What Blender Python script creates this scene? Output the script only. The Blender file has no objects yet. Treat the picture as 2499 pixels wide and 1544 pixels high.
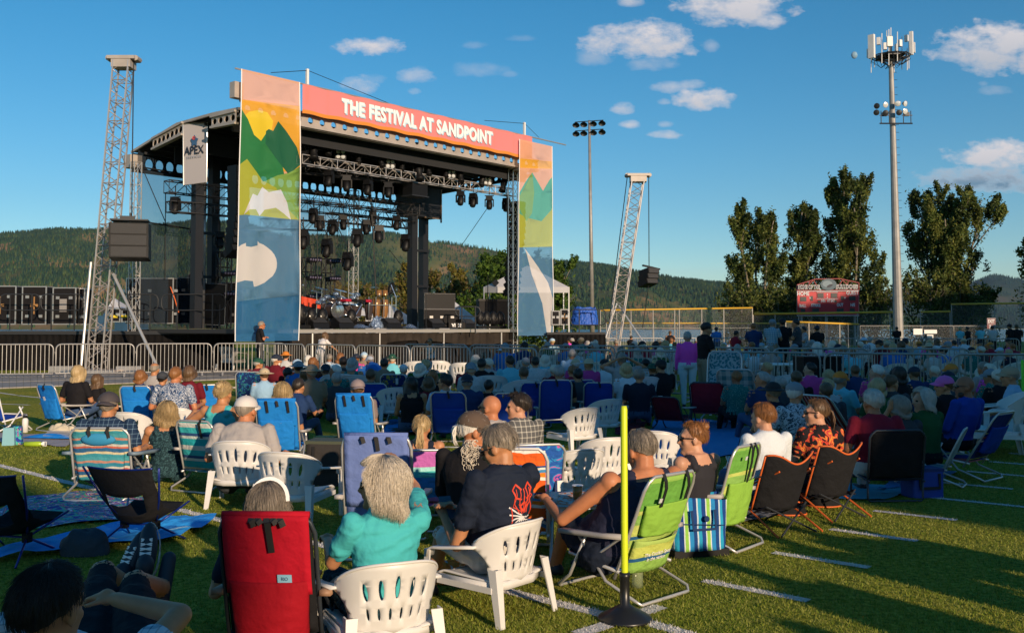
import bpy, bmesh, math, random
import numpy as np
from mathutils import Vector, Matrix, Euler, noise
from mathutils.geometry import delaunay_2d_cdt
random.seed(7); rng = np.random.default_rng(7)
R = math.radians; PI = math.pi; V = Vector
sc = bpy.context.scene; C = sc.collection
# ------------------------------------------------------------ camera
F, CX, PY, HZ, CH = 2404.0, 1249.5, 700.0, 800.0, 1.6     # focal length and centre in photo pixels, eye height
PITCH = math.atan((HZ-PY)/F)
cd = bpy.data.cameras.new('camera'); cam = bpy.data.objects.new('camera', cd); C.objects.link(cam)
cd.sensor_width = 36; cd.lens = F/2499*36; cd.shift_y = -(772-PY)/2499; cd.clip_start = .1; cd.clip_end = 20000
cam.location = (0, 0, CH); cam.rotation_euler = (PI/2+PITCH, 0, 0); sc.camera = cam
# ------------------------------------------------------------ light
SUN_EL, SUN_AZ = R(14.0), (0.5, -0.866)      # horizontal direction towards the sun (behind the camera, to the right)
sdir = V((SUN_AZ[0]*math.cos(SUN_EL), SUN_AZ[1]*math.cos(SUN_EL), math.sin(SUN_EL)))
sl = bpy.data.lights.new('sun', 'SUN'); sl.energy = 4.8; sl.angle = R(.5); sl.color = (1, .77, .53)
so = bpy.data.objects.new('sun', sl); C.objects.link(so); so.rotation_euler = sdir.to_track_quat('Z', 'Y').to_euler(); so.location = (30, -50, 40)
sc.view_settings.view_transform = 'Standard'; sc.view_settings.look = 'None'; sc.view_settings.gamma = 1
sc.view_settings.use_curve_mapping = False; sc.view_settings.exposure = .14
sc.cycles.max_bounces = 6; sc.cycles.transparent_max_bounces = 24; sc.cycles.diffuse_bounces = 3; sc.cycles.glossy_bounces = 2
sc.cycles.transmission_bounces = 3; sc.cycles.caustics_reflective = False; sc.cycles.caustics_refractive = False
W = bpy.data.worlds.new('World'); sc.world = W; W.use_nodes = True
# clouds: centre u, v, half width, half height (photo pixels turned into directions), density, underside grey
CLOUDS = [(1560,105,150,62,1.15,.25),(1450,142,48,30,.62,.8),(1590,158,75,24,.6,.6),(1790,22,160,60,1.25,.25),(1880,50,52,30,1,.2),(1540,5,38,18,.8,.3),
 (900,118,90,30,1.05,.15),(1022,188,52,26,.75,.2),(878,208,46,30,.8,.2),(912,194,30,16,.5,.2),(1010,224,20,12,.6,.1),(1170,172,80,22,.42,.1),(1160,112,36,12,.42,.1),(1270,95,40,10,.4,.1),(1245,182,24,12,.45,.1),
 (1712,248,82,34,1.15,.25),(1630,216,42,20,.75,.2),(1690,208,36,18,.7,.2),(1522,266,34,20,.85,.2),(1537,306,28,13,.8,.1),(1627,330,48,13,.85,.1),(1625,304,22,10,.6,.1),(1735,114,22,22,.55,.2),(1620,250,22,12,.7,.1),
 (2450,125,185,78,1.3,.4),(2330,140,50,30,.9,.3),(2432,222,44,16,.5,.2),(2400,205,14,8,.4,.1),(2450,385,150,48,1.3,.15),(2400,438,175,44,1.05,1.15),(2530,448,170,40,1.05,1.15),(2115,443,26,16,.6,.1),(790,535,150,22,.35,.1),(1160,488,30,10,.25,.1)]
def P(u, v, Y):
    yy = (PY-v)/F; d = V(((u-CX)/F, math.cos(PITCH)-math.sin(PITCH)*yy, math.sin(PITCH)+math.cos(PITCH)*yy))
    return V((0, 0, CH))+d*(Y/d.y)
def G(u, v, z=0.0):
    yy = (PY-v)/F; d = V(((u-CX)/F, math.cos(PITCH)-math.sin(PITCH)*yy, math.sin(PITCH)+math.cos(PITCH)*yy))
    return V((0, 0, CH))+d*((z-CH)/d.z)
def GY(u, Y, z=0.0):                          # the point on height z at distance Y under photo column u
    yy = -.03; 
    for _ in range(4):
        c, s = math.cos(PITCH), math.sin(PITCH); yy = (((z-CH)/Y)*c-s)/(c+((z-CH)/Y)*s)
    return V(((u-CX)/F*Y/(c-s*yy), Y, z))
def world_nodes():
    nt = W.node_tree; N = nt.nodes; L = nt.links; N.clear()
    def nd(t, **k):
        n = N.new(t)
        for a, b in k.items(): setattr(n, a, b)
        return n
    def m(op, a, b=None, c=None, cl=False):
        n = nd('ShaderNodeMath', operation=op, use_clamp=cl)
        for i, x in enumerate((a, b, c)):
            if x is None: continue
            if isinstance(x, (int, float)): n.inputs[i].default_value = x
            else: L.new(x, n.inputs[i])
        return n.outputs[0]
    sky = nd('ShaderNodeTexSky', sky_type='NISHITA', sun_disc=False, sun_elevation=SUN_EL, sun_rotation=math.atan2(SUN_AZ[0], SUN_AZ[1]))
    sky.altitude = 600; sky.air_density = 1.0; sky.dust_density = .25; sky.ozone_density = 3.2
    tc = nd('ShaderNodeTexCoord'); sp = nd('ShaderNodeSeparateXYZ'); L.new(tc.outputs['Generated'], sp.inputs[0])
    x, y, z = sp.outputs
    ys = m('MAXIMUM', y, .02); gx = m('DIVIDE', x, ys); gz = m('DIVIDE', z, ys)       # direction as slopes
    cv = nd('ShaderNodeCombineXYZ'); L.new(gx, cv.inputs[0]); L.new(gz, cv.inputs[1])
    nz = nd('ShaderNodeTexNoise'); nz.inputs['Scale'].default_value = 30; nz.inputs['Detail'].default_value = 8; nz.inputs['Roughness'].default_value = .66
    mp = nd('ShaderNodeMapping'); mp.inputs['Scale'].default_value = (1, 1.7, 1); L.new(cv.outputs[0], mp.inputs[0]); L.new(mp.outputs[0], nz.inputs['Vector'])
    n2 = nd('ShaderNodeTexNoise'); n2.inputs['Scale'].default_value = 70; n2.inputs['Detail'].default_value = 4; L.new(mp.outputs[0], n2.inputs['Vector'])
    nv = m('ADD', m('MULTIPLY', m('SUBTRACT', nz.outputs[0], .5), 5.2), m('MULTIPLY', m('SUBTRACT', n2.outputs[0], .5), 1.8))
    dens = None; gsum = None
    for (u, v, a, b, dn, gr) in CLOUDS:
        p = P(u, v, 1.0); cx, cz = p.x, p.z-CH
        dx = m('DIVIDE', m('SUBTRACT', gx, cx), a/F); dz = m('DIVIDE', m('SUBTRACT', gz, cz), b/F)
        dzl = m('MULTIPLY', m('MINIMUM', dz, 0), 1.35); dzz = m('ADD', m('MAXIMUM', dz, 0), dzl)      # flatter below
        r2 = m('ADD', m('MULTIPLY', dx, dx), m('MULTIPLY', dzz, dzz))
        e = m('SUBTRACT', 1.0, r2); e = m('ADD', e, m('MULTIPLY', nv, .62))
        al = m('MULTIPLY', e, .8*dn, cl=True); al = m('MULTIPLY', al, min(dn, 1.0)*.97)
        al = m('MULTIPLY', al, m('GREATER_THAN', 3.0, r2))
        sh = m('MULTIPLY', al, m('MULTIPLY_ADD', dz, -.42*(.35+gr), gr*.75, cl=True))
        dens = al if dens is None else m('MAXIMUM', dens, al); gsum = sh if gsum is None else m('MAXIMUM', gsum, sh)
    hs = nd('ShaderNodeHueSaturation'); hs.inputs['Hue'].default_value = .490; hs.inputs['Saturation'].default_value = 1.30; hs.inputs['Value'].default_value = 1.0
    L.new(sky.outputs[0], hs.inputs['Color'])
    bg = nd('ShaderNodeBackground'); bg.inputs['Strength'].default_value = .115; L.new(hs.outputs[0], bg.inputs[0])
    cc = nd('ShaderNodeMixRGB'); cc.inputs[1].default_value = (.76, .71, .72, 1); cc.inputs[2].default_value = (.13, .25, .37, 1); L.new(gsum, cc.inputs[0])
    bc = nd('ShaderNodeBackground'); L.new(cc.outputs[0], bc.inputs[0]); bc.inputs['Strength'].default_value = .95
    mx = nd('ShaderNodeMixShader'); out = nd('ShaderNodeOutputWorld')
    den2 = m('MULTIPLY', dens, m('GREATER_THAN', y, .05))
    L.new(den2, mx.inputs[0]); L.new(bg.outputs[0], mx.inputs[1]); L.new(bc.outputs[0], mx.inputs[2]); L.new(mx.outputs[0], out.inputs[0])
world_nodes()
# ------------------------------------------------------------ materials
MATS = {}
def mat(name, col, rough=.6, metal=0, nz=None, bump=None, spec=.5, trans=0, alpha=1, sss=0, coat=0, emis=None):
    """plain surface: nz=(scale, strength) colour mottling, bump=(scale, distance), trans=light passing through cloth, alpha=see-through share"""
    if name in MATS: return MATS[name]
    m = bpy.data.materials.new(name); MATS[name] = m; m.use_nodes = True; nt = m.node_tree; N = nt.nodes; L = nt.links
    b = N['Principled BSDF']; b.inputs['Base Color'].default_value = (*col, 1); b.inputs['Roughness'].default_value = rough
    b.inputs['Metallic'].default_value = metal; b.inputs['Specular IOR Level'].default_value = spec
    if coat: b.inputs['Coat Weight'].default_value = coat
    if sss: b.inputs['Subsurface Weight'].default_value = sss; b.inputs['Subsurface Radius'].default_value = (.02, .008, .004)
    if emis: b.inputs['Emission Color'].default_value = (*emis[0], 1); b.inputs['Emission Strength'].default_value = emis[1]
    tc = N.new('ShaderNodeTexCoord')
    if nz:
        n = N.new('ShaderNodeTexNoise'); n.inputs['Scale'].default_value = nz[0]; n.inputs['Detail'].default_value = 5; L.new(tc.outputs['Object'], n.inputs['Vector'])
        r = N.new('ShaderNodeMapRange'); r.inputs[1].default_value = .3; r.inputs[2].default_value = .7; r.inputs[3].default_value = 1-nz[1]; r.inputs[4].default_value = 1+nz[1]; L.new(n.outputs[0], r.inputs[0])
        mm = N.new('ShaderNodeVectorMath'); mm.operation = 'SCALE'; mm.inputs[0].default_value = col; L.new(r.outputs[0], mm.inputs['Scale']); L.new(mm.outputs[0], b.inputs['Base Color'])
    if bump:
        n = N.new('ShaderNodeTexNoise'); n.inputs['Scale'].default_value = bump[0]; n.inputs['Detail'].default_value = 3; L.new(tc.outputs['Object'], n.inputs['Vector'])
        bp = N.new('ShaderNodeBump'); bp.inputs['Distance'].default_value = bump[1]; bp.inputs['Strength'].default_value = 1; L.new(n.outputs[0], bp.inputs['Height']); L.new(bp.outputs[0], b.inputs['Normal'])
    last = b.outputs[0]; out = N['Material Output']
    if trans:
        t = N.new('ShaderNodeBsdfTranslucent'); t.inputs[0].default_value = (*col, 1); mx = N.new('ShaderNodeMixShader'); mx.inputs[0].default_value = trans
        L.new(last, mx.inputs[1]); L.new(t.outputs[0], mx.inputs[2]); last = mx.outputs[0]
    if alpha < 1:
        t = N.new('ShaderNodeBsdfTransparent'); mx = N.new('ShaderNodeMixShader'); mx.inputs[0].default_value = alpha
        L.new(t.outputs[0], mx.inputs[1]); L.new(last, mx.inputs[2]); last = mx.outputs[0]
    L.new(last, out.inputs[0]); return m
def pmat(name, build, rough=.85):
    """patterned material: build(nt, object_coord_socket, nodes_new) returns a colour socket"""
    if name in MATS: return MATS[name]
    m = bpy.data.materials.new(name); MATS[name] = m; m.use_nodes = True; nt = m.node_tree; b = nt.nodes['Principled BSDF']; b.inputs['Roughness'].default_value = rough
    b.inputs['Specular IOR Level'].default_value = .2
    tc = nt.nodes.new('ShaderNodeTexCoord'); c = build(nt, tc.outputs['Object'], nt.nodes.new); nt.links.new(c, b.inputs['Base Color'])
    n = nt.nodes.new('ShaderNodeTexNoise'); n.inputs['Scale'].default_value = 14; n.inputs['Detail'].default_value = 3; nt.links.new(tc.outputs['Object'], n.inputs['Vector'])
    bp = nt.nodes.new('ShaderNodeBump'); bp.inputs['Distance'].default_value = .02; nt.links.new(n.outputs[0], bp.inputs['Height']); nt.links.new(bp.outputs[0], b.inputs['Normal'])
    return m
def ramp(nt, new, fac, stops, const=True):
    r = new('ShaderNodeValToRGB'); r.color_ramp.interpolation = 'CONSTANT' if const else 'LINEAR'; el = r.color_ramp.elements
    while len(el) < len(stops): el.new(.5)
    for e, (p, c) in zip(el, stops): e.position = p; e.color = (*c, 1)
    nt.links.new(fac, r.inputs[0]); return r.outputs[0]
def stripes(name, axis, period, stops, wob=0.0, tilt=None):
    def b(nt, co, new):
        s = new('ShaderNodeSeparateXYZ'); nt.links.new(co, s.inputs[0]); src = s.outputs[axis]
        if wob:
            n = new('ShaderNodeTexNoise'); n.inputs['Scale'].default_value = 6; nt.links.new(co, n.inputs['Vector'])
            a = new('ShaderNodeMath'); a.operation = 'MULTIPLY_ADD'; nt.links.new(n.outputs[0], a.inputs[0]); a.inputs[1].default_value = wob; nt.links.new(src, a.inputs[2]); src = a.outputs[0]
        m1 = new('ShaderNodeMath'); m1.operation = 'DIVIDE'; nt.links.new(src, m1.inputs[0]); m1.inputs[1].default_value = period
        m2 = new('ShaderNodeMath'); m2.operation = 'FRACT'; nt.links.new(m1.outputs[0], m2.inputs[0])
        return ramp(nt, new, m2.outputs[0], stops)
    return pmat(name, b)
def plaid(name, base, lines, period=.05, w=.12, dark=None):
    def b(nt, co, new):
        s = new('ShaderNodeSeparateXYZ'); nt.links.new(co, s.inputs[0]); fs = []
        for ax in (0, 2):
            m1 = new('ShaderNodeMath'); m1.operation = 'DIVIDE'; nt.links.new(s.outputs[ax], m1.inputs[0]); m1.inputs[1].default_value = period
            m2 = new('ShaderNodeMath'); m2.operation = 'FRACT'; nt.links.new(m1.outputs[0], m2.inputs[0])
            m3 = new('ShaderNodeMath'); m3.operation = 'LESS_THAN'; nt.links.new(m2.outputs[0], m3.inputs[0]); m3.inputs[1].default_value = w; fs.append(m3.outputs[0])
        a = new('ShaderNodeMath'); a.operation = 'ADD'; a.use_clamp = False; nt.links.new(fs[0], a.inputs[0]); nt.links.new(fs[1], a.inputs[1])
        h = new('ShaderNodeMath'); h.operation = 'MULTIPLY'; nt.links.new(a.outputs[0], h.inputs[0]); h.inputs[1].default_value = .5
        x = new('ShaderNodeMixRGB'); nt.links.new(h.outputs[0], x.inputs[0]); x.inputs[1].default_value = (*base, 1); x.inputs[2].default_value = (*lines, 1); return x.outputs[0]
    return pmat(name, b)
def blotch(name, stops, scale=9, dist=1.2, kind='noise', rough=.85):
    def b(nt, co, new):
        if kind == 'vor':
            n = new('ShaderNodeTexVoronoi'); n.inputs['Scale'].default_value = scale; o = n.outputs['Distance']
        else:
            n = new('ShaderNodeTexNoise'); n.inputs['Scale'].default_value = scale; n.inputs['Detail'].default_value = 2; n.inputs['Distortion'].default_value = dist; o = n.outputs[0]
        nt.links.new(co, n.inputs['Vector']); return ramp(nt, new, o, stops)
    return pmat(name, b, rough)
# ------------------------------------------------------------ mesh building
class MB:
    def __init__(s): s.v = []; s.f = []; s.m = []; s.cm = 0
    def add(s, vs, fs):
        o = len(s.v); s.v += [tuple(x) for x in vs]; s.f += [tuple(i+o for i in f) for f in fs]; s.m += [s.cm]*len(fs); return s
    def box(s, c, d, rot=None, taper=1.0):
        x, y, z = d[0]/2, d[1]/2, d[2]/2; vs = [V((sx*x*(taper if sz > 0 else 1), sy*y*(taper if sz > 0 else 1), sz*z)) for sz in (-1, 1) for sy in (-1, 1) for sx in (-1, 1)]
        if rot is not None: vs = [rot @ p for p in vs]
        return s.add([p+V(c) for p in vs], [(0, 2, 3, 1), (4, 5, 7, 6), (0, 1, 5, 4), (2, 6, 7, 3), (0, 4, 6, 2), (1, 3, 7, 5)])
    def tube(s, p0, p1, r, n=6, r1=None, cap=True):
        p0 = V(p0); p1 = V(p1); d = p1-p0
        if d.length < 1e-6: return s
        q = d.to_track_quat('Z', 'Y'); r1 = r if r1 is None else r1; vs = []
        for p, rr in ((p0, r), (p1, r1)):
            for i in range(n): a = 2*PI*i/n; vs.append(p+q @ V((rr*math.cos(a), rr*math.sin(a), 0)))
        fs = [(i, (i+1) % n, n+(i+1) % n, n+i) for i in range(n)]
        if cap: fs += [tuple(range(n-1, -1, -1)), tuple(range(n, 2*n))]
        return s.add(vs, fs)
    def path(s, pts, r, n=8, closed=False, flat=None):
        """round (or flat: (w,h) rectangle) bar swept along pts"""
        pts = [V(p) for p in pts]; k = len(pts); rings = []; up = None
        for i, p in enumerate(pts):
            a = pts[(i-1) % k] if (closed or i > 0) else pts[i]; b = pts[(i+1) % k] if (closed or i < k-1) else pts[i]
            d = (b-a).normalized()
            if up is None: up = V((0, 0, 1)) if abs(d.z) < .9 else V((0, 1, 0))
            sd = d.cross(up)
            if sd.length < 1e-4: sd = d.cross(V((0, 1, 0)))
            sd.normalize(); up = sd.cross(d).normalized(); rr = r[i] if isinstance(r, (list, tuple)) else r
            if flat: rings.append([p+sd*(x*flat[0]/2)+up*(y*flat[1]/2) for x, y in ((-1, -1), (1, -1), (1, 1), (-1, 1))])
            else: rings.append([p+sd*(rr*math.cos(2*PI*j/n))+up*(rr*math.sin(2*PI*j/n)) for j in range(n)])
        nn = len(rings[0]); vs = [q for g in rings for q in g]; fs = []
        for i in range(k if closed else k-1):
            for j in range(nn): a, b = i*nn, ((i+1) % k)*nn; fs.append((a+j, a+(j+1) % nn, b+(j+1) % nn, b+j))
        if not closed: fs += [tuple(range(nn-1, -1, -1)), tuple(range((k-1)*nn, k*nn))]
        return s.add(vs, fs)
    def ell(s, c, r, rot=None, nu=12, nv=8, z0=-1.0):
        c = V(c); vs = []; fs = []; a0 = math.asin(max(-1, z0))
        for i in range(nv+1):
            a = a0+(PI/2-a0)*i/nv
            for j in range(nu):
                b = 2*PI*j/nu; p = V((r[0]*math.cos(a)*math.cos(b), r[1]*math.cos(a)*math.sin(b), r[2]*math.sin(a)))
                vs.append(c+(rot @ p if rot is not None else p))
        for i in range(nv):
            for j in range(nu): fs.append((i*nu+j, i*nu+(j+1) % nu, (i+1)*nu+(j+1) % nu, (i+1)*nu+j))
        return s.add(vs, fs)
    def lathe(s, c, prof, n=16, axis=None):
        c = V(c); q = V(axis).to_track_quat('Z', 'Y') if axis is not None else None; vs = []
        for (r, z) in prof:
            for j in range(n):
                p = V((r*math.cos(2*PI*j/n), r*math.sin(2*PI*j/n), z)); vs.append(c+(q @ p if q else p))
        fs = [(i*n+j, i*n+(j+1) % n, (i+1)*n+(j+1) % n, (i+1)*n+j) for i in range(len(prof)-1) for j in range(n)]
        return s.add(vs, fs)
    def quad(s, *p): return s.add(p, [tuple(range(len(p)))])
    def grid(s, nu, nv, fn):
        vs = [fn(i/nu, j/nv) for j in range(nv+1) for i in range(nu+1)]
        return s.add(vs, [(j*(nu+1)+i, j*(nu+1)+i+1, (j+1)*(nu+1)+i+1, (j+1)*(nu+1)+i) for j in range(nv) for i in range(nu)])
    def build(s, name, mats, parent=None, smooth=False, loc=None, rz=0, solid=0):
        me = bpy.data.meshes.new(name); me.from_pydata(s.v, [], s.f)
        for mm in (mats if isinstance(mats, (list, tuple)) else [mats]): me.materials.append(mm)
        if any(s.m): me.polygons.foreach_set('material_index', s.m)
        if smooth: me.polygons.foreach_set('use_smooth', [True]*len(s.f))
        me.update(); o = bpy.data.objects.new(name, me); C.objects.link(o)
        if parent is not None: o.parent = parent
        if loc is not None: o.location = loc
        o.rotation_euler.z = rz
        if solid: sm = o.modifiers.new('solid', 'SOLIDIFY'); sm.thickness = solid; sm.offset = 0
        return o
def npmesh(name, verts, faces, mats, parent=None, midx=None, smooth=False, nside=None):
    """fast mesh from arrays; faces (n,k)"""
    me = bpy.data.meshes.new(name); nv = len(verts); nf, k = faces.shape
    me.vertices.add(nv); me.vertices.foreach_set('co', np.asarray(verts, np.float32).ravel())
    me.loops.add(nf*k); me.loops.foreach_set('vertex_index', np.asarray(faces, np.int32).ravel())
    me.polygons.add(nf); me.polygons.foreach_set('loop_start', np.arange(0, nf*k, k, dtype=np.int32)); me.polygons.foreach_set('loop_total', np.full(nf, k, np.int32))
    for mm in (mats if isinstance(mats, (list, tuple)) else [mats]): me.materials.append(mm)
    if midx is not None: me.polygons.foreach_set('material_index', np.asarray(midx, np.int32))
    if smooth: me.polygons.foreach_set('use_smooth', np.ones(nf, bool))
    me.update(calc_edges=True); o = bpy.data.objects.new(name, me); C.objects.link(o)
    if parent is not None: o.parent = parent
    return o
def inpoly(x, y, poly):
    c = False; n = len(poly); j = n-1
    for i in range(n):
        xi, yi = poly[i]; xj, yj = poly[j]
        if (yi > y) != (yj > y) and x < (xj-xi)*(y-yi)/(yj-yi)+xi: c = not c
        j = i
    return c
def plate(mb, outer, regions, step, fn, holes=()):
    """triangulated flat artwork: outer polygon, regions=[(poly, material index)], holes=polys; fn(x,y)->3d"""
    pts = []; ed = []
    for poly in [outer]+[r[0] for r in regions]+list(holes):
        o = len(pts); pts += [V(p[:2]) for p in poly]; n = len(poly); ed += [(o+i, o+(i+1) % n) for i in range(n)]
    x0 = min(p[0] for p in outer); x1 = max(p[0] for p in outer); y0 = min(p[1] for p in outer); y1 = max(p[1] for p in outer)
    nx = max(1, int((x1-x0)/step)); ny = max(1, int((y1-y0)/step))
    for i in range(nx+1):
        for j in range(ny+1):
            x = x0+(x1-x0)*i/nx; y = y0+(y1-y0)*j/ny
            if inpoly(x, y, outer) and not any(inpoly(x, y, h) for h in holes): pts.append(V((x, y)))
    vs, _, fs, _, _, _ = delaunay_2d_cdt(pts, ed, [], 0, 1e-5)
    o = len(mb.v); mb.v += [tuple(fn(p.x, p.y)) for p in vs]
    for f in fs:
        cx = sum(vs[i].x for i in f)/len(f); cy = sum(vs[i].y for i in f)/len(f)
        if not inpoly(cx, cy, outer) or any(inpoly(cx, cy, h) for h in holes): continue
        k = 0
        for poly, mi in regions:
            if inpoly(cx, cy, poly): k = mi
        mb.f.append(tuple(i+o for i in f)); mb.m.append(k)
def oval(cx, cy, a, b, n=14, rot=0):
    return [(cx+a*math.cos(t)*math.cos(rot)-b*math.sin(t)*math.sin(rot), cy+a*math.cos(t)*math.sin(rot)+b*math.sin(t)*math.cos(rot)) for t in [2*PI*i/n for i in range(n)]]
# ------------------------------------------------------------ scene graph
def tag(o, label=None, cat=None, group=None, kind=None):
    if label: o['label'] = label
    if cat: o['category'] = cat
    if group: o['group'] = group
    if kind: o['kind'] = kind
    return o
def thing(name, label, cat, loc=(0, 0, 0), rz=0, group=None):
    o = bpy.data.objects.new(name, None); o.empty_display_size = .2; C.objects.link(o); o.location = loc; o.rotation_euler = (0, 0, rz); return tag(o, label, cat, group)
def dup(root, loc, rz=0, label=None, group=None, scale=None, mats=None):
    r = root.copy(); C.objects.link(r); r.location = loc; r.rotation_euler = (0, 0, rz)
    if scale: r.scale = (scale,)*3
    if label: r['label'] = label
    if group: r['group'] = group
    def rec(a, b):
        for ch in [x for x in a.children]:
            c = ch.copy(); C.objects.link(c); c.parent = b
            if mats:
                for i, sl_ in enumerate(c.material_slots):
                    mm = mats.get(sl_.material.name if sl_.material else '')
                    if mm: sl_.link = 'OBJECT'; sl_.material = mm
            rec(ch, c)
    rec(root, r); return r
def text_mesh(s, size, ext=.004, off=0.0, spacing=1.0, sx=1.0):
    cu = bpy.data.curves.new('writing', 'FONT'); cu.body = s; cu.size = size; cu.extrude = ext; cu.offset = off; cu.space_character = spacing
    cu.align_x = 'CENTER'; cu.align_y = 'CENTER'; cu.resolution_u = 3
    o = bpy.data.objects.new('writing', cu); C.objects.link(o); dg = bpy.context.evaluated_depsgraph_get(); me = bpy.data.meshes.new_from_object(o.evaluated_get(dg))
    C.objects.unlink(o); bpy.data.objects.remove(o)
    if sx != 1: me.transform(Matrix.Scale(sx, 4, V((1, 0, 0))))
    return me
def writing(name, s, size, m, M, parent=None, **k):
    """lettering mesh placed by matrix M (x along the text, y up, z out of the surface)"""
    me = text_mesh(s, size, **k); me.transform(M); me.materials.clear(); me.materials.append(m)
    o = bpy.data.objects.new(name, me); C.objects.link(o)
    if parent is not None: o.parent = parent
    return o
def frame_mat(o, x, y):
    x = V(x).normalized(); y = V(y).normalized(); z = x.cross(y).normalized(); y = z.cross(x)
    return Matrix(((x.x, y.x, z.x, o[0]), (x.y, y.y, z.y, o[1]), (x.z, y.z, z.z, o[2]), (0, 0, 0, 1)))
def truss(mb, p0, p1, w, h, n, r=.022, up=(0, 0, 1), r2=None, side=None, tri=False):
    """lattice: 4 chords (or 3), diagonals and rungs"""
    p0 = V(p0); p1 = V(p1); d = (p1-p0).normalized(); s_ = V(side).normalized() if side else d.cross(V(up)).normalized(); u_ = s_.cross(d).normalized(); r2 = r2 or r*.55
    if tri: off = [s_*(-w/2)-u_*(h/2), s_*(w/2)-u_*(h/2), u_*(h/2)]
    else: off = [s_*(a*w/2)+u_*(b*h/2) for a, b in ((-1, -1), (1, -1), (1, 1), (-1, 1))]
    for o in off: mb.tube(p0+o, p1+o, r, 5)
    k = len(off)
    for i in range(n):
        a = p0.lerp(p1, i/n); b = p0.lerp(p1, (i+1)/n)
        for j in range(k):
            o1, o2 = off[j], off[(j+1) % k]
            if i % 2: o1, o2 = o2, o1
            mb.tube(a+o1, b+o2, r2, 4, cap=False)
            if i % 2 == 0: mb.tube(a+off[j], a+off[(j+1) % k], r2, 4, cap=False)
    for j in range(k): mb.tube(p1+off[j], p1+off[(j+1) % k], r2, 4, cap=False)
    return mb
# ============================================================ SETTING
GRASS = None
def turf_mat():
    m = bpy.data.materials.new('turf'); m.use_nodes = True; nt = m.node_tree; N = nt.nodes; L = nt.links; b = N['Principled BSDF']; b.inputs['Roughness'].default_value = .95; b.inputs['Specular IOR Level'].default_value = .1
    tc = N.new('ShaderNodeTexCoord')
    def nz(s, d=4):
        n = N.new('ShaderNodeTexNoise'); n.inputs['Scale'].default_value = s; n.inputs['Detail'].default_value = d; L.new(tc.outputs['Object'], n.inputs['Vector']); return n.outputs[0]
    c1 = ramp(nt, N.new, nz(22, 6), [(.3, (.07, .09, .010)), (.5, (.24, .25, .028)), (.7, (.40, .37, .07))], False)
    c2 = ramp(nt, N.new, nz(.6), [(.32, (.62, .80, .7)), (.5, (1, 1, 1)), (.68, (1.35, 1.15, .95))], False)
    x = N.new('ShaderNodeMixRGB'); x.blend_type = 'MULTIPLY'; x.inputs[0].default_value = 1; L.new(c1, x.inputs[1]); L.new(c2, x.inputs[2]); L.new(x.outputs[0], b.inputs['Base Color'])
    bp = N.new('ShaderNodeBump'); bp.inputs['Distance'].default_value = .03; bp.inputs['Strength'].default_value = .8; L.new(nz(60, 3), bp.inputs['Height']); L.new(bp.outputs[0], b.inputs['Normal']); return m
M_turf = turf_mat()
mb = MB(); mb.grid(8, 8, lambda a, b: (-160+320*a, -60+176*b, 0)); tag(mb.build('turf_field', M_turf), kind='structure')
mb = MB(); mb.grid(2, 2, lambda a, b: (-5000+10000*a, 80+60*b, -.06-1.5*max(0, b*2-1)*2)); tag(mb.build('shore_ground', mat('dry_ground', (.10, .085, .05), .95, nz=(1.5, .4))), kind='structure')
def water():
    m = bpy.data.materials.new('lake_water'); m.use_nodes = True; nt = m.node_tree; b = nt.nodes['Principled BSDF']; b.inputs['Base Color'].default_value = (.05, .10, .16, 1); b.inputs['Roughness'].default_value = .12
    tc = nt.nodes.new('ShaderNodeTexCoord'); mp = nt.nodes.new('ShaderNodeMapping'); mp.inputs['Scale'].default_value = (.15, .8, 1); nt.links.new(tc.outputs['Object'], mp.inputs[0])
    n = nt.nodes.new('ShaderNodeTexNoise'); n.inputs['Scale'].default_value = 1; n.inputs['Detail'].default_value = 4; nt.links.new(mp.outputs[0], n.inputs['Vector'])
    bp = nt.nodes.new('ShaderNodeBump'); bp.inputs['Distance'].default_value = .8; nt.links.new(n.outputs[0], bp.inputs['Height']); nt.links.new(bp.outputs[0], b.inputs['Normal']); return m
mb = MB(); mb.quad((-6000, 125, -2.2), (6000, 125, -2.2), (6000, 3400, -2.2), (-6000, 3400, -2.2)); tag(mb.build('lake_water', water()), kind='structure')
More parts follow.
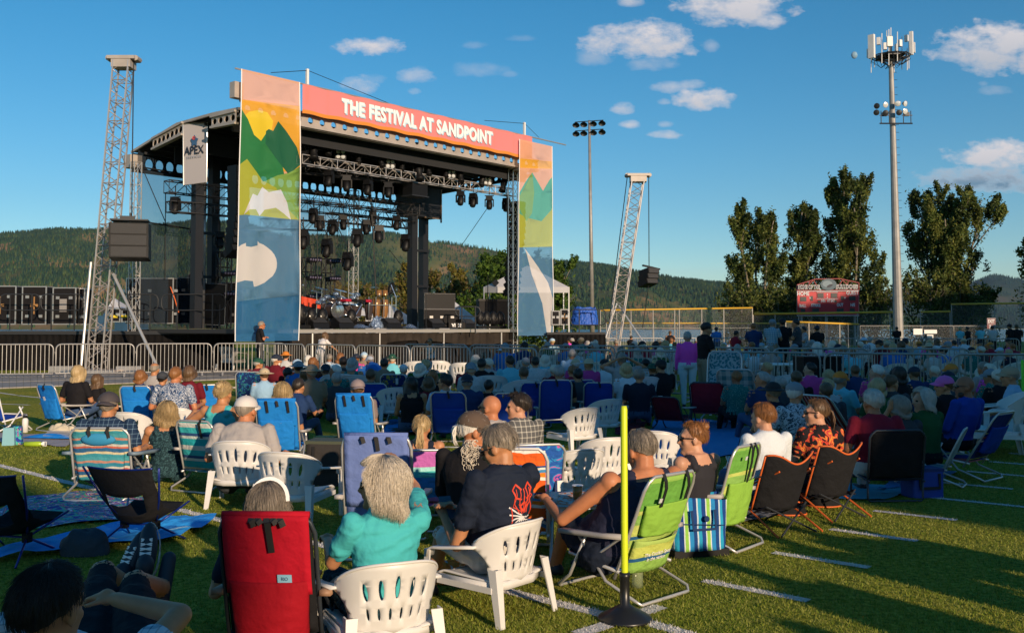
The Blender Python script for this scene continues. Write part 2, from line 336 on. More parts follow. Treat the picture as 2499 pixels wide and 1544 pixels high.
# hills ---------------------------------------------------------------
def prof(pts, u):
    for (a, va), (b, vb) in zip(pts, pts[1:]):
        if a <= u <= b: return va+(vb-va)*(u-a)/(b-a)
    return pts[0][1] if u < pts[0][0] else pts[-1][1]
def hill(name, pts, y0, y1, u0, u1, nu, nv, rough, m, ntree, tmat, th=20):
    yb = y1*1.25; vs = np.zeros((nv+1, nu+1, 3))
    for i in range(nu+1):
        u = u0+(u1-u0)*i/nu; kx = (u-CX)/F
        for j in range(nv+1):
            t = j/nv; Y = y0+(yb-y0)*t; s = min(1, (Y-y0)/(y1-y0)); k = math.sin(s*PI/2)**.8*Y/y1 if Y <= y1 else 1-(Y-y1)/(yb-y1)*.5
            rz = (HZ-prof(pts, u))/F*y1; X = kx*Y
            n = noise.fractal(V((X/620, Y/620, 3.1)), .9, 2.1, 6)*rough; g = abs(noise.noise(V((X/420+9, Y/1100, 1))))*rough*1.2
            vs[j, i] = (X, Y, -3+max(0, (rz+2)*k+min(.02, n*.8-g)*(math.sin(s*PI)*.8+.03)*rz*.9 if Y <= y1 else (rz+2)*k))
    idx = np.arange((nu+1)*(nv+1)).reshape(nv+1, nu+1); f = np.stack([idx[:-1, :-1], idx[:-1, 1:], idx[1:, 1:], idx[1:, :-1]], -1).reshape(-1, 4)
    tag(npmesh(name, vs.reshape(-1, 3), f, m, smooth=True), kind='structure')
    a = rng.random((ntree, 2)); a[:, 1] = a[:, 1]**.8*(y1*1.04-y0)/(yb-y0); pi = a[:, 0]*nu; pj = a[:, 1]*nv; i0 = np.minimum(pi.astype(int), nu-1); j0 = np.minimum(pj.astype(int), nv-1); fi = (pi-i0)[:, None]; fj = (pj-j0)[:, None]
    p = (vs[j0, i0]*(1-fi)+vs[j0, i0+1]*fi)*(1-fj)+(vs[j0+1, i0]*(1-fi)+vs[j0+1, i0+1]*fi)*fj
    keep = np.array([noise.fractal(V((q[0]/300, q[1]/900, 7.7)), 1, 2, 4) < .16 or rng.random() < .12 for q in p]); p = p[keep]; n = len(p)
    h = th*rng.uniform(.55, 1.3, n); w = h*rng.uniform(.16, .24, n); ang = rng.uniform(0, 2*PI, n); vv = np.zeros((n, 5, 3))
    for k in range(4): vv[:, k, 0] = p[:, 0]+w*np.cos(ang+k*PI/2); vv[:, k, 1] = p[:, 1]+w*np.sin(ang+k*PI/2); vv[:, k, 2] = p[:, 2]-1
    vv[:, 4] = p; vv[:, 4, 2] += h
    b = np.arange(n)[:, None]*5; ff = np.concatenate([b+np.array([[k, (k+1) % 4, 4]]) for k in range(4)], 0)
    tag(npmesh('conifer_forest', vv.reshape(-1, 3), ff, tmat, midx=np.tile(rng.integers(0, len(tmat), n), 4)), 'dark conifer forest covering '+name.replace('_', ' '), 'forest', kind='stuff')
def hillmat(name, a, b, c):
    m = bpy.data.materials.new(name); m.use_nodes = True; nt = m.node_tree; bs = nt.nodes['Principled BSDF']; bs.inputs['Roughness'].default_value = 1; bs.inputs['Specular IOR Level'].default_value = 0
    tc = nt.nodes.new('ShaderNodeTexCoord'); mp = nt.nodes.new('ShaderNodeMapping'); mp.inputs['Scale'].default_value = (.0035, .0012, .006); nt.links.new(tc.outputs['Object'], mp.inputs[0])
    n = nt.nodes.new('ShaderNodeTexNoise'); n.inputs['Detail'].default_value = 7; n.inputs['Roughness'].default_value = .62; n.inputs['Scale'].default_value = 1; nt.links.new(mp.outputs[0], n.inputs['Vector'])
    nt.links.new(ramp(nt, nt.nodes.new, n.outputs[0], [(.40, a), (.54, b), (.64, c)], False), bs.inputs['Base Color']); return m
con = [mat('conifer_'+str(i), c, .95, spec=.05) for i, c in enumerate([(.032, .07, .036), (.048, .09, .036), (.075, .11, .036), (.022, .052, .032)])]
conr = [mat('far_conifer_'+str(i), c, .95, spec=.05) for i, c in enumerate([(.02, .05, .04), (.03, .06, .042)])]
hill('wooded_hill', [(-500, 590), (-200, 575), (0, 568), (120, 560), (260, 559), (400, 547), (480, 536), (560, 540), (640, 560), (700, 572), (800, 578), (860, 582), (900, 574), (942, 567), (990, 577), (1060, 590), (1100, 593), (1180, 604), (1240, 618), (1300, 632), (1345, 636), (1400, 642), (1480, 650), (1560, 664), (1660, 680), (1740, 690), (1800, 694), (1900, 705), (2050, 730), (2150, 760), (2300, 797)], 2500, 4700, -500, 2300, 220, 70, .42, hillmat('hill_soil', (.045, .078, .034), (.13, .12, .05), (.28, .17, .09)), 110000, con, 17)
hill('distant_mountain', [(1400, 790), (1700, 770), (1900, 745), (2150, 716), (2250, 706), (2340, 700), (2380, 688), (2425, 671), (2460, 676), (2499, 684), (2600, 676), (2800, 700)], 5200, 8600, 1400, 2800, 110, 40, .35, hillmat('mountain_soil', (.03, .055, .04), (.04, .06, .045), (.08, .075, .055)), 16000, conr, 26)
# near trees -----------------------------------------------------------
M_bark = mat('bark', (.19, .16, .12), .9, nz=(6, .3), bump=(20, .02))
def leafm(name, c, t=.35): return mat(name, c, .6, nz=(.8, .35), trans=t, spec=.25)
LF = [leafm('leaf_dark', (.045, .065, .016)), leafm('leaf_mid', (.09, .125, .026)), leafm('leaf_olive', (.17, .185, .04))]
LY = [leafm('leaf_gold', (.17, .14, .025)), leafm('leaf_yellowgreen', (.12, .13, .03)), leafm('leaf_tan', (.15, .11, .05))]
LG = [leafm('leaf_green', (.05, .10, .012)), leafm('leaf_bright', (.09, .15, .02)), leafm('leaf_deep', (.02, .045, .01))]
def tree(name, label, loc, h, rad, stems, nleaf, leaves, group, seed, lsize=.165, low=.12, spread=.29, lean=0, fill=1.0):
    r = random.Random(seed); nr = np.random.default_rng(seed); t = thing(name, label, 'tree', loc, 0, group); tr = MB(); tips = []
    def limb(p, d, L, rr, depth):
        pts = [p]; k = 4
        for i in range(k):
            d = (d+V((r.uniform(-.16, .16), r.uniform(-.16, .16), .10))).normalized(); p = p+d*(L/k); pts.append(p)
            if depth >= 1: tips.append((p.copy(), L*.22))
        tr.path(pts, [rr*(1-.7*i/k) for i in range(k+1)], 5)
        if depth < 3:
            for _ in range(5 if depth == 0 else (4 if depth == 1 else 3)):
                q = r.uniform(.2 if depth else .18, .95); i = min(k-1, int(q*k)); b = pts[i].lerp(pts[i+1], q*k-i); a = r.uniform(0, 2*PI); sp = spread*(1.9 if depth == 0 else 2.3)*(1-.45*q)
                nd = (d+V((math.cos(a)*sp, math.sin(a)*sp, r.uniform(-.15, .2)))).normalized(); limb(b, nd, L*(.52-.18*q)*(1 if depth else rad/(h*.33)), rr*.42, depth+1)
    for s in range(stems):
        a = 2*PI*s/stems+r.uniform(-.5, .5); sp = spread*.55*(0 if stems == 1 else r.uniform(.4, 1.2)); limb(V((math.cos(a)*.2, math.sin(a)*.2, 0)), V((math.cos(a)*sp+lean, math.sin(a)*sp, 1)).normalized(), h*r.uniform(.82, .97), h*.012+.03, 0)
    tr.build('trunk', M_bark, t, smooth=True)
    T = np.array([(*p, s) for p, s in tips if p.z > h*low]); 
    if fill > 0:
        m_ = int(150+60*fill); a = nr.uniform(0, 2*PI, m_); q = nr.random(m_)**.45; zt = nr.random(m_)**1.1; z = h*(low*.6+(.97-low*.6)*zt); env = rad*1.02*np.sin(np.clip(.16+.84*zt, 0, 1)**.85*PI*.97)**.7
        E = np.stack([np.cos(a)*q*env, np.sin(a)*q*env, z, np.full(m_, h*.06)], 1); T = np.concatenate([T, np.repeat(E, max(1, int(len(T)*.38*min(1.6, fill)/m_)), 0)])
    w = T[nr.integers(0, len(T), nleaf)]; p = w[:, :3]+nr.normal(0, 1, (nleaf, 3))*np.clip(w[:, 3:4], .09, .26)*np.array([.7, .7, 1.15])
    a = nr.normal(0, 1, (nleaf, 3)); a /= np.linalg.norm(a, axis=1)[:, None]; b = np.cross(a, nr.normal(0, 1, (nleaf, 3))); b /= np.linalg.norm(b, axis=1)[:, None]
    s = lsize*nr.uniform(.6, 1.3, (nleaf, 1)); vv = np.stack([p-a*s, p+b*s*.45, p+a*s, p-b*s*.45], 1).reshape(-1, 3); f = np.arange(nleaf*4).reshape(-1, 4)
    cl = np.array([noise.noise(V(q)/(h*.09)) for q in w[:, :3]])+nr.normal(0, .22, nleaf); mi = np.where(cl < -.12, 0, np.where(cl < .22, 1, 2))
    npmesh('crown', vv, f, leaves, t, midx=mi); return t
def T_(u, Y): p = GY(u, Y); return (p.x, Y, 0)
g = 'cottonwoods at the lake shore'
tree('cottonwood_tree', 'leftmost thin cottonwood left of the red scoreboard, with a limb reaching far left', T_(1850, 96), 12.6, 3.2, 3, 32000, LF, g, 11, lean=-.05)
tree('cottonwood_tree', 'narrow cottonwood just behind the left end of the scoreboard', T_(1955, 99), 13.8, 2.5, 4, 32000, LF, g, 12)
tree('cottonwood_tree', 'tallest cottonwood rising behind the right end of the scoreboard', T_(2075, 97), 14.6, 3.5, 5, 44000, LF, g, 23)
tree('cottonwood_tree', 'broad cottonwood standing alone right of the antenna mast', T_(2312, 95), 13.6, 3.9, 6, 54000, LF, g, 14, spread=.30)
tree('cottonwood_tree', 'cottonwood cut off by the right edge of the photo', T_(2562, 88), 10.6, 2.8, 3, 9000, LF, g, 15)
g = 'bushes under the cottonwoods'
for i, (u, h, ra, lb) in enumerate([(1812, 4.2, 2.2, 'dark bush under the leftmost cottonwood'), (1900, 4.6, 2.4, 'dark bush left of the scoreboard foot'), (2130, 5.0, 2.5, 'dark bush right of the scoreboard by the antenna mast'), (2020, 4.0, 3.0, 'dark bush hidden mostly behind the scoreboard'), (2262, 5.2, 2.6, 'dark bush right of the antenna mast'), (2380, 4.6, 2.4, 'dark bush at the right foot of the lone broad cottonwood')]):
    tree('bush', lb, T_(u, 92), h, ra, 4, 5200, LF, g, 40+i, low=.02, spread=.6, fill=3)
g = 'yellowing trees behind the stage'
for i, (u, h, Y, ra, lb) in enumerate([(905, 4.8, 84, 1.8, 'yellowing tree behind the drum kit, left of the dark stage mast'), (985, 6.4, 86, 1.5, 'tall yellowing tree seen just left of the dark stage mast'), (1032, 6.0, 88, 1.4, 'yellowing tree seen through the gap between the stage masts'), (1088, 5.0, 84, 1.2, 'small yellowing tree right of the dark stage mast'), (1125, 6.2, 84, 1.6, 'golden tree above the peaked white tent'), (870, 4.2, 90, 2.4, 'low tan tree behind the percussion on stage')]):
    tree('yellowing_tree', lb, T_(u, Y), h, ra, 2, 5200, LY, g, 60+i, low=.04, spread=.3, lsize=.17, fill=1.4)
g = 'green trees around the canopy tent'
for i, (u, h, Y, ra, lb) in enumerate([(1205, 6.4, 74, 2.2, 'green tree left of the white canopy tent'), (1352, 6.3, 76, 1.8, 'green tree right of the banner behind the canopy tent'), (1255, 5.6, 78, 2.6, 'green tree hidden behind the canopy tent'), (1170, 3.2, 70, 1.8, 'low dark green bush left of the canopy tent leg')]):
    tree('green_tree', lb, T_(u, Y), h, ra, 3, 7500, LG, g, 80+i, low=.05, spread=.45, lsize=.17, fill=2)
# trees behind the camera that throw the evening shade over the crowd (placed in sun-azimuth coordinates)
def SQ(p, q, z=0): return V((p*.866-q*.5, p*.5+q*.866, z))      # p across the sunlight, q away from the sun
def shade_trees(label, p0, p1, h0, h1, q=-30, r=1.5, seed=0, step=1.5, tp=0):
    """solid evening trees 30 m behind the camera: their tops end the sunlight at height h (at q = 0)"""
    lift = -q*math.tan(SUN_EL); rd = random.Random(seed); t = thing('shade_tree', label, 'tree', SQ((p0+p1)/2, q), 0, 'trees behind the photographer'); o = V(t.location); mb = MB(); n = max(1, round((p1-p0-2*r)/step))
    zs = []; z = lift+h0+r if h0 > 0 else 1.0
    top = lift+h1-r
    k = max(1, math.ceil((top-z)/step)) if top > z else 0
    for i in range(n+1):
        for j in range(k+1):
            p = p0+r+(p1-p0-2*r)*(i/n if n else .5); zz = z+(top-z)*(j/k if k else 0); rr = r*rd.uniform(.9, 1.12); mb.ell(SQ(p, q+rd.uniform(-.8, .8), zz+(rd.uniform(-.15, .25) if j == k else 0))-o, (rr, rr, rr), None, 10, 7, z0=-.98)
    mb.build('crown', LF[1], t, smooth=True); mb = MB(); td = SQ(tp, 0); mb.tube(td, td*.6+V((0, 0, z)), .35, 8, .25); mb.build('trunk', M_bark, t); return t
shade_trees('wide tree behind the photographer to the left', -22, 1.2, 0, 3.3, seed=1)
shade_trees('tall-stemmed tree behind the photographer, crown high', 4.9, 8.4, 3.05, 5.75, seed=2, r=1.1, step=1.0, tp=1.6)
shade_trees('broad tree behind the photographer, right of the tall-stemmed one', 7.3, 12.3, 0, 5.6, seed=3, r=1.2)
shade_trees('row of tall trees behind the photographer to the right', 11.6, 34, 0, 8.8, seed=4, r=2.0, step=2.0)
shade_trees('row of taller trees far right behind the photographer', 33, 54, 0, 12.5, seed=5, r=2.2, step=2.2)
shade_trees('tallest row of trees far right behind the photographer', 60, 110, 0, 19.5, seed=6, r=2.6, step=2.6)
# ------------------------------------------------------------ field paint
M_line = mat('line_paint', (.62, .60, .58), .9, nz=(60, .22), bump=(90, .02))
LINES = []
def line(label, a, b, w, name='field_line', sheet=.004):
    a, b = V(a), V(b); d = (b-a).normalized()*(w/2); n = V((-d.y, d.x, 0)); LINES.append((a.xy, b.xy, w))
    mb = MB(); k = max(1, int((b-a).length/.06)); r = random.Random(len(LINES))
    L_ = [a.lerp(b, i/k)+n*(1+r.uniform(-.09, .09)) for i in range(k+1)]; Rr = [a.lerp(b, i/k)-n*(1+r.uniform(-.09, .09)) for i in range(k+1)]
    vs = [(p.x, p.y, sheet) for p in L_+Rr]; mb.add(vs, [(i, i+1, k+2+i, k+1+i) for i in range(k)])
    o = mb.build(name, M_line); tag(o, kind='structure'); return o
line('', G(-300, 1062), G(1515, 1510.5), .10)
line('', G(1412, 1549), G(1612, 1481), .10, sheet=.008)
line('', G(1580, 1519), G(1700, 1554), .10, sheet=.004)
HA = [((1717, 1417), (1973, 1466)), ((1887, 1348), (2122, 1385)), ((2026, 1291), (2239, 1320)), ((2132, 1246), (2335, 1269))]
for a, b in HA: line('', G(*a), G(*b), .085)
h0, h1 = G(2026, 1291), G(2132, 1246); st = h1-h0; e0 = G(*HA[3][1])-h1
for k in range(1, 9):
    a = h1+st*k; line('', a, a+e0*(1.0 if k > 1 else 1.9), .085)
for (a, b) in [((45, 965), (124, 973)), ((-60, 950), (40, 964)), ((-60, 983), (72, 988)), ((-40, 1037), (60, 1040))]: line('', G(*a), G(*b), .1)
# blades of artificial turf standing near the camera
def blades():
    n = 260000; y = 4.3+10*rng.random(n)**2.1; x = rng.uniform(-.56, .56, n)*y*1.05+rng.normal(0, .02, n); h = rng.uniform(.008, .022, n)*(1+.0*y); a = rng.uniform(0, 2*PI, n); w = rng.uniform(.0016, .0032, n)*(.6+y*.12); lx = rng.normal(0, .009, n); ly = rng.normal(0, .009, n)
    vv = np.zeros((n, 3, 3)); vv[:, 0, 0] = x-w*np.cos(a); vv[:, 0, 1] = y-w*np.sin(a); vv[:, 1, 0] = x+w*np.cos(a); vv[:, 1, 1] = y+w*np.sin(a); vv[:, 2, 0] = x+lx; vv[:, 2, 1] = y+ly; vv[:, 2, 2] = h
    cl = rng.choice([0, 1, 2], n, p=[.34, .38, .28])
    for (a_, b_, ww) in LINES:
        d = np.array(b_-a_); L2 = d@d; t = ((x-a_[0])*d[0]+(y-a_[1])*d[1])/L2; t2 = np.clip(t, 0, 1); ds = np.hypot(x-a_[0]-t2*d[0], y-a_[1]-t2*d[1]); cl = np.where((ds < ww/2) & (t > 0) & (t < 1), 3, cl)
    ms = [mat('blade_green', (.15, .21, .02), .8, trans=.3, spec=.2), mat('blade_olive', (.27, .29, .045), .8, trans=.3, spec=.2), mat('blade_straw', (.31, .32, .08), .8, trans=.3, spec=.2), mat('blade_painted', (.62, .6, .58), .8)]
    tag(npmesh('turf_blades', vv.reshape(-1, 3), np.arange(n*3).reshape(-1, 3), ms, midx=cl), 'short green artificial turf blades covering the near field', 'grass', kind='stuff')
blades()
# temporary floor panels in front of the barriers on the left
mb = MB()
for i in range(46):
    a = -1; 
    u0 = -80+i*17.2; u1 = u0+16.6
    fr = lambda u: 952-(u+80)*.040
    p = [G(u0, fr(u0)), G(u1, fr(u1)), G(u1, 915-(u1+80)*.018), G(u0, 915-(u0+80)*.018)]
    for (x0, x1) in ((0, .32), (.34, .66), (.68, 1)):
        q = [p[0].lerp(p[3], x0), p[1].lerp(p[2], x0), p[1].lerp(p[2], x1), p[0].lerp(p[3], x1)]
        mb.add([(a_.x, a_.y, .004) for a_ in q]+[(a_.x, a_.y, .035) for a_ in q], [(4, 5, 6, 7), (0, 1, 5, 4), (1, 2, 6, 5), (2, 3, 7, 6), (3, 0, 4, 7)])
tag(mb.build('floor_panels', mat('floor_panel', (.30, .27, .24), .7, nz=(3, .2))), kind='structure')
# ------------------------------------------------------------ poles and masts
M_galv = mat('galvanised_steel', (.29, .28, .27), .5, .35, nz=(2, .15)); M_alu = mat('aluminium', (.55, .54, .53), .35, .6); M_dk = mat('dark_metal', (.03, .032, .036), .5, .3); M_black = mat('black_plastic', (.007, .007, .008), .5, spec=.25)
M_wht = mat('white_paint', (.72, .71, .70), .5, nz=(3, .06)); M_glass = mat('lamp_glass', (.75, .77, .78), .15, .3); M_cable = mat('cable', (.012, .012, .013), .6)
# sports light pole
t = thing('light_pole', 'slim grey sports light pole with eight floodlights beside the right banner', 'light pole', T_(1446, 104))
b0 = V(t.location); top = P(1438, 296, 104)-b0
mb = MB(); mb.tube((0, 0, 0), top, .26, 10, .13); mb.build('pole', M_galv, t, smooth=True)
mb = MB(); xa = V((1, -.35, .0)).normalized()
for z in (.0, -.95): mb.tube(top+V((0, 0, z))-xa*1.55, top+V((0, 0, z))+xa*1.55, .05, 6)
mb.tube(top+V((0, 0, .1)), top-V((0, 0, 1.1)), .09, 6); mb.build('crossarm', M_dk, t)
for z in (0, -.95):
    for x in (-1.45, -.6, .45, 1.4):
        m2 = MB(); c = top+V((0, 0, z-.22))+xa*x; rot = Euler((R(28), 0, R(-8))).to_matrix(); m2.lathe(c, [(.0, .14), (.15, .12), (.2, 0), (.38, -.14), (.4, -.18)], 10, axis=rot @ V((0, .9, .5))); m2.box(c+V((0, .12, .14)), (.3, .3, .14)); fo = m2.build('floodlight', M_dk, t, smooth=True)
mb = MB(); mb.box(P(1440, 694, 104)-b0, (.5, .3, .35)); mb.tube(P(1440, 694, 104)-b0-V((.5, 0, -.2)), P(1440, 694, 104)-b0+V((.3, 0, .2)), .05); mb.build('junction_box', M_dk, t)
# antenna mast
YM = 66; t = thing('antenna_mast', 'tall grey antenna mast with panel antennas on top and floodlights halfway', 'antenna mast', T_(2194, YM)); b0 = V(t.location); top = P(2174, 145, YM)-b0; tp2 = P(2173, 88, YM)-b0
mb = MB(); mb.tube((0, 0, 0), top, .34, 12, .15); mb.tube(top, tp2, .1, 8); mb.build('mast', M_galv, t)
mb = MB()
for i in range(34):
    p = V((0, 0, 0)).lerp(top, .1+.88*i/34); r_ = .34-.19*(.1+.88*i/34); mb.tube(p+V((r_, -.05, 0)), p+V((r_+.2, -.05, .0)), .015, 4)
mb.build('climbing_steps', M_dk, t)
pc = P(2174, 133, YM)-b0; mb = MB()
for rr in (1.0, 1.25):
    pts = [pc+V((math.cos(a)*rr, math.sin(a)*rr, -.15)) for a in [2*PI*i/12 for i in range(12)]]; mb.path(pts, .04, 5, closed=True)
for i in range(6): a = 2*PI*i/6; mb.tube(pc+V((0, 0, -.3)), pc+V((math.cos(a)*1.25, math.sin(a)*1.25, -.1)), .05, 5); mb.tube(pc+V((0, 0, -.9)), pc+V((math.cos(a)*1.0, math.sin(a)*1.0, -.15)), .03, 5)
r = random.Random(4)
for i in range(26):
    a = r.uniform(0, 2*PI); q = pc+V((math.cos(a)*1.1, math.sin(a)*1.1, -.1)); mb.path([q, q+V((r.uniform(-.2, .2), 0, -.35)), q+V((-math.cos(a)*.5, 0, -.5-r.random()*.3)), pc+V((0, 0, -.4))], .018, 4)
mb.box(pc+V((0, 0, -.12)), (1.5, 1.4, .12)); mb.build('antenna_platform', M_dk, t)
for (du, v0, v1, w, dy) in [(-47, 85, 143, 15, -.4), (-30, 92, 110, 8, .3), (-3, 90, 114, 13, -1.1), (-14, 105, 122, 8, .9), (22, 98, 114, 8, -.6), (38, 86, 102, 7, .4), (50, 77, 135, 7, -.1), (-54, 120, 142, 6, .1), (55, 104, 130, 6, .5), (14, 108, 126, 6, .8)]:
    p = P(2174+du, (v0+v1)/2, YM+dy)-b0; mb = MB(); mb.box(p, (w*YM/F, .22, (v1-v0)*YM/F), Euler((0, 0, R(du))).to_matrix()); mb.build('panel_antenna', M_wht, t)
for (du, v0, v1, dy) in [(-10, 75, 100, -.9), (0, 68, 90, 0), (-5, 72, 160, -1), (16, 78, 150, -1), (27, 90, 170, .5), (-22, 82, 155, -.8), (44, 100, 168, 0), (40, 118, 172, .3), (-40, 130, 165, .4), (-48, 140, 178, .2), (8, 130, 178, .6)]:
    mb = MB(); mb.tube(P(2174+du, v0, YM+dy)-b0, P(2174+du, v1, YM+dy)-b0, .03, 5); mb.build('whip_antenna', M_wht, t)
mb = MB(); fc = P(2181, 292, YM)-b0
for z, x0, x1 in ((-.35, -1.1, 1.1),): mb.tube(fc+V((x0, -.4, z)), fc+V((x1, -.4, z)), .05, 6)
for x in (-1.0, -.45, .5, 1.0): mb.tube(fc+V((x, -.4, -.35)), fc+V((x, -.4, .5)), .03, 5)
for x in (-.75, .75): mb.tube(fc+V((x-.35, -.4, .2)), fc+V((x+.35, -.4, .2)), .03, 5); mb.box(fc+V((x, -.35, .28)), (.3, .2, .25))
mb.build('lamp_bracket', M_dk, t)
for (u, v, face) in [(2140, 259, -.7), (2161, 256, .2), (2191, 253, -.3), (2209, 253, .6), (2139, 275, -.5), (2161, 276, -.2), (2194, 275, -.2), (2209, 272, .3)]:
    c = P(u, v, YM-.55)-b0; m2 = MB(); ax = V((face, -1, -.25)); m2.lathe(c, [(.02, -.2), (.1, -.16), (.19, 0), (.2, .03)], 14, axis=ax); fo = m2.build('floodlight', M_galv, t, smooth=True); m3 = MB(); m3.lathe(c, [(.185, .025), (.12, .05), (.0, .06)], 14, axis=ax); m3.build('lens', M_glass if (u in (2161, 2191, 2209) and v < 274) or v == 272 else M_dk, fo, smooth=True)
# moon
mb = MB(); c = P(2085, 135, 14000); mb.ell((0, 0, 0), (44, 30, 52), nu=24, nv=24); o = mb.build('moon', mat('moonrock', (.20, .34, .46), .9, nz=(.03, .25)), loc=c, smooth=True); tag(o, 'pale daytime moon left of the antenna mast', 'moon')
# ------------------------------------------------------------ ball field fences and scoreboard
M_yel = mat('yellow_guard', (.62, .36, .03), .55); M_link = None
def linkmat():
    m = bpy.data.materials.new('chain_link'); m.use_nodes = True; nt = m.node_tree; N = nt.nodes; L = nt.links; b = N['Principled BSDF']; b.inputs['Base Color'].default_value = (.25, .26, .27, 1); b.inputs['Roughness'].default_value = .5
    tc = N.new('ShaderNodeTexCoord'); s = N.new('ShaderNodeSeparateXYZ'); L.new(tc.outputs['Object'], s.inputs[0]); hs = []
    for sg in (1, -1):
        a = N.new('ShaderNodeMath'); a.operation = 'MULTIPLY_ADD'; L.new(s.outputs[0], a.inputs[0]); a.inputs[1].default_value = sg; L.new(s.outputs[2], a.inputs[2])
        c = N.new('ShaderNodeMath'); c.operation = 'MULTIPLY'; L.new(a.outputs[0], c.inputs[0]); c.inputs[1].default_value = 1/.09
        d = N.new('ShaderNodeMath'); d.operation = 'FRACT'; L.new(c.outputs[0], d.inputs[0]); e = N.new('ShaderNodeMath'); e.operation = 'LESS_THAN'; L.new(d.outputs[0], e.inputs[0]); e.inputs[1].default_value = .055; hs.append(e.outputs[0])
    mx = N.new('ShaderNodeMath'); mx.operation = 'MAXIMUM'; L.new(hs[0], mx.inputs[0]); L.new(hs[1], mx.inputs[1]); tr = N.new('ShaderNodeBsdfTransparent'); ms = N.new('ShaderNodeMixShader'); L.new(mx.outputs[0], ms.inputs[0]); L.new(tr.outputs[0], ms.inputs[1]); L.new(b.outputs[0], ms.inputs[2]); L.new(ms.outputs[0], N['Material Output'].inputs[0]); return m
M_link = linkmat()
def ballfence(label, u0, u1, v0, v1, Y0, Y1, posts, name='ball_fence', rail=.07, mid=None):
    a, b = P(u0, v0, Y0), P(u1, v1, Y1); t = thing(name, label, 'fence', (a.x, a.y, 0)); o = V(t.location)
    mb = MB(); mb.tube(a-o, b-o, rail, 8); mb.build('yellow_rail', M_yel, t, smooth=True)
    mb = MB(); mb.quad((0, 0, .05), (b.x-a.x, b.y-a.y, .05), b-o-V((0, 0, .06)), a-o-V((0, 0, .06))); mb.build('chain_link_mesh', M_link, t)
    for f in posts:
        p = a.lerp(b, f); mb = MB(); mb.tube((p.x-o.x, p.y-o.y, 0), p-o+V((0, 0, .05)), .045, 6); mb.build('post', M_galv, t)
    if mid:
        mb = MB()
        for z in mid: mb.tube((0, 0, z), (b.x-a.x, b.y-a.y, z), .02, 5)
        mb.build('wire_rail', M_galv, t)
ballfence('yellow-topped outfield fence running left of the scoreboard, upper rail', 1465, 1836, 757, 751, 78, 84, [0, .1, .19, .33, .47, .5, .65, .8, 1], mid=[1.6])
ballfence('low yellow-topped fence line behind the upper one, left of the scoreboard', 1480, 1960, 788, 789, 88, 88, [0, .12, .24, .36, .48, .6, .72, .86, 1])
ballfence('yellow-topped outfield fence crossing in front of the scoreboard', 1838, 2186, 766, 761, 84, 80, [0, .16, .33, .52, .74, .96, 1], rail=.085, mid=[1.4])
ballfence('short low fence with bright yellow rail below the scoreboard', 1908, 2096, 784, 791, 76, 76, [.05, .35, .75, .86, 1])
ballfence('short yellow-topped fence piece between the mast and the tall post', 2246, 2319, 761, 760, 80, 80, [0, .99])
ballfence('tallest yellow-topped fence at the right edge of the field', 2322, 2540, 742, 739, 80, 74, [0, .5, .78, 1], mid=[1.7])
t = thing('scoreboard', 'red ball field scoreboard reading home and guest under arched lettering', 'scoreboard', T_(2021, 88)); b0 = V(t.location)
M_red = mat('scoreboard_red', (.42, .005, .018), .5, nz=(.9, .1)); M_sw = mat('scoreboard_white', (.62, .6, .62), .6); M_dig = mat('scoreboard_digits', (.012, .015, .02), .5); M_navy = mat('letter_navy', (.012, .018, .035), .6)
q = lambda u, v, dy=0: P(u, v, 88+dy)-b0
c = (q(1945, 712)+q(2096, 770))/2; w = (q(2096, 770)-q(1945, 712)); mb = MB(); mb.box(c, (w.x, .25, abs(w.z))); mb.build('board', M_red, t)
mb = MB(); A, B, Cc, D = q(1945, 711, -.14), q(2096, 709, -.14), q(2096, 770, -.14), q(1945, 770, -.14); mb.path([A, B, Cc, D], .035, 4, closed=True); E = [q(1993, 713, -.14), q(2045, 713, -.14), q(2045, 729, -.14), q(1993, 729, -.14)]; mb.path(E, .03, 4, closed=True); mb.build('white_border', M_sw, t)
for (u0, v0, u1, v1) in [(1995, 715, 2010, 727), (2028, 715, 2043, 727), (1953, 724, 1968, 735), (2072, 722, 2088, 733), (1978, 722, 1984, 734), (2052, 722, 2059, 732), (1954, 752, 1965, 761), (1982, 752, 1999, 761), (2042, 752, 2059, 761), (2074, 752, 2086, 761), (1996, 733, 2002, 738), (2036, 732, 2042, 738)]:
    a_, b_ = q(u0, v0, -.15), q(u1, v1, -.15); mb = MB(); mb.box((a_+b_)/2, (b_.x-a_.x, .03, a_.z-b_.z)); mb.build('digit_window', M_dig, t)
for (s, u, v, hpx, sx) in [('HOME', 1960, 717, 9.5, .8), ('GUEST', 2080, 715, 9.5, .75), ('BALL', 1959, 746, 7.5, .72), ('STRIKE', 1991, 745, 7.5, .72), ('OUT', 2050, 744, 7.5, .72), ('H/E', 2081, 744, 7.5, .72), ('INN', 2009, 734.5, 7, .6), ('AT BAT', 2028, 734, 7, .55), (':', 2019, 720.5, 14, .9), ('R', 1977, 727, 4, .8), ('H', 2062, 727, 4, .8)]:
    writing('lettering', s, hpx*88/F*1.38, M_sw, frame_mat(q(u, v, -.16), (1, 0, 0), (0, 0, 1)), t, off=.012, sx=sx)
for (s, u, v, hh) in [('HOME OF THE', 1973.5, 701, 9.5), ('BULLDOGS', 2066, 700, 9.5)]:
    ww = .62 if s[0] == 'H' else .82
    writing('lettering_outline', s, hh*88/F*1.38, M_sw, frame_mat(q(u, v, -.14), (1, 0, 0), (0, 0, 1)), t, off=.035, sx=ww); writing('lettering', s, hh*88/F*1.38, M_navy, frame_mat(q(u, v, -.17), (1, 0, 0), (0, 0, 1)), t, off=-.004, sx=ww)
mb = MB()
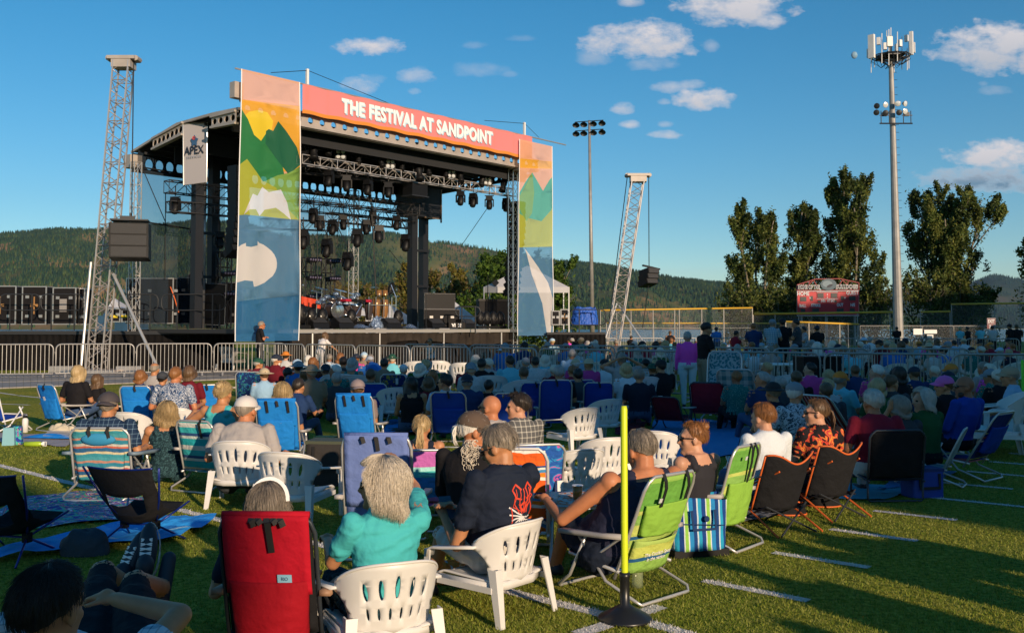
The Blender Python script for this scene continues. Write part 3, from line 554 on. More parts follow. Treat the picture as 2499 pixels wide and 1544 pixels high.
for (a_, b_) in [((1945, 709), (1945, 695)), ((2096, 708), (2096, 690)), ((1945, 695), (1990, 681)), ((1990, 681), (2050, 680)), ((2050, 680), (2096, 690)), ((1945, 709), (2096, 708)), ((1960, 708), (1985, 683)), ((1985, 683), (2000, 708)), ((2040, 708), (2056, 683)), ((2056, 683), (2080, 708)), ((1972, 708), (1975, 686)), ((2066, 708), (2070, 684)), ((1950, 708), (1962, 691))]: mb.tube(q(*a_), q(*b_), .05, 5)
mb.build('arched_frame', mat('frame_red', (.25, .01, .015), .5), t)
mb = MB(); plate(mb, oval(0, 0, .72, .52, 18), [(oval(-.1, .05, .45, .3, 10), 1), (oval(.1, -.12, .3, .12, 8, .4), 2)], .3, lambda x, y: (x, 0, y)); o = mb.build('emblem', [mat('emblem_grey', (.06, .10, .13), .6), mat('emblem_light', (.16, .22, .26), .6), M_navy], t, solid=.04); o.location = q(2022, 694, -.16)
for u in (1958, 2020, 2088): mb = MB(); p = q(u, 770); mb.tube((p.x, .25, 0), p+V((0, .25, .2)), .09, 8); mb.build('post', M_galv, t)
# exit sign and notices at the right
t = thing('exit_sign', 'dark red exit sign on a post at the far right', 'sign', T_(2419, 62)); b0 = V(t.location); q = lambda u, v, dy=0: P(u, v, 62+dy)-b0
mb = MB(); mb.box(q(2419, 784), (.55, .04, .42)); mb.build('sign_board', mat('sign_maroon', (.13, .01, .02), .5), t); mb = MB(); mb.box(q(2416, 797), (.38, .04, .24)); mb.build('sign_board', MATS['sign_maroon'], t)
mb = MB(); a_, b_ = q(2419, 784, -.03), .255; mb.path([a_+V((-b_, 0, .19)), a_+V((b_, 0, .19)), a_+V((b_, 0, -.19)), a_+V((-b_, 0, -.19))], .016, 4, closed=True); mb.build('sign_border', M_sw, t)
writing('lettering', 'EXIT', .30, M_sw, frame_mat(q(2419, 784, -.03), (1, 0, 0), (0, 0, 1)), t, off=.012, sx=.7); writing('lettering', '7', .24, M_sw, frame_mat(q(2416, 797, -.03), (1, 0, 0), (0, 0, 1)), t, off=.01)
mb = MB(); mb.tube((0, .04, 0), q(2419, 776)+V((0, .04, 0)), .03, 6); mb.build('post', M_galv, t)
for (u, v, w, h, lb) in [(2240, 809, .6, .4, 'blank white square notice on the fence by the mast'), (2271, 809, .85, .26, 'wide white notice on the fence, right of the square one'), (2270, 820, .42, .22, 'small white notice hanging lowest on the fence')]:
    mb = MB(); mb.box((0, 0, 0), (w, .02, h)); mb.tube((-w*.4, .02, -h*.3), (-w*.4, .08, h*.3), .01); o = mb.build('notice_sign', M_wht, loc=P(u, v, 66)); tag(o, lb, 'sign')
t = thing('site_fence', 'plain grey construction fence panels behind the notices', 'fence', T_(2100, 66.2)); b0 = V(t.location)
for i in range(6):
    x = i*2.1; mb = MB(); mb.path([(x, 0, .05), (x+2.05, 0, .05), (x+2.05, 0, 1.75), (x, 0, 1.75)], .02, 5, closed=True); mb.build('panel_frame', M_galv, t); mb = MB(); mb.quad((x, 0, .05), (x+2.05, 0, .05), (x+2.05, 0, 1.75), (x, 0, 1.75)); mb.build('wire_mesh', M_link, t)

# evening haze over the valley
mb = MB(); mb.box((0, 5300, 740), (14000, 11600, 1500)); hz_ = mb.build('haze', bpy.data.materials.new('haze_air')); tag(hz_, kind='stuff'); tag(hz_, 'thin blue evening haze filling the valley', 'haze')
hm_ = hz_.data.materials[0]; hm_.use_nodes = True; nt = hm_.node_tree; nt.nodes.clear(); pv = nt.nodes.new('ShaderNodeVolumePrincipled'); pv.inputs['Color'].default_value = (.55, .75, 1, 1); pv.inputs['Density'].default_value = 2.3e-5; pv.inputs['Anisotropy'].default_value = .2; ou = nt.nodes.new('ShaderNodeOutputMaterial'); nt.links.new(pv.outputs[0], ou.inputs['Volume'])
# ============================================================ STAGE (local axes: a along the front, b into the stage)
E1, E2, B0 = V((.652, .758, 0)), V((-.758, .652, 0)), V((-7.85, 36, 0)); SRZ = math.atan2(.758, .652)
def S(a, b, z): return B0+E1*a+E2*b+V((0, 0, z))
def Sa(u, b): k = (u-CX)/F; return (36*k+7.85+b*(.652*k+.758))/(.652-.758*k)
def Sp(u, v, b): Y = 36+.758*Sa(u, b)+.652*b; return P(u, v, Y)
def Sl(u, v, b): p = Sp(u, v, b); return V((Sa(u, b), b, p.z))
M_skirt = mat('stage_skirt', (.009, .0085, .009), .9, spec=.08, nz=(1.2, .25), bump=(3, .05)); M_deck = mat('stage_deck', (.03, .03, .032), .7); M_beam = mat('beam_grey', (.42, .37, .33), .5, .25, nz=(2, .12)); M_roofin = mat('roof_lining', (.012, .013, .016), .8); M_post = mat('mast_black', (.018, .02, .026), .45, .3)
M_edge = mat('deck_edge', (.45, .42, .39), .45, .4)
st = thing('concert_stage', 'mobile concert stage with dark roof, black skirt and silver deck edge', 'stage', B0, SRZ)      # local x = a, y = b
DZ = 1.58
def sb(name, m, fn, smooth=False, **k): mb = MB(); fn(mb); return mb.build(name, m, st, smooth=smooth, **k)
sb('deck', M_deck, lambda m: m.box((5.4, 3.6, DZ-.1), (16.2, 7.2, .14)))
sb('deck_edge', M_edge, lambda m: (m.box((5.9, -.06, DZ-.1), (13.6, .08, .13)), m.box((5.9, -.1, DZ-.04), (13.6, .03, .02))))
def skirt(m):
    def fn(a, b): x = -.9+13.4*a; f = .05*math.sin(x*9)+.03*math.sin(x*23+2); return (x, .12+f*(1-b*.8)+(.0 if b < .99 else 0), b*(DZ-.18))
    m.grid(260, 6, fn)
sb('skirt', M_skirt, skirt, True)
M_skb = mat('skirt_brown', (.032, .026, .022), .9, spec=.1, nz=(1.5, .3), bump=(3, .05))
def swag(m):
    def fn(a, b):
        x = -.3+12.6*a; k = abs(math.sin((x+.2)*1.45)); dep = .42+.55*max(0, 1-3.0*k)+.12*math.sin(x*.8); return (x, -.0+.03*math.sin(x*14), DZ-.19-b*dep)
    m.grid(300, 6, fn)
sb('skirt_swag', M_skb, swag, True)
for x in (.7, 4.0, 7.6, 11.3): sb('leg', M_alu, lambda m: m.tube((x, -.0, 0), (x, -.0, DZ-.17), .04, 8))
# roof: top slab with arched section from front to back, dark lining below
RP = [(-.3, 9.06), (1.3, 9.10), (3.7, 9.06), (5.3, 8.74), (7.0, 8.40)]
def rz_(b):
    for (b0_, z0), (b1_, z1) in zip(RP, RP[1:]):
        if b <= b1_: return z0+(z1-z0)*(b-b0_)/(b1_-b0_)
    return RP[-1][1]
A0, A1 = -2.75, 13.6
def roof(m): m.grid(8, 14, lambda a, b: (A0+(A1-A0)*a, -.3+7.3*b, rz_(-.3+7.3*b)+.1))
sb('roof', mat('roof_panel', (.05, .05, .055), .5, .2), roof)
sb('roof_lining', M_roofin, lambda m: m.grid(8, 14, lambda a, b: (A0+.1+(A1-A0-.2)*a, -.2+7.1*b, rz_(-.2+7.1*b)-.02)))
def purl(m):
    for i in range(11):
        b = .4+i*.6; m.box(((A0+A1)/2, b, rz_(b)-.10), (A1-A0-.4, .05, .1))
    for a in (-.6, 2.4, 5.4, 8.4, 11.4): m.box((a, 2.8, 8.98), (.12, 5.6, .2))
sb('roof_purlins', mat('purlin_dark', (.03, .032, .035), .5, .4), purl)
# perforated beams
def holed(name, a0, b0, a1, b1, z0f, z1f, n, rad, dep=.07, m=None, h0=0., h1=1.):
    """beam web with round holes from (a0,b0) to (a1,b1); z0f,z1f give bottom and top"""
    L = math.hypot(a1-a0, b1-b0); mb = MB(); H = .5
    holes = [oval(L*(h0+(h1-h0)*(i+.5)/n), H/2, rad, rad, 12) for i in range(n)]
    def fn(x, y): t = x/L; z0, z1 = z0f(t), z1f(t); return (a0+(a1-a0)*t, b0+(b1-b0)*t, z0+(z1-z0)*y/H)
    plate(mb, [(0, 0), (L, 0), (L, H), (0, H)], [], .35, fn, holes)
    fl = MB(); k = 10; nx, ny = -(b1-b0)/L, (a1-a0)/L
    for zf, ww in ((z0f, .14), (z1f, .14)): fl.path([(a0+(a1-a0)*i/k, b0+(b1-b0)*i/k, zf(i/k)) for i in range(k+1)], 0, flat=(.16, .05))
    mb.add(fl.v, fl.f); return mb.build(name, m or M_beam, st, solid=.04)
holed('front_beam', -2.7, -.32, 13.5, -.32, lambda t: 8.97, lambda t: 9.45, 30, .125)
sb('front_soffit', M_beam, lambda m: m.box((5.4, -.18, 8.93), (16.2, .3, .05)))
holed('left_side_beam', A0-.05, -.2, A0-.05, 1.3, lambda t: 8.66+.04*t, lambda t: 9.08, 4, .14)
holed('left_side_beam', A0-.05, 3.2, A0-.05, 5.3, lambda t: 8.70-.30*t, lambda t: 9.14-.34*t, 7, .14)
sb('left_side_rail', M_beam, lambda m: m.path([(A0, -.3, 9.16), (A0, 1.3, 9.20), (A0, 3.7, 9.16), (A0, 5.3, 8.84), (A0, 7.0, 8.50)], 0, flat=(.08, .09)))
holed('back_beam', A0, 6.9, 13.5, 6.9, lambda t: 7.75, lambda t: 8.4, 36, .17, m=M_post)
holed('right_side_beam', 13.45, 0, 13.45, 6.5, lambda t: 8.75-.3*t, lambda t: 9.1-.3*t, 16, .12, m=M_dk)
sb('corner_block', M_beam, lambda m: (m.box((A0, 6.9, 8.1), (.5, .5, .5)), m.box((-2.9, -.35, 9.75), (.35, .3, .55)), m.box((12.35, -.3, 8.92), (.7, .35, .22))))
sb('roof_fascia', M_roofin, lambda m: (m.box((5.4, .35, 8.72), (16, .06, .5)), m.box((4.4, 3.2, 8.5), (14, .08, .8)), m.box((4.6, 5.3, 8.3), (13, .08, .7))))
# masts
for (a, b) in ((-1.55, 4.2), (-.4, 4.9), (9.75, 4.2), (11.15, 4.9)): sb('mast', M_post, lambda m: m.box((a, b, DZ+3.6), (.34, .34, 7.2)))
for (a, b) in ((-1.0, 4.6), (10.4, 4.6)): sb('hydraulic_ram', M_alu, lambda m: m.tube((a, b, DZ), (a, b, DZ+6.8), .07, 8), True)
for a in (-1.0, 10.45):
    for z in (3.2, 4.9): sb('mast_brace', M_post, lambda m: m.box((a, 4.55, z+DZ-1.2), (1.4, .12, .1)))
sb('mast_head', M_post, lambda m: (m.box((10.45, 4.5, 7.7), (1.9, 1.0, 1.7)),))
sb('mast_head_edge', mat('raw_steel', (.30, .2, .13), .4, .6), lambda m: (m.box((11.45, 4.0, 7.45), (.06, .06, 1.6)), m.box((10.9, 4.0, 6.83), (1.1, .06, .05))))
# corner truss towers
def tower(a, b, z0, z1, w=.3, m=None, name='corner_tower'): mb = MB(); truss(mb, (a, b, z0), (a, b, z1), w, w, int((z1-z0)/.42), .022, side=(1, 0, 0)); return mb.build(name, m or M_alu, st)
aL = Sa(327, 6.3); tower(aL, 6.3, .1, 8.0); aR = Sa(1252, .15); tower(aR, .15, .1, 8.95, .3); tower(Sa(862, 6.6), 6.6, DZ, 8.1, .32)
# scrims
M_scrim = mat('scrim', (.06, .045, .03), .9, alpha=.42); M_scrimL = mat('scrim_left', (.015, .03, .05), .9, alpha=.5)
sb('side_scrim', M_scrimL, lambda m: m.grid(30, 6, lambda a, b: (aL+.2+3.9*a, 6.55+.03*math.sin(a*30), DZ+(7.0)*b)))
sb('back_scrim', M_scrim, lambda m: m.grid(30, 6, lambda a, b: (Sa(640, 6.3)+(Sa(846, 6.3)-Sa(640, 6.3))*a, 6.3+.04*math.sin(a*40), DZ+.3+5.6*b)))
sb('guy_line', M_cable, lambda m: (m.tube(Sl(340, 408, 6.4), Sl(520, 438, 6.4), .03, 4), m.tube(Sl(342, 410, 6.4), Sl(400, 540, 6.4), .02, 4), m.tube(Sl(340, 540, 6.4), Sl(470, 560, 6.4), .03, 4), m.tube(Sl(400, 470, 6.4), Sl(402, 680, 6.4), .02, 4), m.tube(Sl(900, 420, 3), Sl(918, 720, 3), .035, 4), m.tube(Sl(1238, 480, .6), Sl(1240, 800, .6), .04, 4), m.tube(Sl(1196, 498, 5), Sl(1128, 596, 5), .018, 4), m.tube(Sl(950, 610, 5), Sl(1005, 680, 5), .02, 4), m.tube(Sl(773, 560, 4), Sl(775, 700, 4), .02, 4), m.tube(Sl(828, 470, 4), Sl(822, 600, 4), .02, 4)))
# header and side banners ------------------------------------------------
def bmat(name, c, al=.82): return mat(name, c, .6, trans=.22, alpha=al, spec=.3)
bn = thing('header_banner', 'long coral header banner lettered the festival at sandpoint across the stage roof', 'banner', B0, SRZ)
HZ0, HZ1 = 9.36, 10.42; hx0, hx1 = -.32, 12.75
mb = MB(); mb.grid(80, 8, lambda a, b: (hx0+(hx1-hx0)*a, -.62+.007*math.sin(a*46)*math.sin(b*3), HZ0+(HZ1-HZ0)*b+.02*math.sin(a*60))); hp = mb.build('cloth', bmat('banner_coral', (.86, .26, .23), .95), bn, smooth=True)
mb = MB(); mb.grid(80, 1, lambda a, b: (hx0+(hx1-hx0)*a, -.632+.007*math.sin(a*46)*math.sin(b*.3), HZ0-.0+.13*b+.02*math.sin(a*60))); mb.build('orange_hem', bmat('banner_orange', (.8, .30, .05), .95), bn)
for a in (.09, .2, .31, .42, .53, .61, .7, .8, .9, .965): mb = MB(); x = hx0+(hx1-hx0)*a; mb.box((x, -.60, (HZ0+HZ1)/2), (.03, .02, HZ1-HZ0)); mb.build('seam', MATS['banner_orange'], bn)
mb = MB(); mb.tube((hx0-2.8, -.58, HZ1+.02), (hx1+2.6, -.58, HZ1+.0), .03, 6); mb.build('top_rail', M_alu, bn)
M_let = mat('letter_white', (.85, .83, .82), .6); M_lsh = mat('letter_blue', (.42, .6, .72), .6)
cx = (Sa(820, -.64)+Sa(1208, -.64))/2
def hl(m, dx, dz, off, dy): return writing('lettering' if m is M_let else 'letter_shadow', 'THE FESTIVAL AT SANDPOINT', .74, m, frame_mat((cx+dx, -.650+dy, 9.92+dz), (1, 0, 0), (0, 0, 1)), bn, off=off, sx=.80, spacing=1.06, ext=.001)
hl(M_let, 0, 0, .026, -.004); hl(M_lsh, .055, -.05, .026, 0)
for a, lb in ((.0, 0), (12.35, 1)):
    mb = MB(); mb.box((a-.02, -.5, 10.2+.2), (.09, .09, 1.3)); mb.build('banner_post', M_wht, bn)
mb = MB(); mb.tube((0, -.5, 11.0), (4.2, -.5, 10.45), .012, 4); mb.tube((0, -.5, 11.0), (-1.6, -.5, 10.6), .012, 4); mb.tube((12.35, -.5, 11.0), (9.6, -.5, 10.7), .012, 4); mb.tube((12.35, -.5, 11.0), (13.4, -.5, 10.5), .012, 4); mb.build('stay_wire', M_cable, bn)
BM = [bmat('b_peach', (.80, .42, .25)), bmat('b_orange', (.85, .42, .04)), bmat('b_yellow', (.90, .66, .04)), bmat('b_green', (.03, .22, .07)), bmat('b_dkgreen', (.02, .14, .07)), bmat('b_lime', (.42, .45, .05)), bmat('b_ltgreen', (.22, .40, .08)), bmat('b_blue', (.10, .25, .44), .70), bmat('b_white', (.75, .72, .72), .76), bmat('b_teal', (.10, .40, .26)), bmat('b_deepblue', (.03, .16, .36), .74)]
def sidebanner(name, label, us, us1, z0, z1, regions, base, fold, par, hemx=0):
    """regions given in photo pixels of the flat banner, turned into banner metres"""
    t = thing(name, label, 'banner', B0, SRZ); a0, a1 = Sa(us, -.75), Sa(us1, -.75); mb = MB(); Wd, Hh = a1-a0, z1-z0
    def cv(u, v): p = Sl(u, v, -.75); return (p.x-a0, p.z-z0)
    reg = [([cv(*q) for q in poly], mi) for poly, mi in regions]
    reg = [([(min(max(x, .002), Wd-.002), min(max(y, .002), Hh-.002)) for x, y in p], m_) for p, m_ in reg]
    def fn(x, y):
        k = y/Hh; f = fold*(math.sin(x*7+1)*.5+math.sin(x*15+y*.5)*.3+math.sin(y*1.3+x)*.3)*(1-.6*k); w = 1+hemx*math.sin((1-k)*PI*.9)*(x/Wd); return (a0+x*w-.10*(1-k)**2*(x < Wd/2), -.75+f, z0+y)
    plate(mb, [(0, 0), (Wd, 0), (Wd, Hh), (0, Hh)], reg, .25, fn); mb.build('cloth', BM, t, smooth=True)
    for x in (0, Wd): m2 = MB(); m2.path([fn(x, Hh*i/20) for i in range(21)], .018, 5); m2.build('white_hem', M_let, t)
    return t, a0, a1, cv, fn
LR = [([(570, 160), (740, 160), (740, 260), (570, 240)], 0), ([(570, 241), (740, 262), (740, 420), (570, 420)], 1),
 ([(590, 285), (603, 273), (625, 269), (648, 274), (660, 296), (656, 325), (640, 350), (590, 350)], 2),
 ([(570, 262), (600, 290), (614, 330), (633, 344), (650, 318), (668, 330), (690, 430), (740, 420), (740, 560), (570, 560)], 3),
 ([(645, 320), (652, 315), (660, 320), (673, 296), (694, 320), (717, 360), (740, 395), (740, 405), (722, 405), (700, 425), (668, 388), (644, 350)], 4),
 ([(570, 400), (601, 388), (640, 443), (660, 440), (740, 420), (740, 520), (740, 560), (570, 560)], 5),
 ([(644, 443), (672, 428), (700, 422), (740, 408), (740, 500), (730, 540), (700, 510), (668, 458)], 6),
 ([(570, 524), (600, 524), (740, 538), (740, 830), (560, 830)], 7),
 ([(594, 524), (606, 496), (614, 473), (627, 478), (639, 456), (655, 469), (682, 462), (698, 494), (707, 536), (690, 521), (668, 507), (645, 512), (634, 527), (622, 511), (608, 511)], 8),
 ([(628, 588)]+[(617+53*math.cos(a), 645+55*math.sin(a)) for a in [-1.25+i*.2 for i in range(13)]]+[(617+53*math.cos(a), 645+55*math.sin(a)) for a in [1.4+i*.2 for i in range(18)]], 8), ([(583, 690), (600, 684), (618, 686), (622, 706), (583, 706)], 7), ([(600, 575), (628, 575), (628, 599), (612, 603), (600, 601)], 7),
 ([(560, 735), (740, 720), (740, 840), (560, 840)], 10)]
tL, aa0, aa1, cvL, fnL = sidebanner('side_banner', 'tall banner left of the stage opening, with green peaks and white moon on blue', 583, 726, 1.15, 10.42, LR, 0, .10, None, .03)
RR = [([(1260, 320), (1360, 320), (1360, 395), (1260, 385)], 0), ([(1260, 385), (1360, 397), (1360, 470), (1260, 470)], 1), ([(1260, 408), (1360, 415), (1360, 470), (1260, 470)], 0),
 ([(1260, 470), (1282, 444), (1299, 421), (1310, 440), (1325, 466), (1340, 440), (1356, 433), (1356, 600), (1260, 600)], 9), ([(1260, 520), (1290, 532), (1322, 540), (1345, 512), (1356, 505), (1356, 620), (1260, 620)], 5),
 ([(1260, 480), (1299, 421), (1305, 470), (1300, 520), (1285, 540), (1262, 505)], 6), ([(1260, 603), (1356, 603), (1356, 840), (1260, 840)], 7),
 ([(1281, 606), (1312, 650), (1338, 690), (1347, 730), (1344, 840), (1336, 817), (1322, 740), (1300, 670)], 8)]
sidebanner('side_banner', 'tall banner right of the stage opening, with peaks over a white sail on blue', 1268, 1348, 1.25, 10.15, RR, 0, .07, None)
# small sponsor banner on the left side of the roof
t = thing('sponsor_banner', 'small grey banner lettered apex hanging from the left roof edge', 'banner', B0, SRZ)
pA, pB = Sl(441, 304, 3.2), Sl(500, 297, 2.2); pC, pD = Sl(500, 445, 2.2), Sl(444, 452, 3.2)
mb = MB(); mb.grid(8, 10, lambda a, b: (pD.lerp(pC, a)).lerp(pA.lerp(pB, a), b)+V((0, -.02*math.sin(b*6), 0))); mb.build('cloth', mat('banner_grey', (.50, .47, .49), .7, trans=.2), t, smooth=True)
xd = (pB-pA).normalized(); nn = xd.cross(V((0, 0, 1))).normalized(); cpt = (pA+pB+pC+pD)/4
mb = MB(); mb.path([pA, pB, pC, pD], .03, 5, closed=True); mb.build('frame', M_alu, t)
writing('lettering', 'APEX', .42, M_navy, frame_mat(cpt+nn*.06+V((0, 0, .1)), xd, (0, 0, 1)), t, off=.004, sx=.85); writing('lettering', 'SERVICES', .13, mat('letter_faint', (.3, .32, .38), .7), frame_mat(cpt+nn*.06+V((0, 0, -.13)), xd, (0, 0, 1)), t, off=.0, spacing=1.4, sx=.9)
mb = MB(); c_ = cpt+nn*.05+V((0, 0, .45)); up = V((0, 0, 1))
pts = []
for i in range(10): a = 2*PI*i/10+PI/2; rr = .22 if i % 2 == 0 else .14; pts.append(c_+xd*(rr*math.cos(a)*.8)+up*(rr*math.sin(a)))
mb.v = [tuple(p) for p in pts]; mb.f = [tuple(range(10))]; mb.m = [0]; mb.build('emblem', mat('emblem_blue', (.03, .09, .20), .6), t, solid=.02)
mb = MB(); c2 = c_+nn*.03+V((0, 0, .1)); mb.lathe(c2, [(.03, 0), (.07, .01)], 8, axis=nn); mb.build('emblem_star', mat('emblem_red', (.5, .06, .05), .6), t)
# lighting trusses -------------------------------------------------------
def stagetruss(label, u0, v0, u1, v1, b0, b1, w, h, m, name='lighting_truss'):
    p, q_ = Sl(u0, v0, b0), Sl(u1, v1, b1); t = thing(name, label, 'truss', B0, SRZ); mb = MB(); truss(mb, p, q_, w, h, max(4, int((q_-p).length/.42)), .025); mb.build('lattice', m, t); return p, q_, t
M_tr = mat('truss_silver', (.50, .46, .44), .35, .6); M_trd = mat('truss_dark', (.045, .045, .05), .4, .5)
tf = stagetruss('silver lighting truss spanning the front of the stage opening', 728, 389, 1246, 470, .9, .9, .34, .34, M_tr)
tm = stagetruss('dark lighting truss across the middle of the stage', 700, 474, 1014, 512, 3.2, 3.2, .5, .5, M_trd)
tb = stagetruss('lower dark truss behind the middle one, left half of the stage', 640, 545, 796, 552, 4.6, 4.6, .4, .4, M_trd)
tb2 = stagetruss('dark truss piece high behind the sponsor banner', 402, 455, 590, 476, 4.3, 4.0, .45, .45, M_trd)
tb3 = stagetruss('lower dark truss piece behind the left masts', 408, 504, 590, 518, 4.3, 4.0, .4, .4, M_trd)
tb5 = stagetruss('dark truss crossing behind the left banner, above the drum kit', 716, 500, 1010, 530, 4.0, 4.0, .45, .45, M_trd)
tb6 = stagetruss('dark truss high under the roof behind the front truss', 735, 410, 1010, 440, 2.4, 2.4, .4, .4, M_trd)
tb4 = stagetruss('dark truss in the middle distance joining the right masts', 800, 530, 1000, 548, 5.2, 5.2, .4, .4, M_trd)
for (u, v0, v1, b) in [(742, 305, 380, .9), (1016, 350, 420, .9), (1222, 400, 440, .9)]: sb('hoist_chain', M_dk, lambda m: (m.tube(Sl(u, v0, b), Sl(u, v1, b), .02, 4), m.box(Sl(u, v0+6, b), (.22, .22, .26))))
# moving heads
def movhead(scale=1.0):
    t = thing('moving_head_light', '', 'stage light', (0, 0, 0)); mb = MB(); mb.tube((0, 0, .1), (0, 0, .5), .02, 5); mb.box((0, 0, .06), (.42, .05, .04)); mb.build('clamp', M_black, t)
    mb = MB(); mb.box((0, 0, -.06), (.36, .24, .18), taper=.85); mb.build('base', M_black, t)
    mb = MB(); mb.box((-.19, 0, -.28), (.05, .14, .34)); mb.box((.19, 0, -.28), (.05, .14, .34)); mb.build('yoke', M_black, t)
    mb = MB(); ax = V((0, -.35, -1)); mb.lathe((0, .0, -.34), [(.0, -.2), (.12, -.18), (.145, -.05), (.15, .1), (.12, .22), (.09, .24)], 12, axis=ax); h = mb.build('head', M_black, t, smooth=True)
    mb = MB(); mb.lathe((0, 0, -.34), [(.1, .215), (.0, .235)], 12, axis=ax); mb.build('lens', mat('lens_grey', (.3, .32, .34), .1, .6), h, smooth=True); return t
mh0 = movhead(); nmh = [0]
MHL = ['right of the left banner top', 'second from the left banner', 'below the silver truss near the middle', 'left of the hoist box', 'under the middle of the silver truss']
MH = [(741, 372, .9, 'under the silver truss, nearest the left banner'), (803, 420, .9, 'under the silver truss, second from the left banner'), (846, 432, .9, 'under the silver truss, third from the left banner'), (898, 442, .9, 'under the silver truss, fourth from the left banner'), (948, 449, .9, 'under the silver truss, left of the hoist box'),
 (1124, 470, .9, 'first of the row under the right end of the silver truss'), (1155, 475, .9, 'second of the row under the right end of the silver truss'), (1194, 481, .9, 'third of the row under the right end of the silver truss'), (1236, 487, .9, 'last of the row, beside the right corner tower'),
 (740, 566, 1.6, 'on a long drop pole beside the left banner'), (798, 588, 1.6, 'on a long drop pole, lowest left of the opening'), (849, 620, 1.6, 'lowest of all, in front of the rear corner tower'), (872, 563, 1.6, 'on a drop pole before the mountain ridge, left'), (924, 554, 1.6, 'on a drop pole before the mountain ridge, centre'), (991, 576, 1.6, 'on a drop pole just left of the dark masts'),
 (812, 540, 3.2, 'on the middle dark truss, third from left'), (838, 528, 3.2, 'close to the rear tower on the middle truss'), (893, 540, 3.2, 'under the middle truss, centre'), (910, 520, 3.2, 'tucked against the middle truss, centre'), (968, 530, 3.2, 'under the right end of the middle truss'), (780, 530, 3.2, 'under the middle truss, left part'), (765, 512, 3.2, 'second on the left end of the middle truss'),
 (537, 570, 3.8, 'hanging left of the left banner behind the masts'), (428, 485, 4.2, 'on the truss piece behind the sponsor banner'), (722, 540, 3.4, 'half hidden by the left banner edge')]
for i, (u, v, b, lb) in enumerate(MH):
    p = Sp(u, v, b); s = 1.0 if b < 1 else (1.15 if b < 2 else 1.0); lab = 'black moving head light '+lb
    if i == 0: o = mh0; o.location = p; o['label'] = lab; o['group'] = 'moving head lights hung in the stage roof'; o.scale = (s,)*3
    else: o = dup(mh0, p, 0, lab, 'moving head lights hung in the stage roof', s)
    o.rotation_euler.z = random.uniform(-.6, .6)
for (u, v) in [(740, 566), (798, 588), (849, 620), (872, 563), (924, 554), (991, 576)]:
    sb('drop_pole', M_dk, lambda m: m.tube(Sl(u, v-12, 1.6), Sl(u, v-80, 1.6)+V((0, .8, 0)), .02, 5))
# blinders and spots on the front truss
def blinder():
    t = thing('blinder_light', '', 'stage light'); mb = MB(); mb.box((0, .04, 0), (.44, .12, .44)); mb.build('housing', M_black, t)
    for x in (-.1, .1):
        for z in (-.1, .1): mb = MB(); mb.lathe((x, -.02, z), [(.085, 0), (.05, .03), (0, .04)], 10, axis=(0, -1, 0)); mb.build('lens', M_glass, t, smooth=True)
    mb = MB(); mb.tube((0, .06, .22), (0, .1, .5), .02, 5); mb.build('clamp', M_black, t); return t
bl0 = blinder()
for i, (u, v, lb) in enumerate([(831, 376, 'left of the front truss'), (952, 400, 'at the middle of the front truss'), (1101, 424, 'right of the hoist box, standing on the front truss'), (1190, 442, 'near the right end of the front truss')]):
    p = Sp(u, v, .75); lab = 'four-lamp blinder light '+lb
    if i == 0: bl0.location = p; bl0.rotation_euler.z = SRZ-.4; bl0['label'] = lab; bl0['group'] = 'blinder lights'
    else: dup(bl0, p, SRZ-.4, lab, 'blinder lights')
def spot():
    t = thing('profile_spotlight', '', 'stage light'); mb = MB(); ax = V((.15, -.5, -1)); mb.lathe((0, 0, 0), [(.06, -.4), (.12, -.36), (.13, .1), (.10, .14), (.14, .36), (.14, .4), (0, .38)], 12, axis=ax); mb.build('barrel', M_black, t, smooth=True)
    mb = MB(); mb.path([(-.16, 0, -.05), (-.17, 0, .25), (0, 0, .38), (.17, 0, .25), (.16, 0, -.05)], .018, 5); mb.build('yoke', M_dk, t); return t
sp0 = spot(); spg = 'profile spotlights on the front truss'
for i, (u, v, s, lb) in enumerate([(765, 362, 1.3, 'hanging in front of the truss by the left banner'), (806, 360, .9, 'upright above the truss, second from the left banner'), (876, 380, .9, 'above the truss left of the middle blinder'), (928, 389, .9, 'above the truss just before the middle blinder'), (983, 398, .9, 'above the truss right of the middle blinder'), (1021, 415, 1.3, 'large one by the centre hoist'), (1044, 410, .9, 'right of the centre hoist'), (1088, 416, .9, 'before the third blinder'), (1122, 424, 1.1, 'tilted left against the sky, right of the third blinder'), (1178, 434, 1.1, 'tilted against the sky near the right end'), (1230, 446, 1.2, 'last before the right corner tower')]):
    p = Sp(u, v, .75); lab = 'black profile spotlight '+lb
    if i == 0: sp0.location = p; sp0['label'] = lab; sp0['group'] = spg; sp0.scale = (s,)*3
    else: dup(sp0, p, random.uniform(-.8, .8), lab, spg, s)
t = thing('hoist_box', 'black dimmer box slung under the centre of the front truss', 'equipment box', B0, SRZ); mb = MB(); mb.box(Sl(1012, 466, 1.2), (.9, .6, .55)); mb.build('case', M_black, t); mb = MB(); mb.box(Sl(1012, 480, 1.2)+V((0, -.0, -.0)), (1.0, .7, .04)); mb.build('tray', M_trd, t)
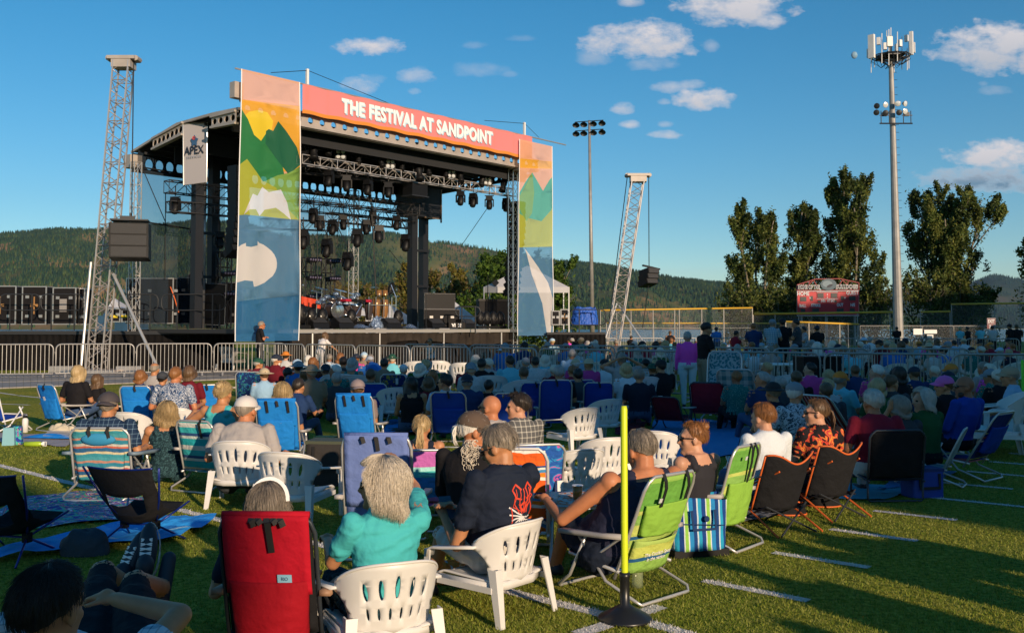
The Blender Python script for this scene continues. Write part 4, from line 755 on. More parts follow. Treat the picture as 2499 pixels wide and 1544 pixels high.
# line arrays ------------------------------------------------------------
def linearray(name, label, pts, w, h, d, m=None, smoothrz=SRZ, tilt=0):
    t = thing(name, label, 'loudspeaker', pts[0], smoothrz); o = V(t.location); Mi = Matrix.Rotation(-smoothrz, 3, 'Z')
    for i, p in enumerate(pts):
        q_ = Mi @ (V(p)-o); mb = MB(); mb.box(q_, (w, d, h*.94), Euler((-tilt-i*.045, 0, 0)).to_matrix(), taper=1.0); c = mb.build('cabinet', M_black, t)
        mb = MB(); mb.box(q_+Euler((-tilt-i*.045, 0, 0)).to_matrix() @ V((0, -d/2-.01, 0)), (w*.9, .02, h*.8), Euler((-tilt-i*.045, 0, 0)).to_matrix()); mb.build('grille', mat('speaker_grille', (.03, .03, .032), .6, bump=(120, .01)), c)
    return t
M_rig = M_dk
linearray('line_array', 'curved black line array hanging left of the left banner', [Sp(582-2*max(0, i-6), 415+i*18, .6) for i in range(12)], .55, .28, .55)
linearray('line_array', 'curved black line array hanging behind the right corner tower', [Sp(1262-1.5*max(0, i-4), 500+i*16, 1.2) for i in range(14)], .55, .30, .6)
# side wing with flight cases on the left ---------------------------------
wg = thing('stage_wing', 'low black side platform left of the stage with black skirt', 'platform', (0, 0, 0))
YW = 37.2; x0, x1 = P(-60, 800, YW).x, P(572, 800, YW).x
mb = MB(); mb.box(((x0+x1)/2, YW+2.0, 1.42), (x1-x0, 4, .12)); mb.build('deck', M_deck, wg)
mb = MB(); mb.grid(200, 4, lambda a, b: (x0+(x1-x0)*a, YW+.02+.03*math.sin(a*240), .02+1.34*b)); mb.build('skirt', M_skirt, wg, smooth=True)
mb = MB(); mb.box(((x0+x1)/2, YW-.03, 1.40), (x1-x0, .05, .1)); mb.build('deck_edge', M_dk, wg)
def railing(label, u0, u1, v0, v1, Y):
    a, b = P(u0, v1, Y), P(u1, v0, Y); t = thing('stage_railing', label, 'railing', (a.x, Y, a.z), 0, 'railings along the side platform'); w, h = b.x-a.x, b.z-a.z; r_ = .18; mb = MB()
    pts = [(0, 0, r_), (0, 0, h-r_), (r_*.3, 0, h-r_*.3), (r_, 0, h), (w-r_, 0, h), (w-r_*.3, 0, h-r_*.3), (w, 0, h-r_), (w, 0, r_), (w-r_*.3, 0, r_*.3), (w-r_, 0, 0), (r_, 0, 0), (r_*.3, 0, r_*.3)]; mb.path(pts, .025, 6, closed=True); mb.build('rail_loop', M_dk, t, smooth=True)
    for x in (w*.25, w*.8): mb = MB(); mb.tube((x, 0, h), (x, 0, -.75), .028, 6); mb.build('post', M_dk, t)
for (u0, u1, lb) in [(0, 98, 'black loop railing at the far left of the side platform'), (100, 203, 'black loop railing before the second group of flight cases'), (290, 386, 'black loop railing before the black equipment stack'), (394, 550, 'black loop railing nearest the left banner')]: railing(lb, u0, u1, 718, 757, 37.3)
M_case = mat('case_black', (.011, .010, .011), .6, spec=.15, nz=(3, .2)); M_trim = mat('case_trim', (.50, .48, .47), .35, .7); M_org = mat('case_print', (.32, .16, .05), .6)
def fcase(label, u0, u1, v0, v1, Y, d=.7, print_=False, name='flight_case', group='flight cases', latch=2):
    a, b = P(u0, v1, Y), P(u1, v0, Y); w, h = b.x-a.x, b.z-a.z; t = thing(name, label, 'flight case', (a.x+w/2, Y+d/2, a.z), 0, group)
    mb = MB(); mb.box((0, 0, h/2), (w-.03, d-.03, h-.03)); mb.build('case_body', M_case, t)
    mb = MB(); r_ = .02
    for sx in (-1, 1):
        for sy in (-1, 1): mb.box((sx*(w/2-r_), sy*(d/2-r_), h/2), (.045, .045, h))
    for sy in (-1, 1):
        for z in (r_, h-r_): mb.box((0, sy*(d/2-r_), z), (w-.09, .04, .04))
    for sx in (-1, 1):
        for z in (r_, h-r_): mb.box((sx*(w/2-r_), 0, z), (.04, d-.09, .04))
    mb.build('edge_trim', M_trim, t)
    for i in range(latch):
        x = (i-(latch-1)/2)*w*.55
        for z in ((h*.22, h*.72) if h > .8 else (h*.55,)): mb = MB(); mb.box((x, -d/2-.005, z), (.14, .02, .11)); mb.build('latch', M_trim, t)
    if print_: mb = MB(); mb.box((0, -d/2+.01, h*.5), (.05, .012, h*.45)); mb.box((0, -d/2+.008, h*.5), (.3, .012, .1)); mb.build('printed_mark', M_org, t)
    return t
fcase('tall flight case cut by the left edge of the photo', -40, 40, 697, 792, 38.6, print_=True); fcase('second tall flight case from the left, with an orange printed mark', 52, 114, 698, 792, 38.6, print_=True); fcase('third tall flight case from the left, with a white sheet on it', 127, 186, 701, 792, 38.6); fcase('fourth tall flight case, beside the leaning truss tower', 190, 208, 703, 792, 38.9)
mb = MB(); o_ = P(154, 745, 38.55); mb.box((0, 0, 0), (.28, .015, .5)); mb.box((0, -.008, .15), (.2, .01, .04)); tag(mb.build('paper_sheet', mat('paper_grey', (.25, .24, .24), .8), loc=o_), 'pale sheet taped to the third tall flight case', 'paper')
fcase('small equipment case with a yellow label, left of the cables', 262, 294, 752, 786, 38.2, .5); fcase('small equipment case with a yellow label, right of its twin', 296, 324, 755, 786, 38.2, .5)
for i, (u, lb) in enumerate([(277, 'yellow label on the left small case'), (306, 'yellow label on the right small case')]): mb = MB(); mb.box((0, 0, 0), (.32, .01, .1)); mb.box((0, -.006, .0), (.2, .01, .02)); tag(mb.build('yellow_label', mat('label_yellow', (.75, .55, .02), .6), loc=P(u, 772, 38.19)), lb, 'label')
fcase('wide black equipment stack behind the leaning truss', 306, 424, 678, 790, 39.2, 1.2, latch=3, name='equipment_rack'); fcase('silver-edged rack under the left masts', 430, 505, 676, 790, 40.0, 1.2, name='equipment_rack'); fcase('dark rack half hidden by the left banner', 528, 580, 688, 790, 39.6, .8, name='equipment_rack')
t = thing('video_screen', 'tilted black screen panel leaning before the racks', 'screen', P(510, 792, 38.4), .05); mb = MB(); mb.box((0, 0, .8), (1.25, .08, 1.6), Euler((.12, R(3), 0)).to_matrix()); mb.build('panel', M_black, t); mb = MB(); rr = Euler((.12, R(3), 0)).to_matrix(); mb.path([rr @ V(p)+V((0, -.05, .8)) for p in ((-.63, 0, -.8), (.63, 0, -.8), (.63, 0, .8), (-.63, 0, .8))], .02, 4, closed=True); mb.build('frame', M_trim, t)
for (u0, v0, u1, v1, lb) in [(416, 700, 436, 762, 'orange strap hanging down the silver-edged rack')]: mb = MB(); mb.path([P(u0, v0, 39.1), P((u0+u1)/2, (v0+v1)/2-4, 39.0), P(u1, v1, 39.1)], .02, 5); tag(mb.build('strap', mat('strap_orange', (.7, .13, .02), .7)), lb, 'strap')
# leaning truss towers with hung speakers -----------------------------------
def leaner(label, u0, v0, u1, v1, Y, w, n, head, legs, m=M_tr):
    a, b = G(u0, v0), P(u1, v1, Y); b.y = Y; a = GY(u0, Y); t = thing('leaning_truss_tower', label, 'truss tower', a); mb = MB(); truss(mb, (0, 0, .1), b-a, w, w, n, .035, r2=.017, side=(1, 0, 0)); mb.build('lattice', m, t)
    mb = MB(); c = b-a; mb.box(c+V((0, 0, .08)), (head, w*1.2, .12)); mb.box(c+V((0, 0, -.12)), (head*.7, w*1.1, .3)); mb.tube(c+V((-head/2, -.2, .08)), c+V((-head/2, .2, .08)), .1, 8); mb.tube(c+V((head/2, -.2, .08)), c+V((head/2, .2, .08)), .1, 8); mb.build('head_block', M_beam, t)
    for (uu0, vv0, uu1, r_) in legs: mb = MB(); g_ = GY(uu1, Y-1.0); mb.tube(P(uu0, vv0, Y)-a, g_-a, r_, 8); mb.build('brace', M_alu, t)
    mb = MB(); mb.box((0, 0, .06), (1.9, 1.6, .1)); 
    for x in (-1.2, 1.2): mb.box((x, 0, .12), (.9, .3, .22))
    mb.build('base_frame', M_tr, t); return t, a, b
tt, ta, tbp = leaner('big silver lattice tower leaning right at the left of the stage, with a hung loudspeaker', 236, 0, 302, 150, 35.6, .55, 30, 1.0, [(276, 668, 392, .055), (222, 640, 196, .05)])
mb = MB(); mb.tube(P(326, 145, 35.6)-ta, P(321, 545, 35.6)-ta, .022, 5); mb.build('hoist_chain', M_dk, tt)
t = linearray('hung_loudspeaker', 'three-cabinet black loudspeaker hung beside the left lattice tower', [P(318, 561+i*29, 34.6) for i in range(3)], 1.30, .43, .95, smoothrz=.25); mb = MB(); mb.box((0, 0, .32), (1.25, .9, .05)); mb.box((-.1, 0, .42), (.5, .1, .14)); mb.tube((0, 0, .35), (0, 0, .6), .04); mb.build('rigging_frame', M_dk, t)
tt, ta, tbp = leaner('silver lattice tower leaning right, beyond the right banner', 1492, 0, 1557, 432, 50, .62, 22, 1.15, [(1510, 745, 1600, .045), (1505, 740, 1460, .045)])
mb = MB(); mb.tube(P(1532, 422, 50)-ta, P(1486, 790, 50)-ta, .022, 4); mb.tube(P(1583, 422, 50)-ta, P(1584, 652, 50)-ta, .022, 4); mb.tube(P(1584, 690, 50)-ta, P(1568, 800, 50)-ta, .02, 4); mb.build('cable', M_dk, tt)
t = linearray('hung_loudspeaker', 'tilted black loudspeaker hanging on a cable at the right tower', [P(1584-i*1.5, 664+i*13, 50) for i in range(3)], .75, .30, .7, smoothrz=.6, tilt=.2); mb = MB(); mb.box((.15, 0, .25), (1.15, .12, .08), Euler((0, R(8), 0)).to_matrix()); mb.build('rigging_frame', M_dk, t)
# canopy tent, peaked tents ----------------------------------------------------
M_tent = mat('tent_white', (.62, .62, .66), .7, trans=.25, bump=(4, .02))
t = thing('canopy_tent', 'white pop-up canopy tent with a low peak behind the right banner', 'tent', GY(1283, 52)); o = V(t.location); q = lambda u, v, dy=0: P(u, v, 52+dy)-o
c4 = [q(1181, 700, -1.2), q(1388, 700, -1.2), q(1375, 699, 2.4), q(1195, 699, 2.4)]; pk = q(1287, 648, .6); mb = MB()
for i in range(4):
    a, b = c4[i], c4[(i+1) % 4]; mb.add([a, b, pk], [(0, 1, 2)]); d = V((0, 0, -.3)); mb.add([a, b, b+d, a+d], [(0, 1, 2, 3)])
mb.build('canopy', M_tent, t)
for c in c4: mb = MB(); mb.tube(c, (c.x, c.y, 0), .035, 6); mb.build('leg', M_wht, t)
mb = MB(); mb.box(q(1209, 690, -1.25), (.28, .02, .3), Euler((0, R(45), 0)).to_matrix()); mb.build('dark_emblem', M_dk, t)
def peak(label, pts, top_, Y):
    o = GY(pts[0][0], Y); t = thing('peaked_tent', label, 'tent', o, 0, 'small white tents behind the stage'); mb = MB(); L_ = [P(*p, Y)-o for p in pts]; Bk = [p+V((0, 2.6, 0)) for p in L_]; T = P(*top_, Y+1.2)-o
    for R_ in (L_, Bk[::-1]):
        for a, b in zip(R_, R_[1:]):
            m_ = (a+b+T)/3-V((0, 0, .12)); mb.add([a, b, m_, T], [(0, 1, 2), (1, 3, 2), (3, 0, 2)])
    mb.add([L_[0], Bk[0], T, L_[-1], Bk[-1]], [(0, 1, 2), (3, 4, 2)]); mb.build('canopy', M_tent, t)
    mb = MB()
    for p in (L_[0], L_[-1], Bk[0], Bk[-1]): mb.add([p+V((-.3, 0, 0)), p+V((.3, 0, 0)), V((p.x+.3, p.y, 0)), V((p.x-.3, p.y, 0))], [(0, 1, 2, 3)])
    mb.build('wall', M_tent, t)
peak('peaked blue-white tent right of the monitor rack, behind the stage', [(1100, 786), (1140, 786), (1172, 786)], (1107, 734), 58); peak('white tent slope seen left of the dark masts', [(930, 790), (980, 790), (1020, 790)], (944, 738), 56); peak('white tent behind the drum kit', [(780, 770), (850, 770), (905, 770)], (830, 718), 57); peak('white tent corner right of the percussion', [(1040, 790), (1060, 790), (1085, 790)], (1052, 745), 57); peak('pale tent seen behind the leaning tower on the left', [(250, 770), (290, 770), (312, 770)], (278, 726), 60)
# gear on the stage -------------------------------------------------------------
def dk(u, b): a = Sa(u, b); return S(a, b, DZ)        # a spot on the deck
def kit(name, label, cat, u, b, group=None, rz=SRZ): return thing(name, label, cat, dk(u, b), rz, group)
M_gl = mat('gold_brown', (.32, .16, .06), .25, .3); M_cr = mat('chrome', (.6, .6, .62), .15, .9); M_redc = mat('red_cloth', (.55, .05, .015), .7); M_foil = mat('foil_blue', (.35, .45, .6), .15, .8, bump=(30, .05)); M_shell = mat('drum_shell', (.08, .06, .06), .2, .3)
t = kit('drum_kit', 'chrome and dark drum kit with cymbals at stage left of centre', 'drum kit', 815, 3.0)
def drum(c, r_, h, ax, nm='drum', m=None):
    mb = MB(); mb.lathe(c, [(r_, -h/2), (r_, h/2)], 16, axis=ax); d = mb.build(nm, m or M_shell, t, smooth=True); mb = MB(); mb.lathe(c, [(0, h/2+.005), (r_, h/2+.005), (r_*1.05, h/2), (r_*1.05, h/2-.03), (r_, h/2-.03)], 16, axis=ax); mb.lathe(c, [(r_*1.04, -h/2), (r_*1.04, -h/2+.03), (r_, -h/2+.04)], 16, axis=ax); mb.build('hoop', M_cr, d, smooth=True)
drum((0, 0, .75), .33, .5, (0, -1, 0), 'bass_drum'); drum((-.6, .2, .95), .22, .3, (0, -.3, 1), 'tom'); drum((-.15, -.05, 1.2), .17, .2, (0, -.4, 1), 'tom'); drum((.3, -.05, 1.2), .17, .2, (0, -.4, 1), 'tom'); drum((.7, .1, .8), .24, .45, (0, -.1, 1), 'tom'); drum((1.0, -.2, .75), .25, .5, (0, -.2, 1), 'tom')
for (x, y, z, r_) in [(-.9, 0, 1.5, .25), (-.4, .3, 1.65, .28), (.6, .3, 1.6, .28), (1.1, 0, 1.45, .27), (-1.1, .4, 1.2, .2)]: mb = MB(); mb.lathe((x, y, z), [(0, .02), (r_, 0)], 14, axis=(.1, -.25, 1)); cy = mb.build('cymbal', M_cr, t, smooth=True); mb = MB(); mb.tube((x, y, z), (x, y, .3), .015, 5); mb.build('cymbal_stand', M_cr, cy)
mb = MB(); mb.box((0, .1, .15), (2.8, 1.9, .3)); mb.build('drum_riser', M_skirt, t)
for i in range(9): mb = MB(); a = -1.2+i*.3; mb.ell((a, -.5+.1*(i % 3), 1.05+.12*(i % 4)), (.16, .12, .1), nu=8, nv=5); mb.build('foil_wrap', M_foil, t, smooth=True)
t = kit('percussion_set', 'pair of brown congas with small drums on a rack', 'drums', 918, 2.6)
for (x, r_) in ((-.42, .2), (0, .2), (.48, .19)): mb = MB(); mb.lathe((x, 0, .9), [(r_*.55, -.55), (r_*.9, -.1), (r_, .15), (r_*.85, .35), (0, .36)], 14); mb.build('conga', M_gl if x > -.4 else M_shell, t, smooth=True)
for (x, z) in ((.15, 1.55), (.5, 1.55)): mb = MB(); mb.lathe((x, 0, z), [(.12, -.12), (.12, .1), (0, .1)], 12); mb.build('bongo', M_gl, t, smooth=True)
mb = MB(); [mb.tube((x, -.22, 0), (x, -.22, 1.35), .02, 5) for x in (-.6, -.2, .25, .7, .95)]; mb.tube((-.6, -.22, 1.0), (.95, -.22, 1.0), .02, 5); mb.tube((-.6, -.22, .45), (.95, -.22, .45), .02, 5); mb.tube((.95, -.22, 1.35), (.85, 0, 1.9), .02); mb.build('rack', M_cr, t)
mb = MB(); mb.lathe((-.1, 0, 1.75), [(0, .02), (.22, 0)], 12); mb.lathe((1.25, .1, 1.4), [(0, .02), (.2, 0)], 12); mb.build('cymbal', M_cr, t); mb = MB(); mb.ell((.95, .1, 1.75), (.16, .12, .28), Euler((0, .4, 0)).to_matrix()); mb.build('cloth_cover', M_black, t, smooth=True)
t = kit('keyboard', 'keyboard with red ends on a stand left of the congas', 'keyboard', 868, 2.4); mb = MB(); mb.box((0, 0, 1.15), (1.35, .35, .1)); mb.build('keys_body', M_black, t); mb = MB(); mb.box((-.55, -.02, 1.16), (.3, .36, .1)); mb.box((.55, -.02, 1.16), (.3, .36, .1)); mb.build('red_panel', mat('key_red', (.4, .01, .03), .4), t); mb = MB(); mb.tube((-.4, 0, 0), (.4, 0, 1.1), .02); mb.tube((.4, 0, 0), (-.4, 0, 1.1), .02); mb.build('stand', M_cr, t)
t = kit('cloth_covered_rack', 'bright red cloth draped over a low rack near the left banner', 'covered rack', 762, 3.0); mb = MB(); mb.grid(8, 4, lambda a, b: (-.55+1.0*a, .02*math.sin(a*20), 1.3-.35*b-.15*a)); mb.build('red_cloth', M_redc, t, solid=.02); mb = MB(); mb.box((0, .2, .6), (1.2, .4, .9)); mb.build('rack_body', M_case, t)
# light towers at the back
for (u, lb) in [(752, 'black ladder light tower nearest the left banner'), (800, 'black ladder light tower left of the drum kit'), (545, 'black ladder light tower left of the left banner')]:
    t = kit('light_tower', lb, 'light tower', u, 4.4, 'light towers at the back of the stage'); mb = MB(); truss(mb, (0, 0, 0), (0, 0, 3.0), .5, .3, 5, .03, side=(1, 0, 0)); mb.build('ladder_frame', M_trd, t)
    for z in (1.35, 2.15, 2.9): mb = MB(); mb.box((.1, -.25, z), (.7, .2, .16), Euler((.3, -.15, 0)).to_matrix()); bb = mb.build('light_bar', M_black, t); mb = MB(); [mb.lathe((-.15+.13*i, -.36, z), [(.05, 0), (0, .02)], 8, axis=(0, -1, -.2)) for i in range(5)]; mb.build('lenses', mat('led_dark', (.10, .09, .16), .3), bb)
# floor monitors, fan-shaped lights, cases
def wedge(label, u, b, w=.75):
    t = kit('floor_monitor', label, 'loudspeaker', u, b, 'wedge monitors along the stage front'); mb = MB(); x = w/2; vs = [(-x, -.25, 0), (x, -.25, 0), (x, .3, 0), (-x, .3, 0), (-x, -.2, .2), (x, -.2, .2), (x, .12, .42), (-x, .12, .42), (x, .3, .4), (-x, .3, .4)]
    mb.add(vs, [(0, 3, 2, 1), (0, 1, 5, 4), (4, 5, 6, 7), (7, 6, 8, 9), (9, 8, 2, 3), (0, 4, 7, 9, 3), (1, 2, 8, 6, 5)]); mb.build('cabinet', M_black, t); mb = MB(); mb.add([(-x*.9, -.20, .225), (x*.9, -.20, .225), (x*.9, .1, .425), (-x*.9, .1, .425)], [(0, 1, 2, 3)]); mb.build('grille', MATS['speaker_grille'], t, solid=.01)
for u, lb in [(838, 'under the drum kit'), (955, 'below the congas'), (1062, 'left of the stencilled box'), (1140, 'left of the four covered lights'), (776, 'first right of the left banner')]: wedge('black wedge monitor on the stage front, '+lb, u, .7)
def wash():
    t = thing('floor_wash_light', '', 'stage light'); mb = MB(); mb.ell((0, 0, .42), (.2, .16, .3), nu=14, nv=10); mb.build('head', M_black, t, smooth=True); mb = MB(); mb.path([(-.22, 0, .35), (-.22, 0, .08), (.22, 0, .08), (.22, 0, .35)], .03, 6); mb.box((0, 0, .05), (.4, .3, .1)); mb.build('yoke', M_black, t)
    mb = MB(); mb.lathe((0, -.12, .45), [(.14, 0), (0, .04)], 12, axis=(0, -1, .2)); mb.build('lens', mat('lens_dark', (.06, .055, .05), .15), t, smooth=True); return t
w0 = wash(); wg_ = 'covered wash lights standing on the stage'
for i, (u, b, lb) in enumerate([(735, .8, 'beside the left banner foot'), (760, .8, 'second from the left banner'), (787, .9, 'third from the left banner'), (858, 1.6, 'before the keyboard'), (972, 1.4, 'standing alone before the white tent slope'), (1172, .9, 'first of four at the right end'), (1188, .9, 'second of four at the right end'), (1204, .9, 'third of four at the right end'), (1221, .9, 'last of four beside the right corner tower')]):
    lab = 'black oval wash light '+lb
    if i == 0: w0.location = dk(u, b); w0.rotation_euler.z = SRZ; w0['label'] = lab; w0['group'] = wg_; w0.scale = (1.3,)*3
    else: dup(w0, dk(u, b), SRZ-.2, lab, wg_, 1.1)
t = kit('monitor_rack', 'black rack with two dark screens on top near the masts', 'rack', 1072, 1.6, rz=SRZ-.4); mb = MB(); mb.box((0, 0, .42), (1.7, .6, .84)); mb.build('case_body', M_case, t); mb = MB(); mb.box((0, 0, 1.2), (1.45, .1, .68)); mb.build('screen', M_black, t); mb = MB(); mb.path([(-.73, -.07, .86), (.73, -.07, .86), (.73, -.07, 1.54), (-.73, -.07, 1.54)], .018, 4, closed=True); mb.path([(-.84, -.31, .02), (.84, -.31, .02), (.84, -.31, .83), (-.84, -.31, .83)], .018, 4, closed=True); mb.build('edge_trim', M_trim, t)
for x in (-.5, 0, .5): mb = MB(); mb.box((x, -.31, .5), (.16, .02, .1)); mb.build('latch', M_trim, t)
t = kit('equipment_rack', 'dark mixer rack under the canopy tent, right of the masts', 'rack', 1205, 2.2, rz=.3); mb = MB(); mb.box((0, 0, .75), (1.6, .6, 1.1)); mb.build('case_body', M_case, t); mb = MB(); mb.box((0, -.1, 1.35), (1.7, .5, .1)); mb.tube((-.3, 0, 1.4), (-.3, 0, 2.6), .02); mb.build('tray', M_black, t)
t = kit('stencilled_box', 'low black box stencilled 25 at the stage front', 'box', 1113, .35, rz=SRZ-.5); mb = MB(); mb.box((0, 0, .13), (.75, .3, .26)); mb.build('box_body', M_case, t); writing('lettering', 'VI  25', .2, M_let, frame_mat((0, -.16, .13), (1, 0, 0), (0, 0, 1)), t, off=.008)
for i, (u, b, w, lb) in enumerate([(925, 1.0, 1.2, 'heap of crumpled silver-blue foil below the congas'), (880, .5, .9, 'flat piece of crumpled foil left of the foil heap'), (1000, .5, .7, 'small flat crumpled foil near the masts')]):
    t = kit('foil_sheet', lb, 'foil', u, b); r_ = random.Random(i); mb = MB(); hh = .5 if i == 0 else .16; mb.grid(14, 10, lambda a, c: (w*(a-.5), .5*(c-.5), .02+hh*max(0, math.sin(a*PI)*math.sin(c*PI))*r_.uniform(.6, 1.1))); mb.build('foil', M_foil, t)
for i, (u, b, h, lb) in enumerate([(716, 1.0, 1.5, 'mic stand beside the left banner'), (905, .8, 1.2, 'mic stand before the congas'), (948, 1.6, 1.5, 'mic stand right of the congas'), (1040, .8, 1.4, 'mic stand before the monitor rack'), (1082, 2.2, 2.0, 'mic stand above the monitor rack')]):
    t = kit('mic_stand', lb, 'mic stand', u, b); mb = MB(); mb.tube((0, 0, 0), (0, 0, h), .014, 5); mb.tube((0, 0, h), (.35, -.1, h+.12), .01, 5); [mb.tube((0, 0, .12), (.25*math.cos(a), .25*math.sin(a), .01), .012, 4) for a in (0, 2.1, 4.2)]; mb.build('stand', M_dk, t); mb = MB(); mb.ell((.37, -.1, h+.13), (.03, .03, .05), nu=8, nv=5); mb.build('microphone', M_cr, t)
# right side platform with cases and blue tarp
wg = thing('stage_wing', 'low black side platform right of the stage with black skirt', 'platform', (0, 0, 0)); YR = 45.5; x0, x1 = P(1335, 800, YR).x, P(1478, 800, YR).x
mb = MB(); mb.box(((x0+x1)/2, YR+1.5, 1.35), (x1-x0, 3, .1)); mb.build('deck', M_deck, wg); mb = MB(); mb.grid(60, 3, lambda a, b: (x0+(x1-x0)*a, YR+.03*math.sin(a*80), .02+1.28*b)); mb.build('skirt', M_skirt, wg, smooth=True)
fcase('small flight case right of the right banner', 1346, 1366, 758, 793, 46, .5); fcase('small flight case with an orange label beside the blue tarp', 1368, 1388, 754, 793, 46, .5, print_=True)
t = thing('tarp_bundle', 'crumpled bright blue tarp covering gear beyond the right banner', 'tarp', P(1427, 793, 46.5)); mb = MB(); mb.grid(30, 16, lambda a, b: (.68*math.cos(2*PI*a)*(1-.25*b)*(1+.12*noise.noise(V((math.cos(a*6.28)*3, b*5, 2)))), .5*math.sin(2*PI*a)*(1-.4*b), .85*b**.8*(1+.15*noise.noise(V((math.cos(a*6.28)*2, math.sin(a*6.28)*2, b*3)))) if b < .97 else .8)); mb.add([], []); mb.build('tarp', mat('tarp_blue', (.02, .10, .48), .45, bump=(7, .12)), t, smooth=True); mb = MB(); mb.ell((0, 0, .4), (.6, .42, .42)); mb.build('covered_gear', M_case, t)
railing('black loop railing beyond the right banner', 1392, 1478, 755, 793, 45.6); railing('black loop railing at the back of the stage by the peaked tent', 1112, 1172, 748, 772, 42.5)
# ============================================================ PEOPLE
from mathutils.bvhtree import BVHTree
SKIN = {'tan': mat('skin_tan', (.46, .21, .10), .5, sss=.08, spec=.35, nz=(14, .10)), 'fair': mat('skin_fair', (.52, .27, .17), .5, sss=.08, spec=.35, nz=(14, .08)), 'red': mat('skin_ruddy', (.48, .19, .09), .5, sss=.08, spec=.35, nz=(12, .12)), 'brown': mat('skin_brown', (.30, .13, .07), .5, spec=.3, nz=(14, .08))}
def hairmat(name, c1, c2, rough=.45):
    if name in MATS: return MATS[name]
    m = bpy.data.materials.new(name); MATS[name] = m; m.use_nodes = True; nt = m.node_tree; b = nt.nodes['Principled BSDF']; b.inputs['Roughness'].default_value = rough; b.inputs['Specular IOR Level'].default_value = .35
    tc = nt.nodes.new('ShaderNodeTexCoord'); mp = nt.nodes.new('ShaderNodeMapping'); mp.inputs['Scale'].default_value = (45, 45, 7); nt.links.new(tc.outputs['Object'], mp.inputs[0])
    n = nt.nodes.new('ShaderNodeTexNoise'); n.inputs['Scale'].default_value = 1; n.inputs['Detail'].default_value = 3; nt.links.new(mp.outputs[0], n.inputs['Vector'])
    nt.links.new(ramp(nt, nt.nodes.new, n.outputs[0], [(.25, tuple(a*.55+b*.45 for a, b in zip(c1, c2))), (.75, c2)], False), b.inputs['Base Color'])
    bp = nt.nodes.new('ShaderNodeBump'); bp.inputs['Distance'].default_value = .008; nt.links.new(n.outputs[0], bp.inputs['Height']); nt.links.new(bp.outputs[0], b.inputs['Normal']); return m
HAIR = {'brown': hairmat('hair_brown', (.05, .028, .015), (.14, .08, .04)), 'dark': hairmat('hair_dark', (.012, .009, .008), (.035, .026, .02)), 'blond': hairmat('hair_blond', (.22, .14, .06), (.50, .36, .18)), 'grey': hairmat('hair_grey', (.16, .15, .14), (.42, .39, .36)), 'white': hairmat('hair_white', (.42, .39, .35), (.72, .68, .62)),
        'auburn': hairmat('hair_auburn', (.12, .045, .015), (.28, .12, .04)), 'greybrown': hairmat('hair_greybrown', (.09, .075, .06), (.30, .25, .20)), 'ash': hairmat('hair_ash', (.52, .45, .36), (.68, .60, .49))}
M_lip = mat('lips', (.38, .12, .09), .5); M_eye = mat('eye_dark', (.03, .02, .018), .2); M_shoe = mat('shoe_dark', (.02, .024, .035), .6); M_sole = mat('shoe_sole', (.6, .58, .54), .7); M_sun = mat('sunglass', (.01, .008, .008), .1)
